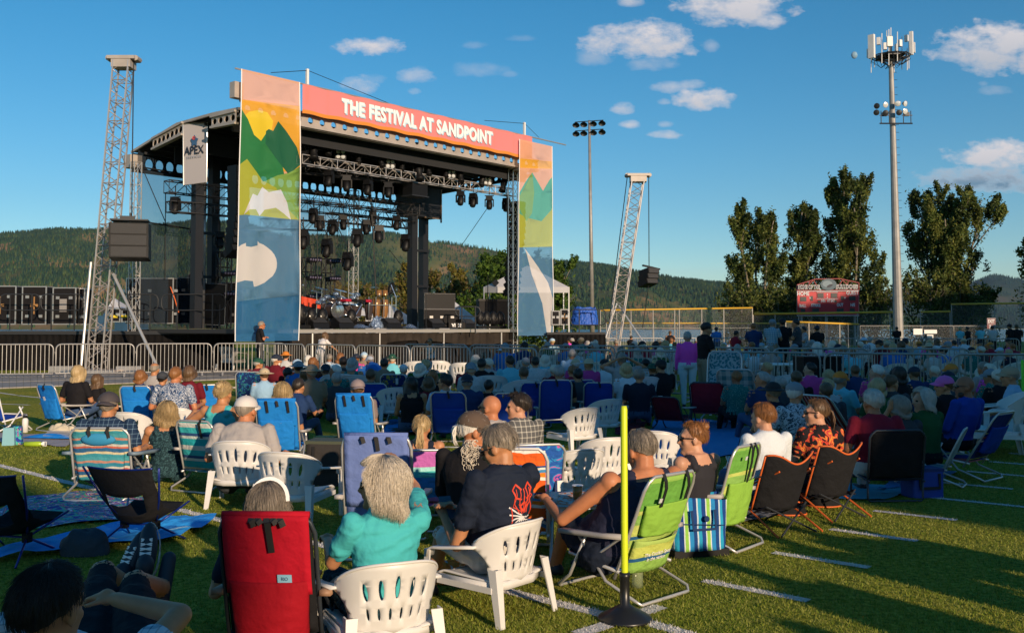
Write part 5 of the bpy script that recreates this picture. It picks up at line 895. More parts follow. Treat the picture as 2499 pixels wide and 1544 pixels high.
class Blob:
    def __init__(s): s.mb = MB(); s.names = []
    def t(s, nm):
        if nm not in s.names: s.names.append(nm)
        s.mb.cm = s.names.index(nm)
    def cap(s, p0, p1, r0, r1, nm, n=10):
        s.t(nm); p0 = V(p0); p1 = V(p1); d = p1-p0; L = d.length
        if L < 1e-5: return
        prof = [(0, -r0)]+[(r0*math.cos(a), r0*math.sin(a)) for a in (-1.0, -.5, 0)]+[(r1*math.cos(a), L+r1*math.sin(a)) for a in (0, .5, 1.0)]+[(0, L+r1)]
        s.mb.lathe(p0, prof, n, axis=d)
    def ell(s, c, r, nm, rot=None): s.t(nm); s.mb.ell(c, r, rot, 14, 10)
    def loft(s, rings, nm, n=18):
        """rings: (centre, half width vector, half depth vector)"""
        s.t(nm); vs = []; k = len(rings)
        for c, a, b in rings:
            for j in range(n): t = 2*PI*j/n; vs.append(V(c)+V(a)*math.cos(t)+V(b)*math.sin(t))
        fs = [(i*n+j, i*n+(j+1) % n, (i+1)*n+(j+1) % n, (i+1)*n+j) for i in range(k-1) for j in range(n)]+[tuple(range(n-1, -1, -1)), tuple(range((k-1)*n, k*n))]
        s.mb.add(vs, fs)
    def build(s, name, mats, parent, vox=.012, smooth=3, wr=0, seed=0):
        me = bpy.data.meshes.new('tmp'); me.from_pydata(s.mb.v, [], s.mb.f); me.update(); o = bpy.data.objects.new('tmp', me); C.objects.link(o)
        m = o.modifiers.new('r', 'REMESH'); m.mode = 'VOXEL'; m.voxel_size = vox; m2 = o.modifiers.new('s', 'SMOOTH'); m2.iterations = smooth; m2.factor = .5
        dg = bpy.context.evaluated_depsgraph_get(); ev = bpy.data.meshes.new_from_object(o.evaluated_get(dg)); bvh = BVHTree.FromPolygons(s.mb.v, s.mb.f); src = s.mb.m
        nf = len(ev.polygons); ce = np.empty(nf*3, np.float32); ev.polygons.foreach_get('center', ce); ce = ce.reshape(-1, 3); idx = np.zeros(nf, np.int32)
        for i in range(nf):
            r = bvh.find_nearest(V(ce[i]))[2]; idx[i] = src[r] if r is not None else 0
        if wr:
            cl = [s.names.index(x) for x in ('shirt', 'pants') if x in s.names]; vc = {}; vn = ev.vertices
            on = set()
            for i, p in enumerate(ev.polygons):
                if idx[i] in cl: on.update(p.vertices)
            for vi in on:
                v = vn[vi]; c = v.co; q = V((c.x*7+seed, c.y*7, c.z*13)); h = noise.noise(q+noise.noise_vector(q*.7)*1.3); h = (1-abs(h)*2.2)*.6+noise.noise(q*2.3)*.4; vc[vi] = c+v.normal*(h*wr)
            for vi, c in vc.items(): vn[vi].co = c
        bpy.data.objects.remove(o); bpy.data.meshes.remove(me); ev.materials.clear()
        for x in s.names: ev.materials.append(mats[x])
        ev.polygons.foreach_set('material_index', idx); ev.polygons.foreach_set('use_smooth', np.ones(nf, bool)); ev.update()
        b = bpy.data.objects.new(name, ev); C.objects.link(b); b.parent = parent; return b
def hand(B, w, d, up, s, curl=.6, nm='skin', side=1):
    """palm and five fingers from wrist w along d; up = back of the hand"""
    d = V(d).normalized(); up = V(up); up = (up-d*up.dot(d)).normalized(); sd = d.cross(up)*side
    pc = w+d*.05*s; B.cap(w+d*.012*s+sd*.012*s, w+d*.075*s+sd*.022*s, .017*s, .015*s, nm); B.cap(w+d*.012*s-sd*.012*s, w+d*.075*s-sd*.022*s, .017*s, .014*s, nm); B.ell(pc, (.03*s,)*3, nm)
    for i, (x, L) in enumerate(((-.030, .062), (-.010, .078), (.011, .074), (.031, .058))):
        b = w+d*(.085*s)+sd*(x*s); d1 = (d*math.cos(curl*.6)-up*math.sin(curl*.6)+sd*x*2).normalized(); k = b+d1*L*.5*s; d2 = (d*math.cos(curl*1.7)-up*math.sin(curl*1.7)+sd*x*1.5).normalized(); B.cap(b-d1*.01, k, .0095*s, .009*s, nm, 8); B.cap(k, k+d2*L*.52*s, .009*s, .0075*s, nm, 8)
    b = w+d*.03*s+sd*.025*s; k = b+(d*.5+sd*.8-up*.25).normalized()*.035*s; B.cap(b, k, .012*s, .0105*s, nm, 8); B.cap(k, k+(d*.85+sd*.25-up*.3).normalized()*.034*s, .0105*s, .009*s, nm, 8)
def headrot(yaw, pitch, roll=0): return Euler((pitch, roll, yaw)).to_matrix()
def headprims(B, c, Rm, s, female=False, nm='skin'):
    f = lambda p: c+Rm @ V(p)*s
    B.ell(f((0, -.012, .028)), (.076*s, .094*s, .088*s), nm, Rm); B.ell(f((0, .022, -.03)), (.062*s, .068*s, .075*s), nm, Rm); B.ell(f((0, .035, -.068)), (.047*s, .048*s, .042*s), nm, Rm)
    B.ell(f((0, .068, -.095)), (.022*s, .022*s, .02*s), nm, Rm); B.cap(f((0, .083, .015)), f((0, .102, -.022)), .011*s, .015*s, nm); B.ell(f((0, .082, .03)), (.045*s, .012*s, .012*s), nm, Rm)
    B.ell(f((0, .083, -.052)), (.024*s, .012*s, .007*s), 'lip', Rm)
    for x in (-1, 1):
        B.ell(f((x*.078, -.004, -.008)), (.010*s, .021*s, .032*s), nm, Rm); B.ell(f((x*.036, .055, -.022)), (.022*s, .025*s, .022*s), nm, Rm); B.ell(f((x*.031, .079, .008)), (.014*s, .008*s, .007*s), 'eye', Rm)
def hairshell(name, m, parent, c, Rm, s, style='short', L=.18, seed=1, strands=0, vol=1.0, sweep=(0, 0)):
    """hair follows the skull from the crown to the hairline, then hangs; one shell plus loose strands"""
    r = random.Random(seed); f = lambda p: c+Rm @ V(p)*s; rx, ry, rz2 = .078, .098, .092; off = V((0, -.014, .028))
    bald = style == 'fringe'
    def end(ph):                                # elevation of the hairline
        a = abs(ph)
        if a < .75: return R(38)
        if a < 1.35: return R(38-46*(a-.75)/.6)
        if a < 1.9: return R(-8-10*(a-1.35)/.55)
        return R(-18-26*min(1, (a-1.9)/.8))
    Rw = Rm; dn = Rm.inverted() @ V((0, 0, -1)); dn.normalize()
    def pth(ph, t, th):
        e = end(ph); st = R(24) if bald else R(90); hang = {'short': 0, 'fringe': 0, 'bun': 0, 'tail': 0, 'bob': L, 'long': L}[style]; hang *= (0 if abs(ph) < .85 else min(1, (abs(ph)-.85)/.45)); Ls = (st-e)*.09
        tot = Ls+hang; q = t*tot
        if q <= Ls or hang == 0: el = st-(st-e)*min(1, q/Ls); k = 0
        else: el = e; k = q-Ls
        rr = 1+th/.085; p = off+V((rx*rr*math.cos(el)*math.sin(ph), ry*rr*math.cos(el)*math.cos(ph), rz2*rr*math.sin(el)))
        if k > 0:
            out = V((math.sin(ph), math.cos(ph), 0)); fl = math.sin(min(1, k/max(hang, .01))*PI)*.035*vol; p = p+dn*k+out*fl*.7+V((sweep[0], sweep[1], 0))*k
        return p
    mb = MB(); nu, nv = 84, 16; offs = [.5+.45*noise.noise(V((i*.45, seed, 0)))+r.uniform(-.12, .12) for i in range(nu)]
    base = {'short': .011, 'fringe': .007, 'bun': .010, 'tail': .008, 'bob': .022, 'long': .018}[style]*vol
    rows = []
    for j in range(nv+1):
        for i in range(nu):
            ph = -PI+2*PI*i/nu; t = j/nv; th = base*(.75+.55*offs[i]*(1 if j > 1 else .3))*(1 if style in ('bob', 'long') else max(.12, min(1, (1-t)/.30))); th += .006*noise.noise(V((math.sin(ph)*3, math.cos(ph)*3, t*4+seed)))*vol
            tt = t*(1-.08*offs[i]) if style in ('bob', 'long') else t
            rows.append(f(pth(ph, tt, th)))
    mb.add(rows, [(j*nu+i, j*nu+(i+1) % nu, (j+1)*nu+(i+1) % nu, (j+1)*nu+i) for j in range(nv) for i in range(nu)])
    if style == 'bun':
        bc = V((0, -.085, .085))*1.0
        for k in range(5): mb.ell(f(bc+V((r.uniform(-.014, .014), r.uniform(-.014, .014), r.uniform(-.01, .016)))), (.034*s, .030*s, .030*s), Euler((r.random(), r.random(), r.random())).to_matrix(), 10, 8, z0=-.95)
        for k in range(60):
            a = r.uniform(0, 2*PI); b = r.uniform(-1, 1.4); d = V((math.cos(a)*math.cos(b), math.sin(a)*math.cos(b), math.sin(b))); mb.path([f(bc+d*.03), f(bc+d*.045+V((r.uniform(-.01, .01),)*3)), f(bc+d*r.uniform(.045, .062)+V((0, 0, .01)))], .0012*s, 3)
    if style == 'tail':
        for k in range(14):
            x = r.uniform(-.02, .02); y = r.uniform(-.012, .012); pts = [f((x*.4, -.10, .045))]
            for q in range(1, 8): u = q/7; pts.append(f(V((x*(.5+1.5*math.sin(u*2.6)), -.125-.02*math.sin(u*3)+y, .045))+dn*(L*u))+V((.004*math.sin(q*1.7+k), 0, 0)))
            mb.path(pts, [.009*s*(1-.85*q/7) for q in range(8)], 5)
    if strands:
        for k in range(strands):
            ph = r.uniform(-PI, PI); t0 = r.random()**.8*.75 if style not in ('bob', 'long') else r.random()*.55; t1 = min(1.05, t0+(.28 if style not in ('bob', 'long') else .75)*r.uniform(.6, 1.2)); th = base*(.9+r.random()*.6); jq = .0014 if style in ('bob', 'long') else .003; dv = V((r.gauss(0, jq), r.gauss(0, jq), r.gauss(0, jq*.8)))*vol; pts = []
            for q in range(6): t = t0+(t1-t0)*q/5; pts.append(f(pth(ph+(r.gauss(0, .02)), min(t, 1), th*(1+.25*q/5))+dv*(q/5)*2+(dn*(t-1)*.1 if t > 1 else V())))
            mb.path(pts, [.0007*s, .0009*s, .0009*s, .0008*s, .0006*s, .0003*s], 3)
    return mb.build(name, m, parent, smooth=True)
def hatparts(kind, m, parent, c, Rm, s, m2=None):
    f = lambda p: c+Rm @ V(p)*s; mb = MB()
    if kind in ('cap', 'capback'):
        rot = Rm @ Euler((R(-6), 0, 0)).to_matrix(); sg = 1 if kind == 'cap' else -1
        mb.ell(f((0, -.012, .045)), (.092*s, .108*s, .088*s), rot, 24, 8, z0=-.08)
        def fn(a, b): x = (a-.5)*2; yy = math.sqrt(max(0, 1-x*x)); return f((x*.075, sg*(.075*yy+.075*b*yy**.6)+(-.012)+sg*.015, .045-.020*b*b-.028*x*x*(.6+.4*b)+.006))
        b2 = MB(); b2.grid(12, 6, fn); o = mb.build('cap', m, parent, smooth=True); b2.build('brim', m2 or m, o, smooth=True, solid=.006); b3 = MB(); b3.ell(f((0, -.012, .13)), (.008*s,)*3, None, 8, 6); b3.build('button', m2 or m, o)
        return o
    if kind == 'hat':
        mb.ell(f((0, -.012, .05)), (.09*s, .105*s, .085*s), Rm, 20, 8, z0=0); rows = [(.088, .052), (.12, .045), (.165, .035), (.168, .038), (.12, .05), (.088, .06)]; q = Rm
        vs = [c+Rm @ V((r_*math.cos(a)*s, (r_*1.08*math.sin(a)-.012)*s, z*s)) for r_, z in rows for a in [2*PI*i/24 for i in range(24)]]; mb.add(vs, [(j*24+i, j*24+(i+1) % 24, (j+1)*24+(i+1) % 24, (j+1)*24+i) for j in range(5) for i in range(24)])
        return mb.build('brimmed_hat', m, parent, smooth=True)
def glasses(parent, c, Rm, s, up=False):
    o = (0, .04, .1) if up else (0, 0, 0); f = lambda p: c+Rm @ (V(p)+V(o))*s; mb = MB()
    for x in (-1, 1): mb.ell(f((x*.032, .092, .008)), (.027*s, .006*s, .019*s), Rm @ Euler((0, 0, -x*.25)).to_matrix(), 12, 6); mb.path([f((x*.058, .088, .015)), f((x*.077, .06, .016)), f((x*.082, .0, .012)), f((x*.08, -.015, 0))], .003*s, 5)
    mb.tube(f((-.01, .096, .014)), f((.01, .096, .014)), .004*s, 5); return mb.build('sunglasses', M_sun, parent, smooth=True)
ARM = {  # elbow and wrist, offsets from the shoulder (x mirrored for the left), y forward
 'lap': ((.05, .08, -.26), (-.06, .27, -.30)), 'rest': ((.09, -.02, -.26), (.07, .22, -.24)), 'down': ((.05, -.01, -.28), (.06, .05, -.53)), 'knee': ((.04, .15, -.24), (-.02, .36, -.22)), 'chest': ((.06, .10, -.25), (-.16, .20, -.16)),
 'phone': ((.05, .12, -.25), (-.08, .33, -.17)), 'cross': ((.06, .06, -.26), (-.22, .17, -.20)), 'head': ((.20, .02, .06), (-.08, -.06, .20)), 'up': ((.12, .14, -.10), (.02, .20, .14)), 'out': ((.16, .06, -.22), (.30, .20, -.24)), 'back': ((.10, -.10, -.24), (.16, -.18, -.42)), 'lean': ((.05, .20, -.20), (.0, .40, -.30))}
LEG = {'down': ((.12, .40, .40), (.13, .52, .06)), 'out': ((.12, .43, .30), (.13, .84, .07)), 'cross': ((.20, .36, .26), (-.05, .42, .08)), 'stand': ((.09, .02, .48), (.09, 0, .07)), 'side': ((.16, .38, .24), (.10, .70, .06))}
def headc(hz, ln, s, yaw, pitch, roll, twist, side=0):
    up = V((side, -math.sin(ln), math.cos(ln))).normalized(); fw = V((0, math.cos(ln), math.sin(ln))); return V((0, 0, hz))+up*(.51*s)+V((0, 0, .102*s))+fw*.03*s+(Matrix.Rotation(twist*.6, 3, 'Z') @ headrot(yaw, pitch, roll) @ V((0, .025*s, 0)))
def person(label, loc, rz=0, skin='tan', shirt=None, pants=None, hair='brown', style='short', hl=.2, sex='m', seat=.27, lean=.25, yaw=0, pitch=0, roll=0, arms=('lap', 'lap'), legs=('down', 'down'), sleeve=1, pant=2, fat=1.0, s=1.0, vox=.013, hat=None, hat2=None, shade=None, group=None, strands=0, curl=.6, twist=0, stand=False, bend=0, vol=1.0, beard=None, wr=.0, hands=True, hseed=None, neckf=0.0, sweep=(0, 0), toplegs=None, side=0):
    if loc is None: t = thing('person', label, 'person', (0, 0, 0), 0, group)
    else: t = thing('person', label, 'person', loc, rz, group)
    shirt = shirt or mat('shirt_white', (.6, .6, .6)); pants = pants or mat('denim', (.04, .07, .14), .8); B = Blob(); fm = sex == 'f'; fat *= 1.08; w = (.176 if fm else .198)*fat**.5
    hz = .92*s if stand else seat+.08; H = V((0, 0, hz)); ln = -bend if stand else lean; up = V((side, -math.sin(ln), math.cos(ln))).normalized(); fw = V((0, math.cos(ln), math.sin(ln))); L = .50*s
    tw = Matrix.Rotation(twist, 3, up); sx = tw @ V((1, 0, 0)); fy = tw @ fw
    at_ = lambda k: H+up*(k*L)
    if neckf: at_ = lambda k: H+up*(k*L)+fw*(neckf*max(0, k-.3)**1.5)
    f = fat; X = V((1, 0, 0))
    B.loft([(at_(-.13), X*.13*s*f, fw*.10*s*f), (at_(-.02), X*.172*s*f, fw*.125*s*f), (at_(.12), X*.165*s*f, fw*.12*s*f)], 'pants')
    bel = .012*max(0, f-1)*10
    B.loft([(at_(.02)+fw*bel, X*.170*s*f, fw*(.122+bel)*s*f), (at_(.22)+fw*bel*1.2, X.lerp(sx, .3)*(.150 if fm else .158)*s*f, fw.lerp(fy, .3)*(.108+bel*1.3)*s*f), (at_(.48), X.lerp(sx, .7)*(.158 if fm else .175)*s*f**.7, fy*(.112+bel*.5)*s*f**.7), (at_(.70), sx*w*1.0*s, fy*.118*s*f**.6), (at_(.88), sx*w*.96*s, fy*.095*s), (at_(.97), sx*w*.62*s, fy*.072*s), (at_(1.03), sx*.075*s, fy*.066*s)][:7 if sleeve else 5], 'shirt')
    if fm:
        for x in (-1, 1): B.ell(at_(.66)+sx*(x*.07*s)+fy*.085*s, (.065*s, .05*s, .06*s), 'shirt')
    nk = at_(1.0); Rm = Matrix.Rotation(twist*.6, 3, 'Z') @ headrot(yaw, pitch, roll)
    hc = nk+up*(.01*s)+V((0, 0, .102*s))+fw*.03*s+(Rm @ V((0, .025*s, 0))); B.cap(nk-up*.03*s, hc+Rm @ V((0, -.02, -.05))*s, .056*s*f**.3, .054*s*f**.3, 'skin'); headprims(B, hc, Rm, s*1.06, fm)
    if sleeve == 0:
        B.loft([(at_(.84), sx*w*.96*s, fy*.098*s), (at_(.90), sx*w*.93*s, fy*.092*s), (at_(.97), sx*w*.60*s, fy*.072*s), (at_(1.03), sx*.075*s, fy*.066*s)], 'skin')
        for x in (-1, 1): B.cap(at_(.84)+sx*(x*w*.55*s)-fy*.075*s, at_(.95)+sx*(x*w*.52*s)-fy*.03*s, .035*s, .032*s, 'shirt', 8); B.cap(at_(.84)+sx*(x*w*.55*s)+fy*.075*s, at_(.95)+sx*(x*w*.52*s)+fy*.0*s, .035*s, .032*s, 'shirt', 8)
    wr_ = []
    for i, sd in enumerate((-1, 1)):
        a = arms[i]; e, q = ARM[a] if isinstance(a, str) else a[-2:]; S_ = at_(.88)+sx*(sd*w*s*.98); loc_ = (lambda o: V(o)) if len(a) == 3 and not isinstance(a, str) else (lambda o: S_+tw @ V((o[0]*sd, o[1], o[2]))*s)
        E, Wt = loc_(e), loc_(q); B.ell(S_, (.058*s*f**.3,)*3, 'shirt' if sleeve else 'skin'); B.cap(S_, E, .050*s*f**.3, .040*s, 'skin'); B.cap(E, Wt, .040*s, .027*s, 'skin')
        if sleeve == 1: B.cap(S_-V((0, 0, .012)), S_.lerp(E, .64), .059*s*f**.3, .057*s*f**.3, 'shirt')
        elif sleeve == 2: B.cap(S_-V((0, 0, .012)), E, .056*s*f**.3, .050*s, 'shirt'); B.cap(E, E.lerp(Wt, .93), .050*s, .036*s, 'shirt')
        if hands: d = Wt-E; hand(B, Wt, d, V((0, 0, 1)) if abs(d.normalized().z) < .8 else V((0, -1, 0)), s*1.02, curl, side=-sd)
        wr_.append((E, Wt))
    for i, sd in enumerate((-1, 1)):
        l = 'stand' if stand and legs[i] == 'down' else legs[i]; k, a = LEG[l] if isinstance(l, str) else l[-2:]; J = H+V((sd*.092*s*f, .0, -.02)); 
        kn = V((k[0]*sd*s, k[1]*s, k[2]*s)); an = V((a[0]*sd*s, a[1]*s, a[2]*s))
        if len(l) == 3 and not isinstance(l, str): kn, an = V(l[1]), V(l[2])
        elif not stand: kn.z += (seat-.27)*.6
        kf = k[1]*.0
        B.cap(J, kn, .085*s*f**.5, .058*s, 'pants' if pant else 'skin'); B.cap(kn, an, .056*s, .038*s, 'skin')
        B.ell(kn, (.058*s,)*3, 'pants' if pant == 2 else 'skin')
        if pant == 1: B.cap(J, J.lerp(kn, .8), .100*s*f**.5, .088*s, 'pants')
        elif pant == 2: B.cap(J, kn, .094*s*f**.5, .070*s, 'pants'); B.cap(kn, kn.lerp(an, .93), .066*s, .052*s, 'pants')
        ft = (an-kn).normalized(); td = V((0, 1, -.15)) if ft.z < -.6 else V((0, .45, .9)); td.normalize(); hl_ = an-V((0, 0, .02))
        B.cap(hl_-td*.03*s+V((0, 0, -.015)), hl_+td*.17*s+V((0, 0, -.02)), .040*s, .034*s, 'shoe')
    mats = {'skin': SKIN[skin] if isinstance(skin, str) else skin, 'shirt': shirt, 'pants': pants, 'lip': M_lip, 'eye': M_eye, 'shoe': M_shoe}
    B.build('body', mats, t, vox, 3, wr, seed=len(label)*3 % 50)
    if style != 'bald': hairshell('hair', HAIR[hair], t, hc, Rm, s*1.06, style, hl, hseed or (len(label)*7 % 50), strands, vol, sweep)
    if beard: mb = MB(); [mb.ell(hc+Rm @ V((x, .045+abs(.5-k)*.0, -.075))*s, (.034*s, .034*s, .042*s), Rm, 10, 8) for k, x in ((0, -.03), (.5, 0), (1, .03))]; mb.build('beard', HAIR[beard], t, smooth=True)
    if hat: hatparts(hat, hat2 or M_black, t, hc, Rm, s*1.10)
    if shade: glasses(t, hc, Rm, s*1.07, shade == 'up')
    t['hc'] = 0; del t['hc']
    return t, dict(hc=hc, Rm=Rm, wr=wr_, top=hc.z+.125*s, at=at_, up=up, fw=fw)
# ============================================================ CHAIRS (local: seat centre at the origin, sitter faces +y)
M_resin = mat('white_resin', (.66, .64, .62), .38, nz=(5, .05), spec=.45); M_frame = mat('frame_alu', (.55, .54, .53), .35, .5); M_ftan = mat('armrest_grey', (.42, .39, .37), .5)
def resin_chair(label, rear='slots'):
    t = thing('resin_chair', label, 'chair', group='low white resin chairs')
    # back: unrolled plate bent round the sitter; x along the bend, y up
    SH, BT = .25, .60
    def bend(x, y):
        ph = x/.275; k = (y-SH)/(BT-SH); rad = .262+.028*k; X = rad*math.sin(ph); Y = -.02-.235*math.cos(ph)**1.0-.085*k*abs(math.cos(ph))**.5; return (X, Y, y)
    top = lambda x: BT-.115*(abs(x)/.36)**2.6
    xs = [-.36+.72*i/24 for i in range(25)]
    outer = [(x, top(x)) for x in xs]+[(.37, .44), (.33, .425), (.285, .385), (.262, .33), (.255, .28), (.245, .235)]+[(.245-.49*i/8, .235-.012*math.sin(PI*i/8)) for i in range(1, 8)]+[(-.245, .235), (-.255, .28), (-.262, .33), (-.285, .385), (-.33, .425), (-.37, .44)]
    holes = []
    for i in range(5):
        x = (i-2)*.075; a = -(i-2)*.10; holes.append(oval(x*1.08, .475-.012*abs(i-2), .0135, .062-.006*abs(i-2), 12, a))
    for i in range(6):
        x = (i-2.5)*.058; a = -(i-2.5)*.07; holes.append(oval(x, .335, .0075, .034, 10, a))
    mb = MB(); plate(mb, outer, [], .035, bend, holes); o = mb.build('backrest', M_resin, t, smooth=True); m = o.modifiers.new('s', 'SOLIDIFY'); m.thickness = .011; m.offset = 0
    mb = MB(); mb.path([V(bend(x, top(x)))+V((0, -.006, 0)) for x in xs], .0085, 6); mb.build('back_rim', M_resin, o, smooth=True)
    def seat(a, b):
        x = (a-.5)*2; y = -.235+.46*b; w = .235+.02*b; return (x*w, y-.02*(1-b)*(1-abs(x)) , .232+.022*b+.02*x*x-.018*math.sin(b*PI)*(1-x*x)-.03*max(0, b-.88)/.12)
    mb = MB(); mb.grid(14, 14, seat); o = mb.build('seat', M_resin, t, smooth=True, solid=.012)
    mb = MB(); mb.path([(-.24, -.2, .225), (-.25, .2, .225), (-.15, .225, .215), (.15, .225, .215), (.25, .2, .225), (.24, -.2, .225), (.12, -.25, .22), (-.12, -.25, .22)], 0, closed=True, flat=(.012, .05)); mb.build('seat_apron', M_resin, o, smooth=True)
    for sd in (-1, 1):
        e = V(bend(sd*.36, .455)); pts = [e+V((-.0, -.02, .0)), V((sd*.285, .02, .437)), V((sd*.30, .12, .425)), V((sd*.302, .19, .42)), V((sd*.298, .228, .405)), V((sd*.292, .245, .36))]
        mb = MB(); mb.path(pts, 0, flat=(.062, .014)); mb.build('armrest', M_resin, t, smooth=True)
        def lg(p0, p1, w0, w1, nm, dirx, diry):
            mb = MB(); p0 = V(p0); p1 = V(p1); vs = []
            for p, w in ((p0, w0), (p1, w1)):
                c = p; a = V((dirx*w, 0, 0)); b = V((0, diry*w, 0)); th = .009; vs += [c, c+a, c+a+V((0, diry*th, 0)), c+V((dirx*th, diry*th, 0)), c+V((dirx*th, 0, 0))+b, c+b]
            mb.add(vs, [(0, 1, 7, 6), (1, 2, 8, 7), (2, 3, 9, 8), (3, 4, 10, 9), (4, 5, 11, 10), (5, 0, 6, 11), (0, 5, 4, 3, 2, 1), (6, 7, 8, 9, 10, 11)]); mb.build(nm, M_resin, t)
        lg((sd*.315, .27, .40), (sd*.305, .285, 0), .048, .034, 'leg', -sd, -1); lg((sd*.255, -.27, .33), (sd*.275, -.33, 0), .062, .040, 'leg', -sd, 1)
        mb = MB(); mb.box((sd*.262, -.02, .21), (.012, .45, .035)); mb.build('side_rail', M_resin, t)
    return t
def cloth_pt(a, b, w, p0, p1, sag, n): c = V(p0).lerp(V(p1), b); return c+V(((a-.5)*w, 0, 0))-V(n)*(sag*math.sin(a*PI)*math.sin(min(1, b*1.1+.05)*PI*.95))
def beach_chair(name, label, cat='chair', w=.50, seat=.22, bl=.58, rec=.42, fab=None, frame=None, pouch=None, flap=None, arms=M_ftan, strap=None, pillow=None, patch=None, group=None, topz=None, loop=True, armw=.055, seatfab=None, legs='loop', net=False, big_pouch=False):
    """low folding beach chair: tubular back frame, sling cloth, flat armrests, bent tube legs, optional back pouch"""
    t = thing(name, label, cat, group=group); frame = frame or M_frame; hw = w/2; r_ = .0115
    bd = V((0, -math.sin(rec), math.cos(rec))); nrm = V((0, math.cos(rec), math.sin(rec))); pb = V((0, -.20, seat-.02)); pt = pb+bd*bl
    mb = MB(); pts = [pb-bd*.06+V((-hw, 0, 0))]+[pb+bd*(bl*k)+V((-hw, 0, 0)) for k in (.3, .6, .86)]+[pt+V((-hw+.02, 0, 0))-bd*.035, pt+V((-hw+.06, 0, 0))]+[pt+V((hw-.06, 0, 0)), pt+V((hw-.02, 0, 0))-bd*.035]+[pb+bd*(bl*k)+V((hw, 0, 0)) for k in (.86, .6, .3)]+[pb-bd*.06+V((hw, 0, 0))]
    mb.path(pts, r_, 8); mb.build('back_frame', frame, t, smooth=True)
    mb = MB(); mb.path([(-hw, -.24, seat-.03), (-hw, .22, seat+.03), (-hw+.05, .26, seat+.04), (hw-.05, .26, seat+.04), (hw, .22, seat+.03), (hw, -.24, seat-.03)], r_, 8); mb.build('seat_frame', frame, t, smooth=True)
    fab = fab or MATS['frame_alu']
    mb = MB(); mb.grid(10, 16, lambda a, b: cloth_pt(a, b, w-.03, pb+bd*.02, pt-bd*.012, .03, nrm)); mb.build('back_sling', fab, t, smooth=True, solid=.004)
    mb = MB(); mb.grid(10, 8, lambda a, b: V(((a-.5)*(w-.03), -.2+.45*b, seat-.02+.05*b-.035*math.sin(a*PI)*math.sin(b*PI*.9+.2)))); mb.build('seat_sling', seatfab or fab, t, smooth=True, solid=.004)
    if legs == 'loop':
        mb = MB(); h = hw+.02; ps = [(-h, .05, seat+.18), (-h, .20, seat*.5), (-h, .30, .03), (-h+.03, .32, .012), (h-.03, .32, .012), (h, .30, .03), (h, .20, seat*.5), (h, .05, seat+.18)]; mb.path(ps, r_, 8); mb.build('front_leg_loop', frame, t, smooth=True)
        mb = MB(); ps = [(-h, .12, seat+.17), (-h, -.12, seat*.55), (-h, -.36, .04), (-h+.03, -.39, .012), (h-.03, -.39, .012), (h, -.36, .04), (h, -.12, seat*.55), (h, .12, seat+.17)]; mb.path(ps, r_, 8); mb.build('rear_leg_loop', frame, t, smooth=True)
    elif legs == 'flat':
        for y in (-.2, .2): mb = MB(); mb.path([(-hw, y, seat), (-hw, y, .03), (-hw+.02, y, .012), (hw-.02, y, .012), (hw, y, .03), (hw, y, seat)], r_, 8); mb.build('leg_loop', frame, t, smooth=True)
    if arms is not None:
        for sd in (-1, 1):
            x = sd*(hw+.035); za = seat+.185; mb = MB(); mb.path([(x, -.30, za+.03), (x, -.1, za+.012), (x, .12, za), (x, .27, za-.005)], 0, flat=(armw, .028)); mb.build('armrest', arms, t, smooth=True)
            mb = MB(); mb.tube((x-sd*.015, -.24, za+.01), (x-sd*.02, .05, seat), .009, 6); mb.build('arm_strut', frame, t)
    if flap is not None:          # cloth folded over the top and hanging behind
        fm, k = flap; mb = MB(); mb.grid(12, 14, lambda a, b: pt+V(((a-.5)*(w-.045), 0, 0))-nrm*(.018+.02*math.sin(b*PI*.5)+.006*math.sin(a*17+b*5)*b)-bd*(bl*k*b)+bd*.006); mb.build('back_flap', fm, t, smooth=True, solid=.005)
        mb = MB(); mb.path([pt+V((-w/2+.02, 0, 0))+bd*.006, pt+V((w/2-.02, 0, 0))+bd*.006], .017, 8); mb.build('top_hem', fm, t, smooth=True)
    if pouch is not None:
        pm, k0, k1, d = pouch; mb = MB(); r = random.Random(len(label))
        def fn(a, b):
            th = a*PI; x = -math.cos(th)*(w*.42)*(1-.10*b); dep = (d*math.sin(th)**.55)*(.55+.45*math.sin(min(1, b*1.3)*PI*.5))*(1-.3*(1-b)**3); n_ = noise.noise(V((x*14, b*9, 3)))*.016*b; return pb+bd*(bl*(k0+(k1-k0)*(1-b)))+V((x, 0, 0))-nrm*(.022+dep+n_)
        mb.grid(26, 18, fn); mb.grid(26, 2, lambda a, b: V(fn(a, 1)).lerp(pb+bd*(bl*k0)+V((fn(a, 1)[0], 0, 0)), b)); mb.build('pouch', pm, t, smooth=True, solid=.004)
    if strap is not None:
        for x, k0, k1 in strap: mb = MB(); mb.path([pt+V((x*w, 0, 0))+bd*.015, pt+V((x*w, 0, 0))-nrm*.035-bd*.02, pt+V((x*w+.01, 0, 0))-nrm*.05-bd*(bl*k0), pt+V((x*w+.02, 0, 0))-nrm*.05-bd*(bl*k1)], 0, flat=(.03, .006)); mb.build('strap', M_cable, t)
    if pillow is not None: mb = MB(); mb.ell(pt-bd*.10-nrm*.03, (w*.30, .035, .06), Euler((rec, 0, 0)).to_matrix(), 16, 8, z0=-.99); mb.build('pillow', pillow, t, smooth=True)
    if patch is not None:
        mm, txt, x, k, pw, ph_ = patch; c = pt+V((x*w, 0, 0))-nrm*.055-bd*(bl*k); mb = MB(); Rr = frame_mat(c, (1, 0, 0), bd).to_3x3(); mb.box(c, (pw, ph_, .004), Rr); pa = mb.build('label_patch', mm, t)
        if txt: writing('lettering', txt, ph_*.62, patch_ink, frame_mat(c-nrm*.004, (1, 0, 0), bd), pa, ext=.001, sx=.8)
    return t
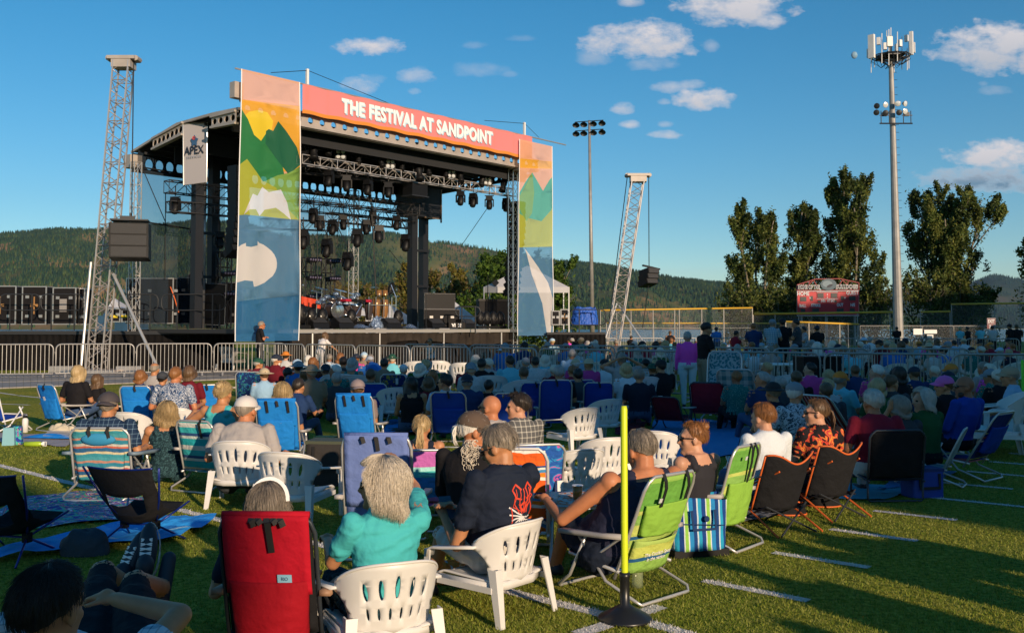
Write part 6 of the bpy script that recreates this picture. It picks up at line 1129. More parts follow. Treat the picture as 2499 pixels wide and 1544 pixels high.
patch_ink = mat('patch_ink', (.05, .10, .2), .6)
def camp_chair(label, fabm, polem, w=.50, top=.66, seat=.22, group=None):
    """low camp chair: sling hung on four curved poles over a hub"""
    t = thing('camp_chair', label, 'chair', group=group); tl, tr = V((-w/2-.03, -.30, top)), V((w/2+.03, -.30, top)); fl, fr = V((-w/2+.02, .24, seat+.10)), V((w/2-.02, .24, seat+.10)); hz = .17
    for sd, a, b in ((-1, tl, fl), (1, tr, fr)):
        h = V((sd*.14, -.02, hz)); mb = MB(); mb.path([h, h.lerp(a, .5)+V((sd*.015, -.0, -.02)), a], .0085, 8); mb.build('back_pole', polem, t, smooth=True); mb = MB(); mb.path([h, h.lerp(b, .5), b], .0085, 8); mb.build('front_pole', polem, t, smooth=True)
        for y, yy in ((-.02, -.26), (-.02, .24)): mb = MB(); mb.path([h, V((sd*.25, yy, .012))], .0085, 8); mb.build('leg', polem, t, smooth=True)
        mb = MB(); mb.box(h, (.05, .05, .07)); mb.build('hub', M_black, t)
    mb = MB(); mb.tube((-.14, -.02, hz), (.14, -.02, hz), .0085, 8); mb.build('cross_pole', polem, t, smooth=True)
    # sling: rows from the front edge, under the sitter, up to the top edge
    prof = [(V((0, .25, seat+.09)), .46), (V((0, .12, seat+.0)), .46), (V((0, -.02, seat-.035)), .46), (V((0, -.14, seat-.02)), .48), (V((0, -.21, seat+.07)), .50), (V((0, -.26, seat+.20)), .52), (V((0, -.29, seat+.33)), .54), (V((0, -.31, top-.005)), .56)]
    def fn(a, b):
        q = b*(len(prof)-1); i = min(len(prof)-2, int(q)); c = prof[i][0].lerp(prof[i+1][0], q-i); ww = prof[i][1]+(prof[i+1][1]-prof[i][1])*(q-i); ed = abs(2*a-1); side = ed**3; return c+V(((a-.5)*ww, 0, 0))+V((0, .06*ed**2*math.sin(min(1, b*1.2)*PI), .13*side*math.sin(b*PI)))-V((0, 0, .018*(1-ed**2)*(b > .98)))
    nu, nv = 16, 28; mb = MB(); vs = [fn(i/nu, j/nv) for j in range(nv+1) for i in range(nu+1)]; fs = []
    for j in range(nv):
        for i in range(nu):
            if 15 <= j <= 19 and 3 <= i <= 12: continue
            fs.append((j*(nu+1)+i, j*(nu+1)+i+1, (j+1)*(nu+1)+i+1, (j+1)*(nu+1)+i))
    mb.add(vs, fs); mb.build('sling', fabm, t, smooth=True, solid=.004)
    mb = MB(); mb.path([V(fn(i/nu, 1))+V((0, 0, .004)) for i in range(nu+1)], .008, 6); mb.build('top_binding', polem, t, smooth=True); return t
def rocker_chair(label, fabm, trim, w=.52, top=.74, rec=.35, group=None):
    """low camp chair with wavy orange-bound top edge, sides wrapping forward"""
    t = thing('camp_chair', label, 'chair', group=group)
    def ztop(x): return top-.06*math.cos(x/(w/2)*PI)*.8-.02+.05*(abs(x)/(w/2))**2*(-1.2)+.04*(1-abs(x)/(w/2))
    def fn(a, b):
        x = (a-.5)*w*1.12; e = abs(2*a-1); zt = top-.055*math.cos((2*a-1)*PI*1.02)**1-.03*e**3; z = .20+(zt-.20)*b; y = -.20-.36*(z-.2)*math.tan(rec)/.36*.9+.15*e**2.5*(1-.2*b); return V((x*(1-.06*(1-b)), y, z))
    mb = MB(); mb.grid(20, 14, fn); mb.build('back_sling', fabm, t, smooth=True, solid=.006)
    mb = MB(); mb.path([fn(i/24, 1) for i in range(25)]+[fn(1, 1-j/8) for j in range(1, 9)], .009, 6); mb.path([fn(0, 1-j/8) for j in range(9)], .009, 6); mb.build('orange_binding', trim, t, smooth=True)
    mb = MB(); mb.grid(10, 8, lambda a, b: V(((a-.5)*w, -.2+.46*b, .2+.07*b-.05*math.sin(a*PI)*math.sin(b*PI)))); mb.build('seat_sling', fabm, t, smooth=True, solid=.006)
    for sd in (-1, 1):
        x = sd*w*.52; mb = MB(); mb.path([fn(.5+sd*.48, .62), V((x+sd*.02, .0, .42)), V((x, .22, .36)), V((x, .24, .26))], 0, flat=(.045, .012)); mb.build('armrest', fabm, t, smooth=True)
        for p, q in (((x*.9, .2, .30), (x*1.0, -.36, .01)), ((x*.9, -.2, .24), (x*1.0, .3, .01)), ((x*.9, -.2, .24), (-x*.8, -.34, .01)), ((x*.95, .22, .3), (x*.7, -.3, .55))): mb = MB(); mb.tube(p, q, .009, 6); mb.build('leg' if q[2] < .1 else 'back_pole', trim if q[2] > .1 or p[1] > 0 else M_dk, t)
    return t
def barrier(L=2.3):
    t = thing('crowd_barrier', '', 'barrier', group='steel crowd barriers'); H, r_ = 1.09, .023; k = .16; z0 = .17
    arc = lambda cx, cz, a0, a1: [(cx+k*math.cos(a0+(a1-a0)*i/5), 0, cz+k*math.sin(a0+(a1-a0)*i/5)) for i in range(6)]
    pts = [(0, 0, z0)]+[(0, 0, H-k)]+arc(k, H-k, PI, PI/2)[1:]+arc(L-k, H-k, PI/2, 0)+[(L, 0, z0)]; mb = MB(); mb.path(pts, r_, 8, closed=True); mb.build('frame', M_bar, t, smooth=True)
    mb = MB(); n = 19
    for i in range(1, n): x = L*i/n; mb.tube((x, 0, z0), (x, 0, H-.01 if k < x < L-k else H-k+math.sqrt(max(0, k*k-(k-min(x, L-x))**2))), .0105, 5, cap=False)
    mb.build('bar_panel', M_bar, t)
    for x in (.28, L-.28): mb = MB(); mb.path([(x, -.30, .015), (x, -.08, .05), (x, 0, z0), (x, .08, .05), (x, .30, .015)], 0, flat=(.05, .01)); mb.build('foot', M_bar, t)
    for z in (.85, .35): mb = MB(); mb.path([(L, 0, z), (L+.05, 0, z), (L+.05, 0, z-.07)], .009, 5); mb.build('hook', M_bar, t)
    return t
M_bar = mat('barrier_steel', (.34, .33, .32), .42, .45, nz=(3, .12))
# ============================================================ PLACING THE AUDIENCE
D = R
def seatfor(z, lean, s): return z-(.08+s*(.51*math.cos(lean)+.256))
def sit(label, u, v, Y, rz=0, chair=None, cs=.93, cd=(0, -.02), crz=None, **k):
    """seat a person so that the head appears at photo column u with its top at row v, Y metres away; the chair follows"""
    s = k.get('s', .93); ln = k.get('lean', .25); k['s'] = s; z = P(u, v, Y).z; hh = .02 if k.get('hat') or k.get('style', 'short') in ('bob', 'long') else .0; st_ = seatfor(z-hh, ln, s)
    if st_ < .06: k['s'] = s = s*(1-(.06-st_)/.8); st_ = .06
    if st_ > .38: k['s'] = s = s*(1+(st_-.38)/.85); st_ = .38
    k['seat'] = st_; hc = headc(st_+.08, ln, s, k.get('yaw', 0), k.get('pitch', 0), k.get('roll', 0), k.get('twist', 0), k.get('side', 0)); Rz = Matrix.Rotation(D(rz), 3, 'Z'); q = Rz @ hc; tgt = GY(u, Y, z); loc = V((tgt.x-q.x, Y-q.y, 0)); Ri = Rz.transposed()
    for f_ in ('arms', 'legs'):
        if f_ in k: k[f_] = tuple(x if isinstance(x, str) or len(x) != 3 else ('W', Ri @ (P(*x[1])-loc), Ri @ (P(*x[2])-loc)) for x in k[f_])
    t, i = person(label, None, skin=k.pop('skin', 'tan'), **k)
    t.location = loc; t.rotation_euler.z = D(rz); i['loc'] = V(loc); i['seat'] = st_
    if chair is not None: c_ = D(rz if crz is None else crz); chair.location = loc+Matrix.Rotation(c_, 3, 'Z') @ V((cd[0], cd[1], 0)); chair.rotation_euler.z = c_; chair.scale = (cs,)*3
    return t, i
def put(o, u, Y, rz, s=1.0, z=0): o.location = GY(u, Y, z); o.rotation_euler.z = D(rz); o.scale = (s,)*3; return o
def putxy(o, p, rz, s=1.0): o.location = (p[0], p[1], 0); o.rotation_euler.z = D(rz); o.scale = (s,)*3; return o
m = lambda n, c, **k: mat(n, c, k.pop('rough', .85), spec=.2, bump=k.pop('bump', (9, .02)), **k)
M_navyT = m('tee_navy', (.012, .018, .035)); M_teal = m('tee_teal', (.06, .42, .44)); M_grey = m('tee_grey', (.36, .33, .32)); M_blackT = m('tee_black', (.012, .011, .013)); M_redT = m('tee_red', (.26, .015, .035)); M_whiteT = m('polo_white', (.62, .66, .70)); M_mag = m('shirt_magenta', (.78, .08, .50)); M_green = m('tee_green', (.02, .09, .03)); M_blueT = m('tee_blue', (.03, .16, .5)); M_aqua = m('tee_aqua', (.15, .5, .6)); M_maroon = m('tee_maroon', (.14, .01, .02)); M_dkblue = m('tee_darkblue', (.015, .04, .12)); M_pink = m('top_pink', (.6, .06, .28)); M_lblue = m('shirt_lightblue', (.28, .45, .62))
M_khaki = m('shorts_white', (.58, .55, .50)); M_denim = m('jeans', (.05, .09, .18)); M_blk = m('shorts_black', (.014, .014, .018)); M_wpant = m('trousers_white', (.58, .66, .72)); M_tanp = m('trousers_tan', (.25, .19, .13)); M_char = m('tee_charcoal', (.05, .055, .065))
PL_w = plaid('plaid_white', (.55, .62, .68), (.10, .20, .28), .022, .2); PL_n = plaid('plaid_navy', (.012, .03, .07), (.16, .26, .36), .045, .12); PL_g = plaid('plaid_grey', (.10, .10, .10), (.5, .48, .42), .05, .2); PL_b = plaid('plaid_lightblue', (.10, .25, .36), (.45, .55, .60), .06, .35)
TD = blotch('tie_dye', [(0, (.02, .05, .12)), (.42, (.5, .52, .58)), (.48, (.03, .08, .18)), (.56, (.55, .56, .6)), (.62, (.02, .05, .12))], 7, 3.5); AL = blotch('aloha', [(0, (.5, .55, .6)), (.50, (.03, .05, .08)), (.60, (.5, .55, .6))], 16, 2.0); FL = blotch('floral', [(0, (.012, .01, .012)), (.53, (.5, .05, .03)), (.58, (.6, .25, .04)), (.62, (.5, .06, .05)), (.67, (.015, .01, .012))], 12, 1.0); DT = blotch('dotted_teal', [(0, (.4, .55, .5)), (.22, (.01, .14, .13))], 60, 0, 'vor'); LEO = blotch('dark_leaf', [(0, (.01, .03, .04)), (.52, (.04, .10, .12)), (.6, (.01, .03, .04))], 22, 2); WD = blotch('white_dotted', [(0, (.03, .05, .08)), (.18, (.5, .5, .5))], 50, 0, 'vor')
# fabrics of the chairs
S_green = stripes('chair_green', 2, .62, [(0, (.14, .36, .06)), (.28, (.26, .46, .09)), (.44, (.02, .11, .26)), (.48, (.50, .56, .12)), (.60, (.36, .50, .12)), (.68, (.02, .11, .26)), (.72, (.50, .56, .14)), (.84, (.24, .44, .10)), (.95, (.50, .56, .14))], .03); S_greenseat = stripes('chair_bluestripe', 2, .12, [(0, (.05, .25, .5)), (.5, (.02, .10, .3)), (.75, (.35, .55, .7))]); S_pouchg = m('pouch_green', (.24, .45, .06))
S_multi = stripes('chair_multistripe', 2, .21, [(0, (.04, .25, .30)), (.15, (.55, .48, .30)), (.24, (.03, .12, .25)), (.4, (.5, .12, .07)), (.48, (.5, .48, .42)), (.58, (.03, .20, .28)), (.75, (.45, .22, .16)), (.85, (.06, .28, .32))], .05)
S_orange = stripes('chair_orange', 2, .19, [(0, (.75, .12, .02)), (.25, (.75, .72, .66)), (.35, (.8, .22, .02)), (.5, (.06, .25, .5)), (.62, (.75, .72, .68)), (.72, (.02, .07, .2)), (.82, (.75, .14, .02))], .07); S_pink = stripes('chair_pink', 2, .46, [(0, (.08, .5, .5)), (.12, (.35, .7, .65)), (.2, (.5, .13, .42)), (.48, (.60, .22, .52)), (.62, (.05, .25, .6))], .03); S_teal = stripes('chair_teal', 2, .24, [(0, (.02, .35, .38)), (.3, (.55, .6, .55)), (.42, (.03, .08, .2)), (.55, (.04, .4, .42)), (.8, (.6, .6, .55))]); S_navy = stripes('chair_navystripe', 2, .30, [(0, (.01, .03, .18)), (.45, (.55, .55, .6)), (.5, (.01, .04, .22)), (.58, (.5, .12, .1)), (.66, (.01, .04, .22)), (.75, (.55, .5, .25)), (.8, (.01, .03, .18))])
S_bag = stripes('tote_stripe', 0, .17, [(0, (.01, .05, .22)), (.18, (.6, .65, .68)), (.23, (.25, .5, .08)), (.38, (.6, .65, .68)), (.43, (.02, .22, .5)), (.62, (.01, .05, .2)), (.78, (.5, .6, .68)), (.84, (.02, .30, .5))]); S_red = stripes('blanket_redstripe', 0, .06, [(0, (.25, .02, .02)), (.7, (.5, .35, .35))])
B1 = m('chair_blue', (.012, .20, .62)); B2 = m('chair_royal', (.008, .05, .33)); B3 = m('chair_periwinkle', (.14, .20, .46)); M_rd = m('chair_red', (.42, .006, .02)); M_rdd = m('chair_darkred', (.30, .004, .012)); G1 = m('chair_green_dark', (.01, .13, .03)); M_ch = m('chair_black', (.012, .012, .014)); M_bluef = mat('pole_blue', (.006, .02, .20), .3, .3, coat=.3); M_patch = mat('patch_pale', (.25, .5, .66), .6); M_patchw = mat('patch_white', (.6, .6, .62), .6); M_orf = mat('binding_orange', (.62, .12, .02), .6); BLF = blotch('chair_blueflower', [(0, (.01, .03, .12)), (.52, (.02, .14, .35)), (.6, (.05, .25, .10)), (.68, (.01, .03, .15))], 9, 2); BOB = [(-.22, .0, .0)]
ORB = m('bag_orange', (.6, .14, .03)); M_dframe = mat('frame_dark', (.05, .06, .075), .4, .5)
# ---- foreground people and the chairs they use (heads given in photo pixels)
GW = 'white resin chairs in the front rows'
c = resin_chair('white resin chair under the woman in the teal shirt'); c['group'] = GW
t, i = sit('woman in a teal tee with ash blonde hair, hand raised by her head', 930, 1106, 4.75, 28, chair=c, cs=.90, cd=(-.01, -.01), crz=24, sex='f', shirt=M_teal, pants=LEO, hair='ash', style='bob', hl=.13, lean=.16, yaw=1.05, pitch=.02, arms=(('W', (812, 1372, 4.75), (800, 1320, 5.05)), ('W', (1010, 1190, 5.2), (975, 1140, 5.25))), strands=3200, vox=.0085, shade=True, vol=1.1, wr=.013, s=.92, curl=.9)
c = resin_chair('white resin chair under the man in the navy tee with a red crab print'); c['group'] = GW
t, i = sit('grey-haired man in a navy tee with red crab print, looking at his phone', 1215, 1029, 5.68, 40, chair=c, cs=.90, cd=(-.05, .02), crz=50, shirt=M_navyT, pants=M_khaki, pant=1, hair='greybrown', style='short', lean=.12, yaw=.55, pitch=-.38, arms=(('W', (1115, 1330, 5.6), (1085, 1262, 5.75)), ('W', (1200, 1290, 6.1), (1110, 1240, 5.85))), strands=900, vox=.0085, shade=True, fat=1.08, vol=1.15, wr=.013, s=.95)
# print on the back of the tee
def backprint(parent, i, s):
    o = i['at'](.52)+V((.055, 0, 0)); up = i['up']; fw = i['fw']; body = [x for x in parent.children if x.name.startswith('body')][0]
    def on(x, y, off):
        q = o+V((x, 0, 0))+up*y-fw*.4; ok, p, n, _ = body.ray_cast(q, fw); return (p-fw*off) if ok else q+fw*.25
    def wl(pts, mb_, w):
        P3 = []
        for (x0, y0), (x1, y1) in zip(pts, pts[1:]):
            for k in range(5): P3.append(on(x0+(x1-x0)*k/5, y0+(y1-y0)*k/5, .002))
        P3.append(on(*pts[-1], .002)); vs = []
        for k, p in enumerate(P3):
            d = (P3[min(k+1, len(P3)-1)]-P3[max(k-1, 0)]).normalized(); n = d.cross(fw).normalized()*(w/2); vs += [p+n, p-n]
        mb_.add(vs, [(2*k, 2*k+1, 2*k+3, 2*k+2) for k in range(len(P3)-1)])
    mbr = MB(); mbw = MB()
    for k in range(5):
        x0 = .015*(k-2); wl([(x0, -.01), (x0-.04+.02*k, .05+.01*k), (-.055+.030*k, .105-.01*abs(k-2)), (-.05+.026*k, .125)], mbr, .006); wl([(x0*.5, 0), (-.075+.038*k, .03+.012*k), (-.065+.036*k, .085)], mbr, .005)
    wl([(-.015, .12), (-.05, .15), (-.075, .12), (-.06, .08), (-.02, .07)], mbr, .010); wl([(.02, .12), (.045, .155), (.075, .12), (.055, .085), (.02, .07)], mbr, .010); wl([(-.11, -.11), (-.08, -.05), (-.09, .03)], mbr, .008); wl([(.09, -.04), (.075, .02), (.05, .06)], mbr, .008); wl([(-.03, .03), (0, .055), (.03, .03), (0, .0), (-.03, .03)], mbr, .012); mbr.build('shirt_print', mat('print_red', (.62, .05, .02), .7), parent)
    for a in range(7): an = 3.2+a*.5; wl([(-.005, -.03), (.04*math.cos(an)-.01, -.035+.03*math.sin(an)), (.085*math.cos(an), -.04+.05*math.sin(an))], mbw, .008)
    wl([(-.10, .03), (-.055, .0), (-.01, -.02)], mbw, .008); wl([(-.1, -.01), (-.05, -.02), (0, -.03)], mbw, .008); mbw.build('shirt_print', mat('print_white', (.7, .68, .66), .7), parent)
backprint(t, i, .95)
ph = MB(); ph.box((0, 0, 0), (.075, .009, .15), Euler((-.7, 0, .5)).to_matrix()); tag(ph.build('phone', mat('phone_blue', (.04, .08, .12), .15), loc=P(1092, 1238, 5.80)), 'dark smartphone held by the man in the navy tee', 'phone')
c = putxy(beach_chair('beach_chair', 'lime green backpack beach chair behind the man in the navy tank top', fab=S_green, seatfab=S_greenseat, bl=.68, rec=.40, pouch=(S_pouchg, .40, .72, .05), pillow=None, w=.52, strap=[(-.22, .1, .3), (.25, .1, .25)], patch=(M_patchw, '', -.25, .22, .03, .03)), (.66, 6.13), 44, .90)
mb = MB(); bd = V((0, -math.sin(.40), math.cos(.40))); nr_ = V((0, math.cos(.40), math.sin(.40))); pb = V((0, -.20, .20)); mb.grid(14, 8, lambda a, b: pb+bd*(.66*(.0+.36*b))+V(((a-.5)*.44, 0, 0))-nr_*(.03+.045*math.sin(a*PI)**.5)); o = mb.build('lower_pouch', S_green, c, smooth=True, solid=.004); writing('lettering', 'The Coolest Spot\nin the nation', .038, M_let, frame_mat(pb+bd*.12-nr_*.082, (1, 0, 0), bd), c, ext=.001)
t, i = sit('tanned man in a navy tank top with thinning grey hair, leaning on his left elbow', 1562, 1022, 6.25, 30, side=.42, shirt=mat('tank_navy', (.012, .014, .04), .85, bump=(9, .02)), pants=M_navyT, pant=1, hair='greybrown', style='short', lean=.0, yaw=.1, pitch=-.3, sleeve=0, arms=(('W', (1372, 1268, 6.15), (1335, 1222, 6.40)), 'lap'), strands=900, vox=.0085, fat=1.45, wr=.010, s=1.02, vol=.8, skin='red')
c = put(beach_chair('beach_chair', 'lime green backpack beach chair behind the woman with the bun', fab=S_green, seatfab=S_greenseat, bl=.64, rec=.30, pouch=(S_pouchg, .02, .55, .07), w=.48, strap=[(.05, .2, .55), (.2, .1, .4)], patch=(M_patchw, '', -.2, .12, .03, .03)), 1722, 7.45, 50, .92)
t, i = sit('woman with a high hair bun and sunglasses in profile, dark strap top', 1688, 1024, 7.2, 35, sex='f', shirt=mat('tank_black', (.015, .014, .02), .85), pants=S_greenseat, hair='auburn', style='bun', lean=.12, yaw=1.05, pitch=.0, sleeve=0, arms=('lap', 'lap'), strands=600, vox=.009, shade=True, s=.93, skin='fair')
CHO = 'black camp chairs with orange binding'
c = put(rocker_chair('black camp chair with orange binding under the man in the white polo', M_ch, M_orf, top=.66, group=CHO), 1878, 7.95, 32, .90); c = put(rocker_chair('black camp chair with orange binding under the woman in the floral blouse', M_ch, M_orf, top=.66, group=CHO), 2004, 8.55, 32, .90)
sit('man with neat auburn hair in a white polo shirt, seen from behind', 1860, 978, 8.25, 22, shirt=M_whiteT, pants=M_denim, hair='auburn', lean=.10, yaw=.35, pitch=-.1, strands=500, vox=.010, sleeve=2, s=.95, skin='fair')
sit('woman in a black blouse with red and orange flowers and sunglasses, dark ponytail', 1990, 968, 8.7, 15, sex='f', shirt=FL, pants=M_blk, hair='brown', style='tail', hl=.22, lean=.06, yaw=1.2, strands=500, vox=.010, shade=True, s=.95, skin='fair', sleeve=1)
cr_ = (beach_chair('folding_chair', 'black folding sling chair under the man in the red tee', fab=M_ch, frame=M_dframe, bl=.50, rec=.16, w=.56, arms=None, seat=.24, legs='flat'))
sit('white-haired man in a crimson tee, seen from behind in a black sling chair', 2128, 945, 9.4, 8, chair=cr_, cd=(.08, -.06), crz=4, shirt=M_redT, pants=M_khaki, hair='white', lean=.05, yaw=.1, strands=500, vox=.010, fat=1.12, s=.98, skin='red', arms=('rest', 'rest'))
sit('person with grey hair holding a hand to the ear, hidden behind the man in crimson', 2192, 958, 10.2, 20, shirt=M_char, hair='greybrown', style='bob', hl=.06, lean=.1, yaw=.2, arms=(((.06, .16, -.14), (-.05, .05, .14)), 'lap'), vox=.012, s=.95)
sit('laughing woman with white bobbed hair turned to her left, dark green top', 2250, 940, 10.4, 25, sex='f', shirt=M_green, pants=M_blk, hair='white', style='bob', hl=.10, lean=.0, yaw=1.25, vox=.010, strands=500, s=.95, skin='fair', sleeve=2)
sit('person in a bright pink cap and black tee, half hidden behind the bearded man', 2302, 910, 12.0, 25, shirt=M_blackT, hair='brown', lean=.0, yaw=.9, hat='cap', hat2=mat('cap_pink', (.62, .12, .42), .7), vox=.012, s=.95)
sit('bald bearded man in sunglasses and a blue jacket leaning back at the right', 2352, 912, 10.6, 30, shirt=B2, pants=M_blk, hair='dark', style='bald', lean=.28, yaw=1.0, beard='dark', shade=True, vox=.010, sleeve=2, s=.98, skin='brown')
c = put(beach_chair('beach_chair', 'navy beach chair with zigzag red, white and yellow stripes at the right', fab=S_navy, bl=.66, rec=.55, w=.5, arms=None, pouch=(B2, .25, .75, .07)), 2338, 10.7, 42, .95)
c = put(beach_chair('beach_chair', 'pale woven lawn chair folded open beside the striped navy one', fab=mat('web_pale', (.22, .32, .36), .8), bl=.5, rec=.45, w=.34, arms=None), 2262, 10.2, 58, .9)
sit('man in a tan cap and light blue shirt at the right edge', 2462, 888, 12.9, 55, shirt=M_lblue, pants=M_denim, hair='greybrown', lean=.05, yaw=.4, hat='cap', hat2=mat('cap_tan', (.38, .28, .18), .8), vox=.012, s=1.0, skin='tan')
# black frame of reclining man at the lower left
t, i = sit('dark-haired man lying back in the lower left corner, white and blue checked shirt', 128, 1384, 3.05, -4, shirt=PL_w, pants=M_blk, pant=1, hair='dark', style='short', lean=.95, yaw=.0, pitch=.0, twist=-.45, arms=('rest', ('W', (440, 1500, 3.35), (285, 1462, 3.5))), legs=(('W', (250, 1400, 4.25), (330, 1440, 4.6)), ('W', (330, 1425, 4.1), (395, 1432, 4.55))), strands=2600, vox=.0085, fat=1.1, vol=1.1, wr=.006, s=1.0)
c = beach_chair('beach_chair', 'dark low beach chair under the man lying back in the lower left corner', fab=M_ch, frame=M_dframe, bl=.52, rec=.95, w=.56, arms=mat('armrest_blue', (.10, .30, .42), .4), armw=.085, seat=.18); putxy(c, i['loc'], -4, 1.0)
for (u, v, rr, lb) in [(358, 1372, .5, 'left navy canvas shoe with white sole of the man lying back'), (322, 1392, -.1, 'right navy canvas shoe of the man lying back')]:
    t = thing('canvas_shoe', lb, 'shoe', P(u, v, 4.62)); t.rotation_euler = (R(62), 0, rr-.3); mb = MB(); mb.ell((0, .06, .01), (.045, .13, .05), None, 16, 10); mb.ell((0, -.03, .04), (.042, .06, .06), None, 12, 8); mb.build('upper', M_shoe, t, smooth=True); mb = MB(); mb.grid(20, 2, lambda a, b: (.05*math.cos(2*PI*a), .055+.14*math.sin(2*PI*a), -.045+.03*b)); mb.build('sole', M_sole, t, smooth=True, solid=.004); mb = MB()
    for q in range(4): mb.tube((-.025, .02+q*.022, .062-q*.003), (.025, .03+q*.022, .062-q*.003), .004, 5); mb.tube((.025, .02+q*.022, .062-q*.003), (-.025, .03+q*.022, .062-q*.003), .004, 5)
    mb.build('laces', M_let, t)
# woman in the red chair
c = putxy(beach_chair('beach_chair', 'bright red backpack beach chair with black straps and a pale tag, in the foreground', fab=M_ch, frame=M_dframe, bl=.66, rec=.30, w=.47, seat=.20, flap=(M_rd, .62), strap=[(-.14, .0, .05), (-.07, .0, .03), (.02, .02, .26), (.16, .0, .05), (.09, .0, .03)], patch=(M_patch, 'RIO', .18, .47, .07, .042), pouch=(M_rdd, .0, .50, .10), arms=mat('armrest_wood', (.30, .17, .10), .6)), (-1.10, 4.86), -2, .93)
sit('woman with grey-brown hair and white sunglasses on her head, behind the red chair', 652, 1172, 5.02, 5, sex='f', shirt=M_navyT, pants=M_blk, pant=1, hair='greybrown', style='bob', hl=.08, lean=.25, yaw=.1, arms=('rest', 'rest'), legs=('side', 'out'), strands=900, vox=.010, s=.93, skin='fair', vol=1.1)
mb = MB(); hb = P(655, 1228, 4.98); mb.path([hb+V((.097*math.cos(a), .03*math.sin(a), .108*math.sin(a)+.012)) for a in [PI*k/14 for k in range(15)]], 0, flat=(.018, .006)); tag(mb.build('sunglasses', M_let), 'white-framed sunglasses pushed up on the head of the woman in the red chair', 'sunglasses')
# second row left
cg = resin_chair('white resin chair under the man in the grey tee and white mesh cap'); cg['group'] = GW
c = put(resin_chair('empty white resin chair facing right, beside the black cooler box'), 722, 8.3, -12, 1.0); c['group'] = GW
sit('heavy-set man in a pale grey tee with a white mesh cap, seen from behind', 603, 957, 9.2, -6, chair=cg, cs=1.0, cd=(.03, -.05), crz=0, shirt=M_grey, pants=M_char, pant=1, hair='greybrown', lean=.0, yaw=-.3, hat='cap', hat2=mat('cap_white', (.62, .58, .55), .7), fat=1.38, s=1.0, vox=.010, skin='red', wr=.010, arms=('rest', 'rest'))
cp = (beach_chair('beach_chair', 'multicolour striped beach chair with a blue pillow under the man in navy plaid', fab=S_multi, bl=.48, rec=.22, w=.56, pillow=mat('pillow_blue', (.03, .25, .45), .8), arms=mat('armrest_slate', (.16, .22, .28), .5), armw=.075, strap=[(-.16, .0, .2), (.16, .0, .2)], pouch=(S_multi, .0, .55, .06)))
sit('man in a navy plaid shirt and dark flat cap, seen from behind', 267, 948, 9.6, 0, chair=cp, cs=1.0, cd=(.08, -.04), crz=-3, shirt=PL_n, pants=M_char, hair='greybrown', lean=.05, yaw=0, hat='capback', hat2=mat('cap_charcoal', (.06, .05, .055), .8), fat=1.25, s=1.0, vox=.010, wr=.009, arms=('rest', 'rest'))
sit('blonde woman with bare tanned shoulders, bowed head in a strapless dark top', 408, 972, 10.2, 15, sex='f', shirt=LEO, pants=LEO, hair='blond', style='bob', hl=.12, lean=-.05, yaw=.3, pitch=-.15, sleeve=0, arms=(((.08, .12, -.18), (-.02, .20, .02)), ((.16, .08, -.20), (.1, .28, -.16))), vox=.010, strands=600, s=.95)
ct = beach_chair('beach_chair', 'teal, white and navy striped beach chair left of the man in the grey tee', fab=S_teal, bl=.56, rec=.25, w=.5, armw=.07, strap=[(.2, 0, .3)])
sit('woman with a messy blonde-brown updo in the teal striped chair, arm held out', 546, 927, 10.0, -12, chair=ct, crz=-25, cd=(-.05, -.05), sex='f', shirt=M_teal, pants=M_denim, hair='blond', style='bun', lean=.1, yaw=.0, sleeve=0, arms=(((.26, .02, -.16), (.30, .26, -.06)), 'lap'), vox=.011, strands=500, s=.95)
# white, blue chairs, further rows on the left
BG = 'blue backpack beach chairs'
def bluechair(lb, u, Y, rz, s=.95, fab=B1, **k): return put(beach_chair('beach_chair', lb, fab=fab, bl=k.pop('bl', .60), rec=k.pop('rec', .35), w=.5, pouch=k.pop('pouch', (fab, .05, .62, .07)), strap=k.pop('strap', [(0, 0, .12)]), group=BG, arms=k.pop('arms', M_ftan), **k), u, Y, rz, s)
bluechair('bright blue backpack chair on the far left with a white tag, turned right', 163, 15.6, -32, patch=(M_patchw, '', -.1, .4, .05, .1)); bluechair('bright blue backpack chair left of the man in the tie-dye shirt', 350, 15.3, 0); bluechair('bright blue backpack chair right of the man in the tie-dye shirt', 508, 15.6, 12)
sit('woman with wavy light hair in a black tee beside the far left blue chair', 192, 886, 15.8, -15, sex='f', shirt=M_blackT, hair='blond', style='long', hl=.14, lean=.05, yaw=.0, vox=.012, s=.98, pants=M_denim, arms=('rest', 'lap')); sit('girl with long brown hair sitting right of the woman in the black tee', 238, 908, 16.4, -20, sex='f', shirt=M_blackT, hair='brown', style='long', hl=.2, lean=.1, vox=.014, s=.85)
sit('person with auburn hair in the blue chair left of the tie-dye shirt', 343, 899, 15.9, 0, hair='auburn', style='bob', hl=.05, shirt=M_dkblue, vox=.016, s=.9); sit('man with receding dark hair in a grey tee in front of the tie-dye shirt', 378, 882, 17.5, -5, hair='greybrown', style='fringe', shirt=M_grey, vox=.014, s=.97); sit('child in a dark grey cap between the blue chair and the tie-dye shirt', 397, 903, 16.4, 0, hair='dark', shirt=M_char, hat='capback', hat2=M_char, vox=.016, s=.9)
sit('man in a blue and white tie-dye tee with short reddish hair', 430, 890, 13.6, -5, shirt=TD, pants=M_denim, hair='auburn', style='short', lean=.0, yaw=-.2, vox=.011, fat=1.2, s=.99, skin='red', vol=.6, arms=('rest', 'rest')); sit('woman with dark wavy hair in a maroon top right of the tie-dye shirt', 462, 888, 15.0, 0, sex='f', shirt=M_maroon, hair='brown', style='bob', hl=.06, vox=.014, s=.95)
WR = 'white resin chairs further back'
def wchair(lb, u, Y, rz, s=.95): global WC; o = dup(WC, GY(u, Y), D(rz), lb, WR, s); return o
WC = resin_chair('white resin chair between the plaid shirt and the blonde woman'); put(WC, 335, 12.4, -12, .95); WC['group'] = WR
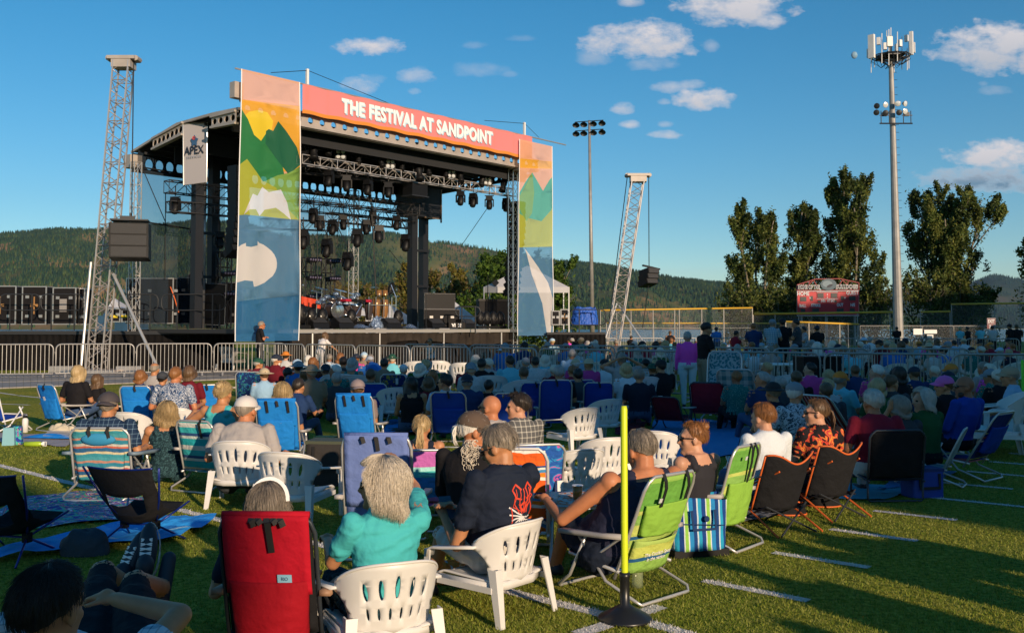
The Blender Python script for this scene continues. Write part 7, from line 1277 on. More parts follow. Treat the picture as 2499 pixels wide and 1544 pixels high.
wchair('white resin chair under the man in the tie-dye tee', 445, 13.1, -8); wchair('empty white resin chair standing behind the front barrier by the guard', 566, 37.5, -20, 1.5)
bluechair('sky blue backpack chair with two black straps behind the man in grey', 690, 11.7, 2, strap=[(-.25, 0, .22), (0, 0, .1), (.25, 0, .22)], patch=(M_patchw, '', .05, .45, .06, .035), bl=.66, flap=(B1, .5)); bluechair('sky blue backpack chair with black straps under the man in the mauve cap', 882, 12.6, -6, strap=[(-.25, 0, .22), (0, 0, .1), (.25, 0, .22)], patch=(M_patchw, '', .1, .47, .06, .035), bl=.66, flap=(B1, .5))
sit('woman with straight blonde hair in the sky blue strapped chair', 690, 929, 12.0, 0, sex='f', hair='blond', style='bob', hl=.06, shirt=M_dkblue, vox=.012, strands=400, s=.95); sit('man in a mauve-grey cap and grey tee reaching forward in a blue chair', 872, 920, 12.9, 20, hair='brown', shirt=m('tee_mauve', (.25, .19, .18)), pants=M_tanp, lean=.15, yaw=.0, hat='capback', hat2=mat('cap_mauve', (.26, .20, .20), .8), vox=.012, s=.97, arms=('knee', 'lap'), skin='tan')
sit('black-haired boy in a blue tee seated on the grass left of the mauve cap', 730, 919, 13.6, -20, hair='dark', shirt=M_dkblue, vox=.013, s=.9, lean=-.1, arms=('knee', 'knee'))
c = put(beach_chair('beach_chair', 'periwinkle backpack beach chair with black strap clips beside the teal-shirted woman', fab=B3, bl=.70, rec=.22, w=.50, flap=(B3, .75), strap=[(-.20, 0, .06), (.0, .0, .14), (.18, 0, .06)]), 940, 7.2, -4, .97)
cpk = (beach_chair('beach_chair', 'low chair with pink, blue and mint stripes under the girl with the long ponytail', fab=S_pink, bl=.50, rec=.25, w=.5, pouch=None))
sit('girl with a long light brown ponytail, seen from behind in the pink striped chair', 1029, 1008, 8.15, 0, chair=cpk, cd=(.02, -.03), crz=4, sex='f', hair='blond', style='tail', hl=.26, shirt=M_navyT, sleeve=0, lean=.12, yaw=0, vox=.011, strands=500, s=.82)
t, i = sit('old man in a faded brown cap with a curly blond ponytail, looking right, black shirt', 1160, 992, 6.75, -20, hair='white', style='tail', hl=.14, shirt=M_blackT, pants=M_blk, lean=.05, yaw=-1.1, pitch=-.05, hat='cap', hat2=mat('cap_brown', (.10, .065, .045), .85), vox=.0095, strands=400, s=.98, skin='red', sleeve=2)
mb = MB(); r = random.Random(5)
for k in range(70):
    b = V((r.uniform(-.045, .04), r.uniform(-.05, 0), -.03-r.random()*.16)); rr = r.uniform(.010, .020); mb.path([b+V((rr*math.cos(a), rr*.6*math.sin(a*1.3), rr*math.sin(a)-a*.004)) for a in [j*.6 for j in range(12)]], .0022, 4)
o = mb.build('curls', HAIR['ash'], t, smooth=True); o.location = i['hc']+V((.02, -.10, -.02))
c = put(beach_chair('beach_chair', 'orange, white and blue striped beach chair behind the man in the navy tee', fab=S_orange, bl=.62, rec=.22, w=.56, frame=mat('frame_white', (.6, .58, .56), .4, .2)), 1245, 7.0, -4, .98)
sit('bald man in a grey tee looking left, beyond the brown cap', 1196, 957, 9.0, 25, hair='greybrown', style='bald', shirt=M_grey, lean=.1, yaw=.6, vox=.012, s=.98, skin='red', shade=True); sit('young man with dark curly hair in profile, sunglasses on top, grey plaid shirt', 1262, 957, 9.1, 30, hair='dark', style='short', vol=1.7, shirt=PL_g, lean=.08, yaw=1.1, vox=.011, strands=500, s=.92, skin='fair', shade='up')
c = put(beach_chair('beach_chair', 'blue and violet patterned beach chair under the young man in plaid', fab=blotch('swirl_blue', [(0, (.02, .10, .4)), (.5, (.03, .25, .55)), (.58, (.5, .1, .35)), (.64, (.02, .08, .35))], 5, 2), bl=.48, rec=.3, w=.5), 1292, 8.6, 12, .95)
wchair('lit empty white resin chair with a shadow across it, right of the navy tee', 1392, 8.7, 22, .95); wchair('white resin chair half hidden behind the yellow pole', 1462, 9.6, 18, .95); wchair('white resin chair beyond the man in the tank top', 1608, 10.2, -20, .95)
wchair('shaded empty white resin chair, the nearer of two in the centre', 1398, 12.7, 34, 1.0); wchair('shaded empty white resin chair, the farther of two in the centre', 1462, 14.2, 30, 1.0); wchair('shaded empty white resin chair right of the mauve cap', 955, 16.4, 22, 1.05)
bluechair('royal blue backpack chair in the middle, under the man with black hair', 1102, 13.6, -4, fab=B2, bl=.62); bluechair('royal blue backpack chair with a grey-haired sitter, centre right', 1352, 15.0, 2, fab=B2, bl=.72, pouch=None); bluechair('royal blue backpack chair, right-hand one of the centre pair', 1455, 16.2, 2, fab=B2, pouch=None); bluechair('royal blue backpack chair half hidden behind the curly-haired young man', 1238, 13.4, 8, fab=B2, bl=.62)
bluechair('royal blue beach chair just left of the grey-haired sitter', 1300, 16.2, 6, fab=B2); bluechair('royal blue beach chair with a pale logo between the centre pair', 1408, 17.0, 8, fab=B2)
sit('man with slick black hair and sunglasses in the royal blue chair', 1085, 910, 13.9, 20, hair='dark', style='short', vol=1.4, shirt=M_lblue, yaw=.7, shade=True, vox=.013, s=.97, lean=.2); sit('woman with very long dark hair in a black tank, centre left', 1003, 913, 14.8, 10, sex='f', hair='dark', style='long', hl=.3, shirt=M_blackT, sleeve=0, vox=.013, s=.97, yaw=.4, lean=.0)
sit('grey-haired sitter leaning back in the royal blue chair, centre right', 1364, 889, 15.6, 0, hair='grey', style='short', shirt=M_blackT, vox=.014, s=.98)
put(beach_chair('beach_chair', 'low blue sling chair with white tubes cut by the left photo edge', fab=B2, frame=MATS['white_paint'], bl=.42, rec=.3, w=.52, arms=None), 5, 15.2, -20, 1.0)
# left empty camp chairs, blankets, bags
put(camp_chair('black sling camp chair with blue poles, empty, in front of the striped chair', M_ch, M_bluef, w=.60, top=.66, group='empty camp chairs with blue poles'), 345, 7.35, -12, .92)
put(camp_chair('black sling camp chair with blue poles, cut by the left edge', M_ch, M_bluef, w=.60, top=.66, group='empty camp chairs with blue poles'), 30, 6.9, -14, .95)
def sheet(name, label, pts, mt, z=.012, cat='blanket', wav=.02, seed=0):
    q = [G(*p) for p in pts]; mb = MB(); r = random.Random(seed)
    def fn(a, b):
        p = (q[0].lerp(q[1], a)).lerp(q[3].lerp(q[2], a), b); n = noise.noise(V((p.x*3+seed, p.y*3, 0))); n2 = noise.noise(V((p.x*9+seed, p.y*7, 4))); return V((p.x+.05*n2, p.y+.05*n, z+wav*max(0, n+.4)+wav*.4*n2))
    mb.grid(40, 24, fn); return tag(mb.build(name, mt, smooth=True), label, cat)
BT_ = blotch('tropical', [(0, (.03, .05, .32)), (.40, (.04, .42, .5)), (.455, (.12, .5, .18)), (.49, (.03, .05, .34)), (.54, (.7, .5, .12)), (.565, (.5, .08, .42)), (.59, (.04, .08, .42)), (.64, (.7, .75, .8))], 5, 2.5)
sheet('patterned_blanket', 'blue tropical patterned blanket under the empty camp chairs', [(-120, 1310), (395, 1262), (330, 1190), (60, 1215)], BT_, wav=.015); sheet('blue_blanket', 'bright blue blanket with rumpled edges at the lower left', [(-140, 1390), (440, 1325), (530, 1275), (380, 1265)], blotch('blanket_blue', [(0, (.03, .34, .85)), (.6, (.04, .40, .85)), (.68, (.4, .65, .85))], 2, 1), z=.035, wav=.045, seed=3)
sheet('grey_mat', 'pale grey mat under the water bottle and folded chair on the left', [(-60, 1075), (160, 1092), (200, 1068), (-20, 1056)], mat('mat_grey', (.35, .32, .34), .9), wav=.01, seed=5); sheet('blue_blanket', 'blue blanket in shade behind the bun-haired woman', [(1560, 1130), (1830, 1110), (1800, 1030), (1600, 1020)], mat('blanket_azure', (.02, .22, .5), .85), wav=.03, seed=6); sheet('blue_towel', 'light blue towel under the black folding chair on the right', [(1900, 1215), (2160, 1222), (2260, 1190), (1940, 1180)], mat('towel_aqua', (.05, .30, .42), .9), wav=.015, seed=7); sheet('blue_tarp', 'blue ground tarp beyond the blue cooler on the right', [(2140, 1200), (2290, 1175), (2340, 1152), (2200, 1150)], mat('tarp_azure', (.02, .16, .38), .7), wav=.02, seed=8); sheet('checked_blanket', 'black and grey checked mat between the striped tote and the orange-bound chairs', [(1760, 1285), (1890, 1268), (1920, 1215), (1790, 1225)], blotch('mat_check', [(0, (.05, .05, .06)), (.5, (.25, .25, .26))], 12, 0), wav=.015, seed=9); sheet('black_blanket', 'black and white patterned blanket beneath the shaded white chair', [(900, 1010), (1010, 1010), (1000, 985), (910, 985)], LEO, wav=.01, seed=10)
sheet('blue_blanket', 'blue blanket with brown blots before the royal blue chair', [(930, 1060), (1100, 1060), (1100, 1030), (950, 1030)], blotch('blanket_blots', [(0, (.02, .20, .5)), (.62, (.10, .06, .05))], 3, 0), wav=.04, seed=12)
def lump(name, label, cat, u, v, w, h, d, mt, seed=0, rz=0, Y=None, rough=.12):
    g_ = G(u, v) if Y is None else GY(u, Y); mb = MB()
    def fn(a, b): th = a*2*PI; el = b*PI/2; n = 1+rough*noise.noise(V((math.cos(th)*2+seed, math.sin(th)*2, b*3))); return (w/2*math.cos(th)*math.cos(el)**.6*n, d/2*math.sin(th)*math.cos(el)**.6*n, h*math.sin(el)**.8*n+.005)
    mb.grid(28, 12, fn); return tag(mb.build(name, mt, loc=g_, rz=D(rz), smooth=True), label, cat)
lump('stuff_bag', 'dark rolled stuff bag lying on the blue blanket', 'bag', 208, 1352, .34, .17, .24, mat('bag_slate', (.025, .035, .05), .7, bump=(8, .03)), 1); lump('tote_bag', 'cream canvas tote slumped beside the far left blue chair', 'bag', 150, 1066, .40, .17, .3, mat('canvas_cream', (.55, .48, .36), .9, bump=(6, .04)), 2, rough=.3); lump('cloth_pile', 'pale green cloth pile beneath the shaded white chairs', 'cloth', 1450, 1085, .35, .12, .3, mat('cloth_green', (.08, .28, .22), .9), 3)
lump('dark_handbag', 'large dark handbag on the blanket behind the bun-haired woman', 'bag', 1785, 1010, .62, .24, .34, mat('bag_navy', (.015, .03, .06), .6), 4)
mb = MB(); mb.path([(-.1, 0, .2), (-.07, 0, .36), (.07, 0, .36), (.1, 0, .2)], .012, 6); tag(mb.build('bag_handle', M_black, loc=G(1785, 1010), smooth=True), 'looped handles standing up from the large dark handbag', 'bag handle')
for (u, v, lb, mt, sd) in [(1925, 1255, 'black cup bag with orange piping, left one by the orange-bound chairs', M_ch, 5), (2010, 1235, 'black cup bag with orange piping, right one under the floral woman', M_ch, 6)]:
    o = lump('cup_bag', lb, 'bag', u, v, .30, .14, .2, mt, sd); g_ = MB(); g_.path([(.14*math.cos(a), .1*math.sin(a), .12+.01*math.sin(3*a)) for a in [2*PI*k/20 for k in range(20)]], .008, 6, closed=True); g_.path([(.15*math.cos(a), .1*math.sin(a), .012) for a in [2*PI*k/20 for k in range(20)]], .008, 6, closed=True); g_.build('orange_piping', M_orf, o, smooth=True)
mb = MB(); mb.ell((0, 0, 0), (.085, .1, .07), None, 20, 8, z0=0); o = mb.build('pink_cap', mat('cap_magenta', (.42, .03, .12), .8), loc=G(1938, 1247)+V((0, 0, .14)), rz=.6, smooth=True); tag(o, 'magenta cap lying on the left black cup bag', 'cap'); b_ = MB(); b_.grid(8, 4, lambda a, b: ((a-.5)*.14, .085+.07*b*math.sin(a*PI), .01-.02*b)); b_.build('brim', MATS['cap_magenta'], o, solid=.006)
# tote, coolers, bottles, table
t = thing('striped_tote', 'blue, green and white striped tote bag on the grass behind the lime green chair', 'bag', G(1700, 1352), D(16)); mb = MB()
def tf(a, b): th = a*2*PI; w_ = .20+.03*b; c_, s_ = math.cos(th), math.sin(th); return (w_*abs(c_)**.5*(1 if c_ > 0 else -1), (.10-.03*b)*abs(s_)**.6*(1 if s_ > 0 else -1)+.012*noise.noise(V((c_*3, s_*3, b*4))), .045+.36*b+.02*math.sin(th*2)*b)
mb.grid(48, 14, tf); mb.build('bag_body', S_bag, t, smooth=True, solid=.005); mb = MB(); mb.box((0, 0, .025), (.42, .18, .05)); mb.build('black_base', M_black, t); mb = MB(); mb.path([(-.09, -.11, .33), (-.085, -.13, .2), (.085, -.13, .2), (.09, -.11, .33)], 0, flat=(.02, .005)); mb.path([(-.2, -.095, .24), (.16, -.12, .22)], .004, 5); mb.lathe((.02, -.118, .27), [(.0, .01), (.02, .008), (.022, 0)], 10, axis=(0, -1, 0)); mb.build('handles', M_dkblue, t)
def softcooler(label, u, v, w, h, d, mt, lidm, rz=0, cat='cooler'):
    t = thing('soft_cooler', label, cat, G(u, v), D(rz)); mb = MB()
    def fn(a, b): th = a*2*PI; c_, s_ = math.cos(th), math.sin(th); k = 1+.03*noise.noise(V((c_*2, s_*2, b*3))); return (w/2*abs(c_)**.3*(1 if c_ > 0 else -1)*k, d/2*abs(s_)**.3*(1 if s_ > 0 else -1)*k, h*b+.004)
    mb.grid(40, 10, fn); mb.build('body', mt, t, smooth=True); mb = MB(); mb.box((0, 0, h+.015), (w*.97, d*.95, .035)); mb.build('lid', lidm, t); mb = MB(); mb.path([(-w*.3, -d/2-.005, h*.95), (-w*.3, -d/2-.015, h*.4), (w*.3, -d/2-.015, h*.4), (w*.3, -d/2-.005, h*.95)], 0, flat=(.03, .006)); mb.build('strap', M_cable, t); return t
softcooler('large black soft cooler box behind the empty white chair', 812, 1180, .50, .42, .34, mat('cooler_black', (.03, .026, .024), .7, bump=(5, .02)), mat('cooler_lid', (.07, .08, .05), .6), -8); softcooler('royal blue soft cooler on the grass at the right', 2250, 1210, .34, .24, .24, mat('cooler_blue', (.01, .05, .32), .6), mat('cooler_navy', (.01, .03, .15), .6), 12); softcooler('small patterned lunch bag on the black cooler', 795, 1088, .3, .1, .22, DT, mat('lid_lime', (.3, .35, .12), .6), -8)
def bottle(name, label, u, v, r_, h, mt, capm=None, Y=None, z=0, lie=None):
    t = thing(name, label, 'bottle' if 'bottle' in name else 'can', (G(u, v, z) if Y is None else GY(u, Y, z))); mb = MB(); mb.lathe((0, 0, 0), [(0, 0), (r_, .002), (r_, h*.72), (r_*.85, h*.8), (r_*.5, h*.86), (r_*.5, h*.95), (0, h*.95)], 14); mb.build('bottle_body', mt, t, smooth=True)
    if capm: mb = MB(); mb.lathe((0, 0, 0), [(r_*.6, h*.86), (r_*.6, h), (0, h)], 12); mb.path([(-r_*.7, 0, h*.9), (-r_*.8, 0, h*1.08), (r_*.8, 0, h*1.08), (r_*.7, 0, h*.9)], .006, 5); mb.build('bottle_cap', capm, t)
    if lie: t.rotation_euler = lie
    return t
bottle('water_bottle', 'white insulated water bottle with black loop lid on the left mat', 61, 1055, .045, .26, M_wht, M_black); bottle('drink_can', 'silver drink can standing by the floral woman', 2015, 1205, .033, .13, M_alu, z=.12); bottle('juice_bottle', 'yellow-green bottle lying on the mat at the left', 60, 1083, .035, .26, mat('bottle_lime', (.35, .5, .03), .3), M_let, lie=(0, PI/2, .1), z=.035)
bottle('clear_bottle', 'small clear bottle with a green label on the grass under the lime green chair', 1556, 1432, .035, .17, mat('bottle_clear', (.35, .42, .25), .1, alpha=.45), mat('label_green', (.1, .4, .05), .5))
for k, (u, v, w, h, mt, lb) in enumerate([(22, 1086, .16, .24, mat('book_aqua', (.2, .42, .5), .7), 'pale blue patterned paper bag standing on the left mat'), (43, 1084, .12, .25, BT_, 'dark floral paper bag right of the pale blue one')]): mb = MB(); mb.box((0, 0, h/2), (w, .09, h), taper=.85); o = mb.build('paper_bag', mt, loc=G(u, v), rz=.2); tag(o, lb, 'bag'); hm = MB(); hm.path([(-.03, 0, h), (-.02, 0, h+.06), (.02, 0, h+.06), (.03, 0, h)], .004, 5); hm.build('handle', M_cable, o)
t = thing('folded_chair', 'folded blue camp chair with silver tubes lying on the left mat', 'chair', G(135, 1072), D(-8)); mb = MB(); mb.grid(10, 6, lambda a, b: ((a-.6)*.8, (b-.5)*.2, .03+.06*math.sin(a*3)*math.sin(b*3))); mb.build('blue_fabric', B1, t, smooth=True)
for k in range(5): mb = MB(); mb.tube((-.15, (k-2)*.03, .06+.012*k), (.42, (k-2)*.03, .03+.02*k), .009, 6); mb.build('tube', M_alu, t)
t = thing('low_table', 'low white table with an orange printed cloth between the chairs', 'table', GY(1440, 7.4), D(10)); mb = MB(); mb.box((0, 0, .32), (1.5, .62, .02)); mb.build('tabletop', M_wht, t); mb = MB(); mb.grid(30, 10, lambda a, b: ((a-.5)*1.54, (b-.5)*.66, .336+.006*math.sin(a*30)*math.sin(b*9))); mb.build('printed_cloth', blotch('cloth_orange', [(0, (.55, .52, .5)), (.52, (.6, .15, .04)), (.6, (.55, .5, .48))], 6, 1.5), t, smooth=True, solid=.003)
for x in (-.68, .68):
    for y in (-.26, .26): mb = MB(); mb.tube((x, y, 0), (x, y, .31), .014, 6); mb.build('leg', M_alu, t)
for k, (x, y, mt, lb) in enumerate([(-.12, -.1, mat('cup_amber', (.5, .18, .03), .2), 'clear cup with amber drink on the low table'), (.25, .05, mat('cup_red', (.5, .04, .03), .3), 'small red-lidded cup on the low table')]): mb = MB(); mb.lathe((0, 0, 0), [(0, 0), (.03, 0), (.04, .1), (.033, .098), (.025, .01)], 14); o = mb.build('drink_cup', mt, loc=Matrix.Rotation(D(10), 3, 'Z') @ V((x, y, .345))+GY(1440, 7.4), smooth=True); tag(o, lb, 'cup'); mb = MB(); mb.lathe((0, 0, .1), [(.041, 0), (.041, .006), (0, .008)], 14); mb.build('lid', M_let, o)
lump('snack_bag', 'crumpled orange and white snack bag on the grass by the navy tee', 'bag', 1085, 1228, .3, .12, .2, blotch('snack', [(0, (.7, .2, .03)), (.55, (.65, .6, .55))], 6, 1), 8, Y=6.3, rough=.3)
# marker poles
def marker(label, u, v, top, col, base=True):
    g_ = G(u, v); t = thing('marker_pole', label, 'pole', g_, 0, 'marker poles'); zt = P(u, top, g_.y).z; mb = MB(); mb.lathe((0, 0, 0), [(.019, .22), (.019, zt-.02), (.015, zt), (0, zt)], 14); mb.build('pole', col, t, smooth=True)
    mb = MB(); mb.path([(-.006, 0, zt), (-.006, 0, zt+.02), (.004, 0, zt+.03), (.008, 0, zt+.022)], .002, 5); mb.build('hook', M_dk, t)
    mb = MB(); mb.lathe((0, 0, 0), [(0, .004), (.145, .004), (.15, .012), (.145, .022), (.06, .07), (.027, .09), (.027, .23), (.03, .235), (.03, .26), (.018, .262)], 28); mb.build('weighted_base', mat('base_rubber', (.012, .012, .013), .35), t, smooth=True)
marker('neon yellow pole with black weighted base in the foreground', 1525, 1513, 990, mat('pole_yellow', (.62, .72, .02), .4, spec=.4)); marker('neon green pole at the right edge of the photo', 2499, 1068, 878, mat('pole_green', (.12, .72, .02), .4))
# ---- rows in the middle distance -----------------------------------------------------
SH = {'blue': M_blueT, 'teal': M_aqua, 'navy': M_navyT, 'black': M_blackT, 'white': M_whiteT, 'grey': M_grey, 'maroon': M_maroon, 'green': M_green, 'magenta': M_mag, 'red': M_redT, 'light blue': M_lblue, 'charcoal': M_char, 'pink': M_pink, 'dark blue': M_dkblue, 'plaid': PL_b, 'dotted teal': DT, 'dotted white': WD, 'tan': M_tanp, 'aloha': AL}
def hm(n, c): return mat('hat_'+n, c, .8)
HT = {'green': hm('green', (.01, .07, .04)), 'navy': hm('navy', (.012, .02, .04)), 'pale blue': hm('pale', (.40, .55, .68)), 'white': hm('white', (.6, .6, .62)), 'orange': hm('orange', (.62, .2, .02)), 'black': hm('black', (.012, .012, .014)), 'straw': hm('straw', (.5, .4, .26)), 'grey': hm('grey', (.22, .25, .28)), 'tan': MATS['cap_tan']}
MID = [ # u, v, Y, rz, shirt, hair, style, hat, extra label, kwargs
 (632, 870, 22, -15, 'maroon', 'grey', 'short', ('cap', 'green'), 'man in a green cap left of the navy cap', dict(yaw=-.8)), (676, 861, 21.5, -20, 'maroon', 'white', 'short', ('cap', 'navy'), 'bearded man in a navy cap and maroon tee', dict(yaw=-.9, beard='white', fat=1.2)), (727, 873, 21, -5, 'red', 'dark', 'short', ('cap', 'pale blue'), 'person in a pale blue cap and red tee', dict(yaw=-.5)), (764, 868, 20, -10, 'black', 'auburn', 'long', None, 'woman with long auburn hair right of the pale blue cap', dict(sex='f')), (830, 858, 23, 10, 'light blue', 'auburn', 'bob', None, 'woman with auburn bob in a light blue top raising a phone', dict(sex='f', arms=('lap', 'lap'))), (860, 869, 19, -5, 'dotted teal', 'grey', 'bob', None, 'woman with grey bob in a dotted teal dress', dict(sex='f', sleeve=0)), (938, 872, 20, 0, 'tan', 'dark', 'short', None, 'dark-haired woman left of the flowered blue chair', dict(sex='f')),
 (838, 868, 20.5, 10, 'charcoal', 'dark', 'short', None, 'person with black hair between the auburn and grey bobs', {}), (1150, 880, 17.5, 0, 'dotted white', 'ash', 'short', ('capback', 'grey'), 'woman with a head scarf and a flower-print blouse', dict(sex='f')), (1176, 872, 18.5, -10, 'black', 'dark', 'short', None, 'dark-haired person right of the head scarf', {}), (1194, 925, 15.5, -20, 'black', 'dark', 'short', None, 'dark-haired sitter low between the royal blue chairs', {}), (1232, 834, 27, 20, 'blue', 'grey', 'short', ('capback', 'grey'), 'large man in a bright blue tee and grey cap', dict(fat=1.35, s=1.08)), (1244, 865, 18.5, 20, 'teal', 'dark', 'short', None, 'man with short black hair in a teal tee', dict(fat=1.15)), (1306, 868, 20, 5, 'dotted white', 'dark', 'short', None, 'dark-haired person in a patterned pale shirt', dict(fat=1.15)), (1437, 870, 19, 20, 'pink', 'blond', 'short', ('hat', 'straw'), 'woman in a straw hat and pink top', dict(sex='f', yaw=-.4)), (1517, 860, 18.2, 15, 'grey', 'greybrown', 'short', None, 'man in a grey tee with both hands on his head', dict(arms=('head', 'head'), fat=1.1)), (1612, 873, 17.5, 25, 'black', 'dark', 'short', ('cap', 'black'), 'man in black with a black cap left of the magenta shirt', dict(fat=1.2)), (1396, 850, 22, 0, 'light blue', 'grey', 'short', None, 'grey-haired man in a pale blue tee behind the royal blue chairs', {}),
 (1885, 926, 12.0, 20, 'navy', 'greybrown', 'short', ('hat', 'black'), 'person in a black brimmed hat behind the grey cap', {}), (1940, 925, 10.9, 20, 'aloha', 'white', 'short', ('cap', 'grey'), 'old man in a grey cap and leaf-print aloha shirt, looking right', dict(yaw=-1.0, lean=.05, pants=M_denim)), (1903, 915, 15, 15, 'charcoal', 'grey', 'short', None, 'grey head just behind the black brimmed hat', {}), (1943, 902, 15.5, 0, 'black', 'brown', 'short', None, 'brown-haired person in black beyond the grey cap', {}), (2052, 903, 14.2, -55, 'teal', 'greybrown', 'short', ('cap', 'orange'), 'man in an orange cap and teal tee reclining', dict(lean=.55)), (2140, 918, 13.5, 10, 'green', 'blond', 'bob', None, 'wavy-haired woman in front of the grey barriers', dict(sex='f')), (2176, 911, 13.6, -30, 'charcoal', 'brown', 'short', None, 'brown-haired man right of the wavy-haired woman', dict(yaw=-.6)), (2398, 880, 17, 20, 'grey', 'greybrown', 'short', None, 'grey sitter behind the barrier by the tan cap', {}),
 (795, 905, 24, 0, 'black', 'dark', 'short', None, 'small dark sitter in front of the girl in white', {}), (1045, 898, 23, 0, 'grey', 'ash', 'short', None, 'pale-haired sitter beyond the green chairs', {}), (1120, 905, 26, 0, 'white', 'brown', 'short', None, 'sitter in white behind the barrier, above the green chairs', {}),
 (703, 894, 18.3, -8, 'navy', 'dark', 'short', None, 'sitter in navy with black hair left of the auburn-haired woman', {}), (746, 892, 17.0, 0, 'black', 'brown', 'long', None, 'woman in black with brown hair in front of the rust chair', dict(sex='f')), (795, 884, 18.6, 12, 'blue', 'brown', 'short', ('capback', 'navy'), 'man in a blue tee and navy cap before the white dress', {}), (822, 906, 16.6, 0, 'charcoal', 'grey', 'short', None, 'grey-haired sitter in charcoal left of the mauve cap', {}), (905, 898, 17.2, -10, 'navy', 'brown', 'short', None, 'man in a navy tee right of the dotted teal dress', {}), (985, 886, 21, 0, 'light blue', 'white', 'short', ('cap', 'white'), 'man in a white cap beyond the flowered chair', {}), (1046, 915, 15.8, 5, 'maroon', 'brown', 'bob', None, 'woman in maroon between the long dark hair and the sunglasses', dict(sex='f')), (1140, 908, 15.2, 0, 'dark blue', 'grey', 'short', ('capback', 'navy'), 'man in a navy cap low behind the royal blue chair', {}), (1278, 892, 17.2, 8, 'black', 'brown', 'short', None, 'brown-haired man in black left of the grey-haired sitter', {}), (1330, 862, 21, 0, 'teal', 'ash', 'bob', None, 'woman in teal with ash hair under the right banner', dict(sex='f')), (1475, 872, 20, 0, 'white', 'grey', 'short', ('capback', 'black'), 'man in white with a black cap right of the straw hat', {}), (1560, 896, 15.8, -10, 'navy', 'greybrown', 'short', None, 'man in navy right of the hands-on-head man', {}), (1410, 896, 16.6, 8, 'charcoal', 'dark', 'short', None, 'dark-haired sitter in the centre royal blue chair', {}), (1822, 905, 16, 15, 'tan', 'grey', 'bob', None, 'grey-bobbed woman in tan left of the black brimmed hat', dict(sex='f')), (2230, 890, 17, 10, 'dark blue', 'brown', 'short', ('cap', 'navy'), 'man in a navy cap behind the laughing woman', {}), (2015, 930, 13, 0, 'charcoal', 'brown', 'short', None, 'brown-haired sitter between the aloha shirt and the orange cap', {}), (960, 880, 26, 0, 'white', 'ash', 'short', None, 'woman in white seated behind the barrier left of centre', dict(sex='f')), (1180, 858, 28, 0, 'white', 'brown', 'short', None, 'man in white seated behind the barrier left of the blue tee', {})]
for (u, v, Y, rz, sh, hr, stl, ht, lb, kw) in MID:
    kw = dict(kw); kw.setdefault('vox', .016 if Y > 14 else .011); kw.setdefault('s', .97); kw.setdefault('lean', .12)
    if ht: kw['hat'] = ht[0]; kw['hat2'] = HT[ht[1]]
    if stl in ('bob', 'long'): kw.setdefault('hl', .08 if stl == 'bob' else .2)
    sit(lb, u, v, Y, rz, shirt=SH[sh], hair=hr, style=stl, **kw)
put(beach_chair('beach_chair', 'dark blue chair with leaf pattern under the green cap', fab=BLF, bl=.56, rec=.2, w=.56), 617, 19.8, 0, .98); put(beach_chair('beach_chair', 'orange and red backpack chair under the pale blue cap', fab=m('chair_rust', (.35, .06, .02)), bl=.58, rec=.2, w=.42), 731, 20, 0, .95); put(beach_chair('beach_chair', 'navy chair with yellow flowers in the middle', fab=blotch('chair_flowers', [(0, (.01, .03, .12)), (.58, (.3, .26, .03)), (.66, (.01, .05, .15))], 12, 1), bl=.6, rec=.2, w=.5, patch=(M_patchw, '', .15, .2, .05, .12)), 964, 18.4, 0, .95); put(beach_chair('beach_chair', 'dark green sling chair, left of the green pair', fab=G1, bl=.66, rec=.3, w=.46, pouch=(G1, .3, .8, .08)), 1020, 18.5, 8, .95); put(beach_chair('beach_chair', 'dark green sling chair, right of the green pair', fab=G1, bl=.66, rec=.3, w=.46, pouch=(G1, .3, .8, .08)), 1072, 18.3, -4, .95); put(beach_chair('beach_chair', 'small blue beach chair with a pink mark beside the mauve cap', fab=B2, bl=.5, rec=.25, w=.5), 915, 17.2, 0, .95)
for (u, Y, rz, lb) in [(1262, 16.6, 25, 'white resin chair with tall slatted back under the man in teal'), (1190, 18.0, 10, 'white resin chair under the dark-haired person by the head scarf'), (1215, 19.5, 20, 'white resin chair under the large man in bright blue'), (1130, 24.5, 0, 'white resin chair behind the barrier, centre left'), (1015, 25.5, 5, 'white resin chair behind the barrier above the green pair'), (872, 18.2, 0, 'white resin chair under the woman in dotted teal'), (825, 18.6, 10, 'white resin chair left of the dotted teal dress'), (1070, 26, 0, 'white resin chair just behind the standing woman in sunglasses'), (1560, 17.6, 10, 'white resin chair right of the man with hands on head'), (1775, 18.5, -10, 'white resin chair behind the folded lawn chairs'), (1885, 18.2, 35, 'white resin chair behind the barrier, left of the black box'), (1935, 17.8, 40, 'white resin chair behind the barrier, nearest the black box'), (1335, 21, 10, 'white resin chair behind the barrier near the patterned shirt')]: wchair(lb, u, Y, rz, 1.25 if Y > 16 else 1)
wchair('white resin chair seen from the side at the right, the nearer one', 2415, 12.3, 72, 1.35); wchair('white resin chair seen from the side at the right, the farther one', 2468, 12.9, 72, 1.35)
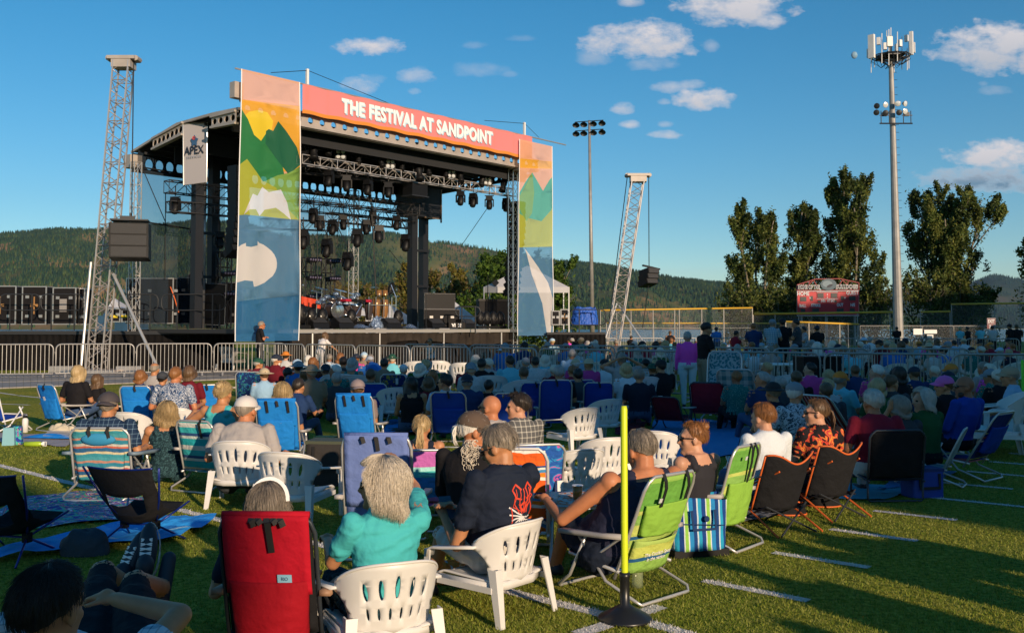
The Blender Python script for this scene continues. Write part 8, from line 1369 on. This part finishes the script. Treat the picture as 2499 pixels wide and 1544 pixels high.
put(beach_chair('lawn_chair', 'folded aluminium lawn chair with teal webbing leaning on the barrier', fab=blotch('web_teal', [(0, (.04, .16, .2)), (.5, (.25, .35, .38))], 30, 0, 'vor'), bl=.8, rec=-.15, w=.5, arms=None), 1775, 17.2, -30, 1.2); put(beach_chair('lawn_chair', 'aluminium lawn chair with white and teal checked webbing', fab=plaid('web_check', (.06, .2, .25), (.45, .5, .5), .12, .5), bl=.7, rec=.5, w=.5, arms=None), 1805, 16.4, -20, 1.15); put(beach_chair('beach_chair', 'dark red low chair at the feet of the woman in magenta', fab=M_maroon, bl=.5, rec=.6, w=.5, frame=M_dframe), 1645, 15.4, -30, .9); put(beach_chair('beach_chair', 'red folding chair beside the standing man in black', fab=M_redT, bl=.5, rec=.4, w=.5, frame=M_dframe), 1735, 16.2, -20, 1.1); put(beach_chair('lawn_chair', 'small chair with ribbed pale webbing behind the white polo', fab=mat('web_rib', (.2, .26, .28), .8), bl=.5, rec=.3, w=.4, arms=None), 1832, 9.6, 15, .9)
put(beach_chair('beach_chair', 'striped dark red and white recliner in front of the orange cap', fab=S_red, bl=.7, rec=.7, w=.5), 2075, 13.0, -60, 1.0)
sheet('red_bag', 'dark red cloth lying left of the shaded white chairs', [(1500, 1060), (1560, 1065), (1580, 1030), (1520, 1020)], M_maroon, wav=.06, seed=14, cat='cloth')
# ---- standing people --------------------------------------------------------------------
def stand(label, u, vt, Y, rz, **k):
    z = P(u, vt, Y).z; k['s'] = z/(.92+.50+.262+.01); k.setdefault('vox', .02); t, i = person(label, None, stand=True, skin=k.pop('skin', 'tan'), **k); q = Matrix.Rotation(D(rz), 3, 'Z') @ i['hc']; tg = GY(u, Y); t.location = (tg.x-q.x, Y-q.y*0, 0); t.rotation_euler.z = D(rz); return t
stand('older woman with short grey hair walking in a magenta shirt and white trousers', 1680, 806, 20.0, -5, sex='f', shirt=M_mag, pants=M_wpant, hair='grey', sleeve=2, arms=('down', 'down'), vox=.014, fat=1.12)
stand('tall man in black with dark hair and glasses, holding a cup, beside the magenta shirt', 1727, 783, 19.0, -75, shirt=M_blackT, pants=M_tanp, hair='dark', pitch=-.3, arms=('lap', 'cross'), vox=.014, vol=1.3, pant=1)
stand('guard in a black tee and sunglasses with folded arms before the left banner', 637, 781, 33.3, -62, shirt=M_blackT, pants=M_blk, hair='greybrown', vol=.5, arms=('cross', 'cross'), shade=True, vox=.016, skin='red')
stand('girl with long brown hair in a white dress leaning on the barrier', 790, 806, 30.5, -40, sex='f', shirt=m('dress_white', (.66, .62, .62)), pants=MATS['dress_white'], hair='brown', style='long', hl=.42, bend=.35, arms=('lean', 'lean'), vox=.016)
stand('woman with auburn hair and sunglasses resting on the barrier, centre', 1049, 823, 29, 150, sex='f', shirt=WD, pants=M_blk, hair='auburn', sleeve=0, arms=('lean', 'lean'), bend=.1, shade=True, vox=.018)
stand('man in a black tee bending forward, short fair hair, right of the right banner', 1396, 812, 38, 70, shirt=M_blackT, pants=M_blk, hair='ash', bend=.9, arms=('down', 'down'), vox=.018, skin='red')
stand('man in a bright blue shirt bending over with a white cap, beside the grey bob', 898, 846, 20.5, 60, shirt=M_blueT, pants=M_tanp, hair='grey', hat='cap', hat2=HT['white'], bend=1.0, arms=('down', 'down'), vox=.016)
GS = 'people standing on the far right of the field'
for (u, v, Y, rz, sh, pn, hr, ht, lb) in [(1799, 805, 34, -60, 'red', M_blk, 'dark', None, 'woman in a dark red top standing left of the group'), (1841, 786, 33, 0, 'dark blue', M_denim, 'auburn', None, 'broad man in a dark blue shirt, second of the standing group'), (1888, 777, 32, -45, 'plaid', M_tanp, 'greybrown', ('cap', 'grey'), 'man in a light blue plaid shirt and grey cap in the standing group'), (1912, 775, 32.5, 0, 'black', M_blk, 'dark', ('cap', 'black'), 'man in black right of the plaid shirt'), (1943, 776, 31.5, 60, 'charcoal', M_blk, 'dark', None, 'tall man in charcoal facing the plaid shirt'), (1962, 795, 36, 80, 'aloha', M_tanp, 'dark', None, 'man in a patterned white shirt behind the charcoal one'), (1996, 793, 37, 0, 'black', M_blk, 'dark', ('cap', 'navy'), 'man in a black tee and navy cap standing apart'), (1541, 818, 46, -30, 'black', M_blk, 'dark', None, 'dark figure standing near the foot of the right lattice tower'), (1636, 806, 48, 0, 'black', M_blk, 'brown', None, 'dark figure standing before the ball field fence'), (1749, 797, 50, 0, 'blue', M_denim, 'dark', ('cap', 'navy'), 'person in a blue hoodie near the far barrier'), (2190, 796, 60, 0, 'black', M_blk, 'dark', None, 'dark figure at the foot of the antenna mast'), (2344, 797, 58, 0, 'teal', M_denim, 'blond', None, 'small figure in pale teal left of the exit sign'), (2362, 796, 57, 30, 'black', M_blk, 'dark', None, 'dark figure next to the pale teal one'), (2394, 795, 57, 0, 'teal', M_blk, 'auburn', None, 'woman in teal just left of the exit sign'), (2424, 793, 50, 0, 'dotted white', M_blk, 'dark', None, 'person in a black and white patterned top under the exit sign'), (2466, 789, 50, 20, 'black', M_blk, 'dark', ('cap', 'black'), 'first of two dark figures at the right edge'), (2484, 790, 50, -20, 'black', M_blk, 'brown', None, 'second of two dark figures at the right edge')]:
    k = dict(hat=ht[0], hat2=HT[ht[1]]) if ht else {}
    stand(lb, u, v, Y, rz, shirt=SH[sh], pants=pn, hair=hr, group=GS, arms=(random.choice(['down', 'cross', 'lap']), 'lap'), vox=.024, hands=False, **k)
for (p_, q_, hh, rz, sh, lb) in [(4.62, -1.3, 1.80, 30, M_dkblue, 'person in a dark blue shirt standing just right of the photographer'), (5.45, -.7, 1.82, -20, M_grey, 'person in a grey shirt standing right of the photographer, first of a pair'), (5.9, -.2, 1.72, 10, M_maroon, 'person in a maroon shirt standing right of the photographer, second of a pair'), (3.98, -2.6, 1.72, 0, M_blackT, 'person in black standing behind the photographer'), (6.3, 1.2, 1.2, 0, M_char, 'child in charcoal standing right of the photographer')]:
    t, i = person(lb, SQ(p_, q_), D(rz), stand=True, shirt=sh, pants=M_denim, hair='brown', s=hh/1.74, vox=.025, hands=False, arms=('down', 'cross'), group='bystanders beside the photographer')
# ---- crowd barriers --------------------------------------------------------------------
bar0 = barrier(); nb = [0]
def barrow(pts, names, L=2.3, s=1.0):
    """barriers end to end along ground points (u, Y)"""
    q = [GY(u, Y) for u, Y in pts]; seg = 0; pos = q[0]; k = 0
    while seg < len(q)-1:
        a, b = pos, q[seg+1]; d = b-a
        if d.length < L*.75: seg += 1; continue
        dn = d.normalized(); ang = math.atan2(dn.y, dn.x); lb = names[k] if k < len(names) else 'steel crowd barrier in '+names[-1]+' (%s)' % ('further along' if k % 2 else 'next one')
        if nb[0] == 0: o = bar0; o.location = pos; o.rotation_euler.z = ang; o['label'] = lb
        else: o = dup(bar0, pos, ang, lb)
        nb[0] += 1; pos = pos+dn*(L+.08); k += 1
pr = lambda s, L_: ['steel crowd barrier '+x+', '+s for x in L_]
barrow([(-70, 30.4), (585, 32.6), (650, 32.4), (765, 33)], pr('back row at the left', ['cut by the left photo edge', 'before the first flight cases', 'left of the leaning lattice tower', 'in front of the leaning lattice tower', 'before the foot of the tower brace', 'left of the empty white chair', 'behind the empty white chair and the guard', 'right of the guard', 'left of the girl in white', 'behind the girl in white']))
barrow([(633, 32.2), (900, 28.8), (1110, 26.4), (1290, 25.2), (1560, 22.2), (1850, 20.4), (2240, 19.4), (2560, 19.0)], pr('front row', ['below the left banner', 'just left of the girl in white', 'in front of the girl in white', 'right of the girl in white', 'behind the bending man in blue', 'left of the woman resting on it', 'in front of the woman resting on it', 'right of the woman resting on it', 'behind the large man in blue', 'behind the patterned shirt', 'behind the straw hat', 'behind the man with hands on his head', 'left of the magenta shirt', 'right behind the magenta shirt', 'beside the folded lawn chairs', 'right of the folded lawn chairs', 'behind the grey cap', 'behind the orange cap', 'behind the wavy-haired woman', 'behind the pink cap', 'behind the tan cap', 'cut by the right photo edge']))
barrow([(985, 31), (1560, 27.5), (1900, 24.5), (2560, 23.8)], pr('second row', ['starting left of centre', 'behind the stage skirt centre', 'left of the right banner foot', 'below the right banner', 'right of the right banner foot', 'left of the lattice tower foot', 'below the lattice tower', 'beyond the man with hands on his head', 'beyond the magenta shirt', 'beyond the tall man in black', 'below the standing group', 'right of the standing group', 'below the scoreboard', 'right of the scoreboard', 'below the antenna mast', 'right of the antenna mast', 'below the white notices', 'left of the exit sign', 'below the exit sign', 'at the right edge']))
barrow([(1395, 49), (1800, 50), (2560, 46)], pr('farthest row', ['left of the far lattice tower', 'at the far lattice tower foot', 'right of the far lattice tower', 'before the blue hoodie', 'left of the far standing group', 'behind the far standing group', 'behind the plaid shirt', 'left of the scoreboard posts', 'under the scoreboard', 'right of the scoreboard posts', 'left of the mast foot', 'before the mast foot', 'right of the mast foot', 'before the square notice', 'before the wide notice', 'left of the far exit post', 'at the far exit post', 'right end']))
# ============================================================ SEATED CROWD BEYOND THE BARRIERS (copies of a few figures)
G_sh, G_pt, G_hr, G_ht, G_sk = m('crowd_shirt', (.3, .3, .3)), m('crowd_trousers', (.05, .06, .08)), HAIR['brown'], hm('crowd', (.4, .4, .4)), SKIN['tan']
PROTO = {}
def proto(key, **k):
    t, i = person('figure', None, shirt=G_sh, pants=G_pt, hair='brown', hat2=G_ht, vox=.024, hands=False, s=1.0, seat=.27, lean=.12, group='seated crowd beyond the barriers', **k); i['top'] = .27+.08+.5*math.cos(.12)+.31+(.02 if k.get('hat') or k.get('style') in ('bob', 'long') else 0); PROTO[key] = (t, i); return t
proto('short', yaw=.2); proto('broad', fat=1.3, yaw=-.3); proto('cap', hat='cap', yaw=.4); proto('bob', sex='f', style='bob', hl=.08, yaw=-.2); proto('long', sex='f', style='long', hl=.2); proto('hat', sex='f', hat='hat', yaw=.3); proto('turned', yaw=1.1)
used_p = set(); CCOL = list(SH.items()); HCOL = list(HAIR.items()); WH = {'short': 'short-haired', 'broad': 'broad', 'cap': 'capped', 'bob': 'bob-haired', 'long': 'long-haired', 'hat': 'sun-hatted', 'turned': 'turned'}
SKn = list(SKIN.values()); reg = [(1180, 'beyond the blue-shirted large man'), (1330, 'below the right banner'), (1480, 'beyond the straw hat'), (1600, 'by the far lattice tower'), (1700, 'behind the magenta shirt'), (1790, 'right of the tall man in black'), (1900, 'before the standing group'), (2010, 'below the scoreboard'), (2110, 'right of the scoreboard'), (2210, 'below the antenna mast'), (2310, 'below the white notices'), (2400, 'left of the exit sign'), (2600, 'near the exit sign')]
rc = random.Random(21); rows = []
for Y, u0, u1, n in [(26.5, 1290, 2500, 17), (29.5, 1200, 2490, 20), (33, 1250, 2490, 20), (37, 1330, 2490, 20), (41, 1360, 2490, 19)]:
    for j in range(n): rows.append((u0+(u1-u0)*(j+rc.uniform(.1, .9))/n, Y+rc.uniform(-1.1, 1.1)))
seen_lb = set()
for j, (u, Y) in enumerate(rows):
    if 1640 < u < 1760 and Y < 28: continue
    key = rc.choice(['short', 'short', 'cap', 'broad', 'bob', 'long', 'turned', 'hat' if rc.random() < .5 else 'cap', 'cap']); cn, cm = rc.choice(CCOL); hn, hmx = rc.choice(HCOL); tn, tm = rc.choice(list(HT.items()))
    where = [b for a, b in reg if u < a][0]
    for _ in range(40):
        lb = '%s %s sitter in %s %s' % (WH[key], (tn+'-capped' if key == 'cap' else tn+'-brimmed' if key == 'hat' else hn+'-haired').replace('capped', 'hat') if key in ('cap', 'hat') else hn, cn, where)
        lb = lb.replace('capped white-hat', 'white-capped')
        if lb not in seen_lb: break
        cn, cm = rc.choice(CCOL); hn, hmx = rc.choice(HCOL)
    if lb in seen_lb: continue
    seen_lb.add(lb); t, i = PROTO[key]; s_ = rc.uniform(.92, 1.10); rz = rc.uniform(0, 30)
    mats = {'crowd_shirt': cm, 'crowd_trousers': rc.choice([M_blk, M_denim, M_khaki, M_tanp, M_char]), 'hair_brown': hmx, 'hat_crowd': tm, 'skin_tan': rc.choice(SKn)}
    g_ = GY(u, Y)
    if key not in used_p: used_p.add(key)
    o = dup(t, g_, D(rz), lb, 'seated crowd beyond the barriers', s_, mats); o.location.z = rc.uniform(-.02, .05)
    cl_ = 'white chair under the '+lb.split(' sitter')[0]+' one '+where
    if j % 2 == 0 and cl_ not in seen_lb: seen_lb.add(cl_); wchair(cl_, u, Y, rz, 1.15)
# filling the rows this side of the barriers, wherever nobody sits yet
taken = [o.matrix_basis.translation.xy.copy() for o in C.objects if o.get('category') in ('person', 'chair')]
near = [(600, 'by the leaf-patterned chair'), (700, 'left of the rust chair'), (800, 'below the white dress'), (900, 'near the dotted teal dress'), (1000, 'near the flowered chair'), (1100, 'near the green chairs'), (1200, 'near the head scarf'), (1300, 'near the man in teal'), (1400, 'near the patterned shirt'), (1500, 'near the straw hat'), (1640, 'left of the magenta shirt'), (1900, 'near the lawn chairs'), (2100, 'near the orange cap'), (2300, 'near the laughing woman'), (2600, 'near the tan cap')]
ok_n = 0
for j in range(420):
    if ok_n >= 62: break
    z_ = rc.random(); u = rc.uniform(560, 1620) if z_ < .76 else rc.uniform(1790, 2440); Y = rc.uniform(15.5, 26.0) if z_ < .76 else rc.uniform(13.2, 18.2)
    if (u > 1000 and Y > 22) or (u < 690 and Y > 19.5) or (u < 620): continue
    g_ = GY(u, Y)
    if any((g_.xy-q).length < .62 for q in taken): continue
    key = rc.choice(['short', 'cap', 'broad', 'bob', 'long', 'turned', 'cap', 'hat']); where = [b for a, b in near if u < a+.1 or a == 2600][0]
    for _ in range(60):
        cn, cm = rc.choice(CCOL); hn, hmx = rc.choice(HCOL); tn, tm = rc.choice(list(HT.items())); lb = '%s %s sitter in %s %s' % (WH[key], tn+'-hat' if key in ('cap', 'hat') else hn, cn, where)
        if lb not in seen_lb: break
    if lb in seen_lb: continue
    seen_lb.add(lb); taken.append(g_.xy.copy()); ok_n += 1
    mats = {'crowd_shirt': cm, 'crowd_trousers': rc.choice([M_blk, M_denim, M_khaki, M_tanp, M_char]), 'hair_brown': hmx, 'hat_crowd': tm, 'skin_tan': rc.choice(SKn)}
    o = dup(PROTO[key][0], g_, D(rc.uniform(-12, 30)), lb, 'seated crowd this side of the barriers', rc.uniform(.86, .98), mats); o.location.z = rc.uniform(-.10, -.02)
for k_, (t, i) in PROTO.items():
    for ch in list(t.children_recursive): bpy.data.objects.remove(ch)
    bpy.data.objects.remove(t)
# things standing among the far crowd
t = thing('equipment_box', 'tall black box behind the front barrier, left of the orange cap', 'box', GY(1995, 20.5), .1); mb = MB(); mb.box((0, 0, .5), (.8, .6, 1.0)); mb.build('case_body', M_case, t); mb = MB(); mb.box((0, 0, 1.01), (.84, .64, .03)); mb.build('lid', M_dk, t)
t = thing('round_table', 'small round folding table with a pale rim behind the barrier', 'table', GY(1900, 24)); mb = MB(); mb.lathe((0, 0, .72), [(0, -.02), (.45, -.02), (.46, 0), (.45, .02), (0, .02)], 24); mb.build('tabletop', M_wht, t, smooth=True)
for a in range(4): mb = MB(); mb.tube((.3*math.cos(a*PI/2), .3*math.sin(a*PI/2), 0), (.2*math.cos(a*PI/2), .2*math.sin(a*PI/2), .7), .02, 6); mb.build('leg', M_dk, t)
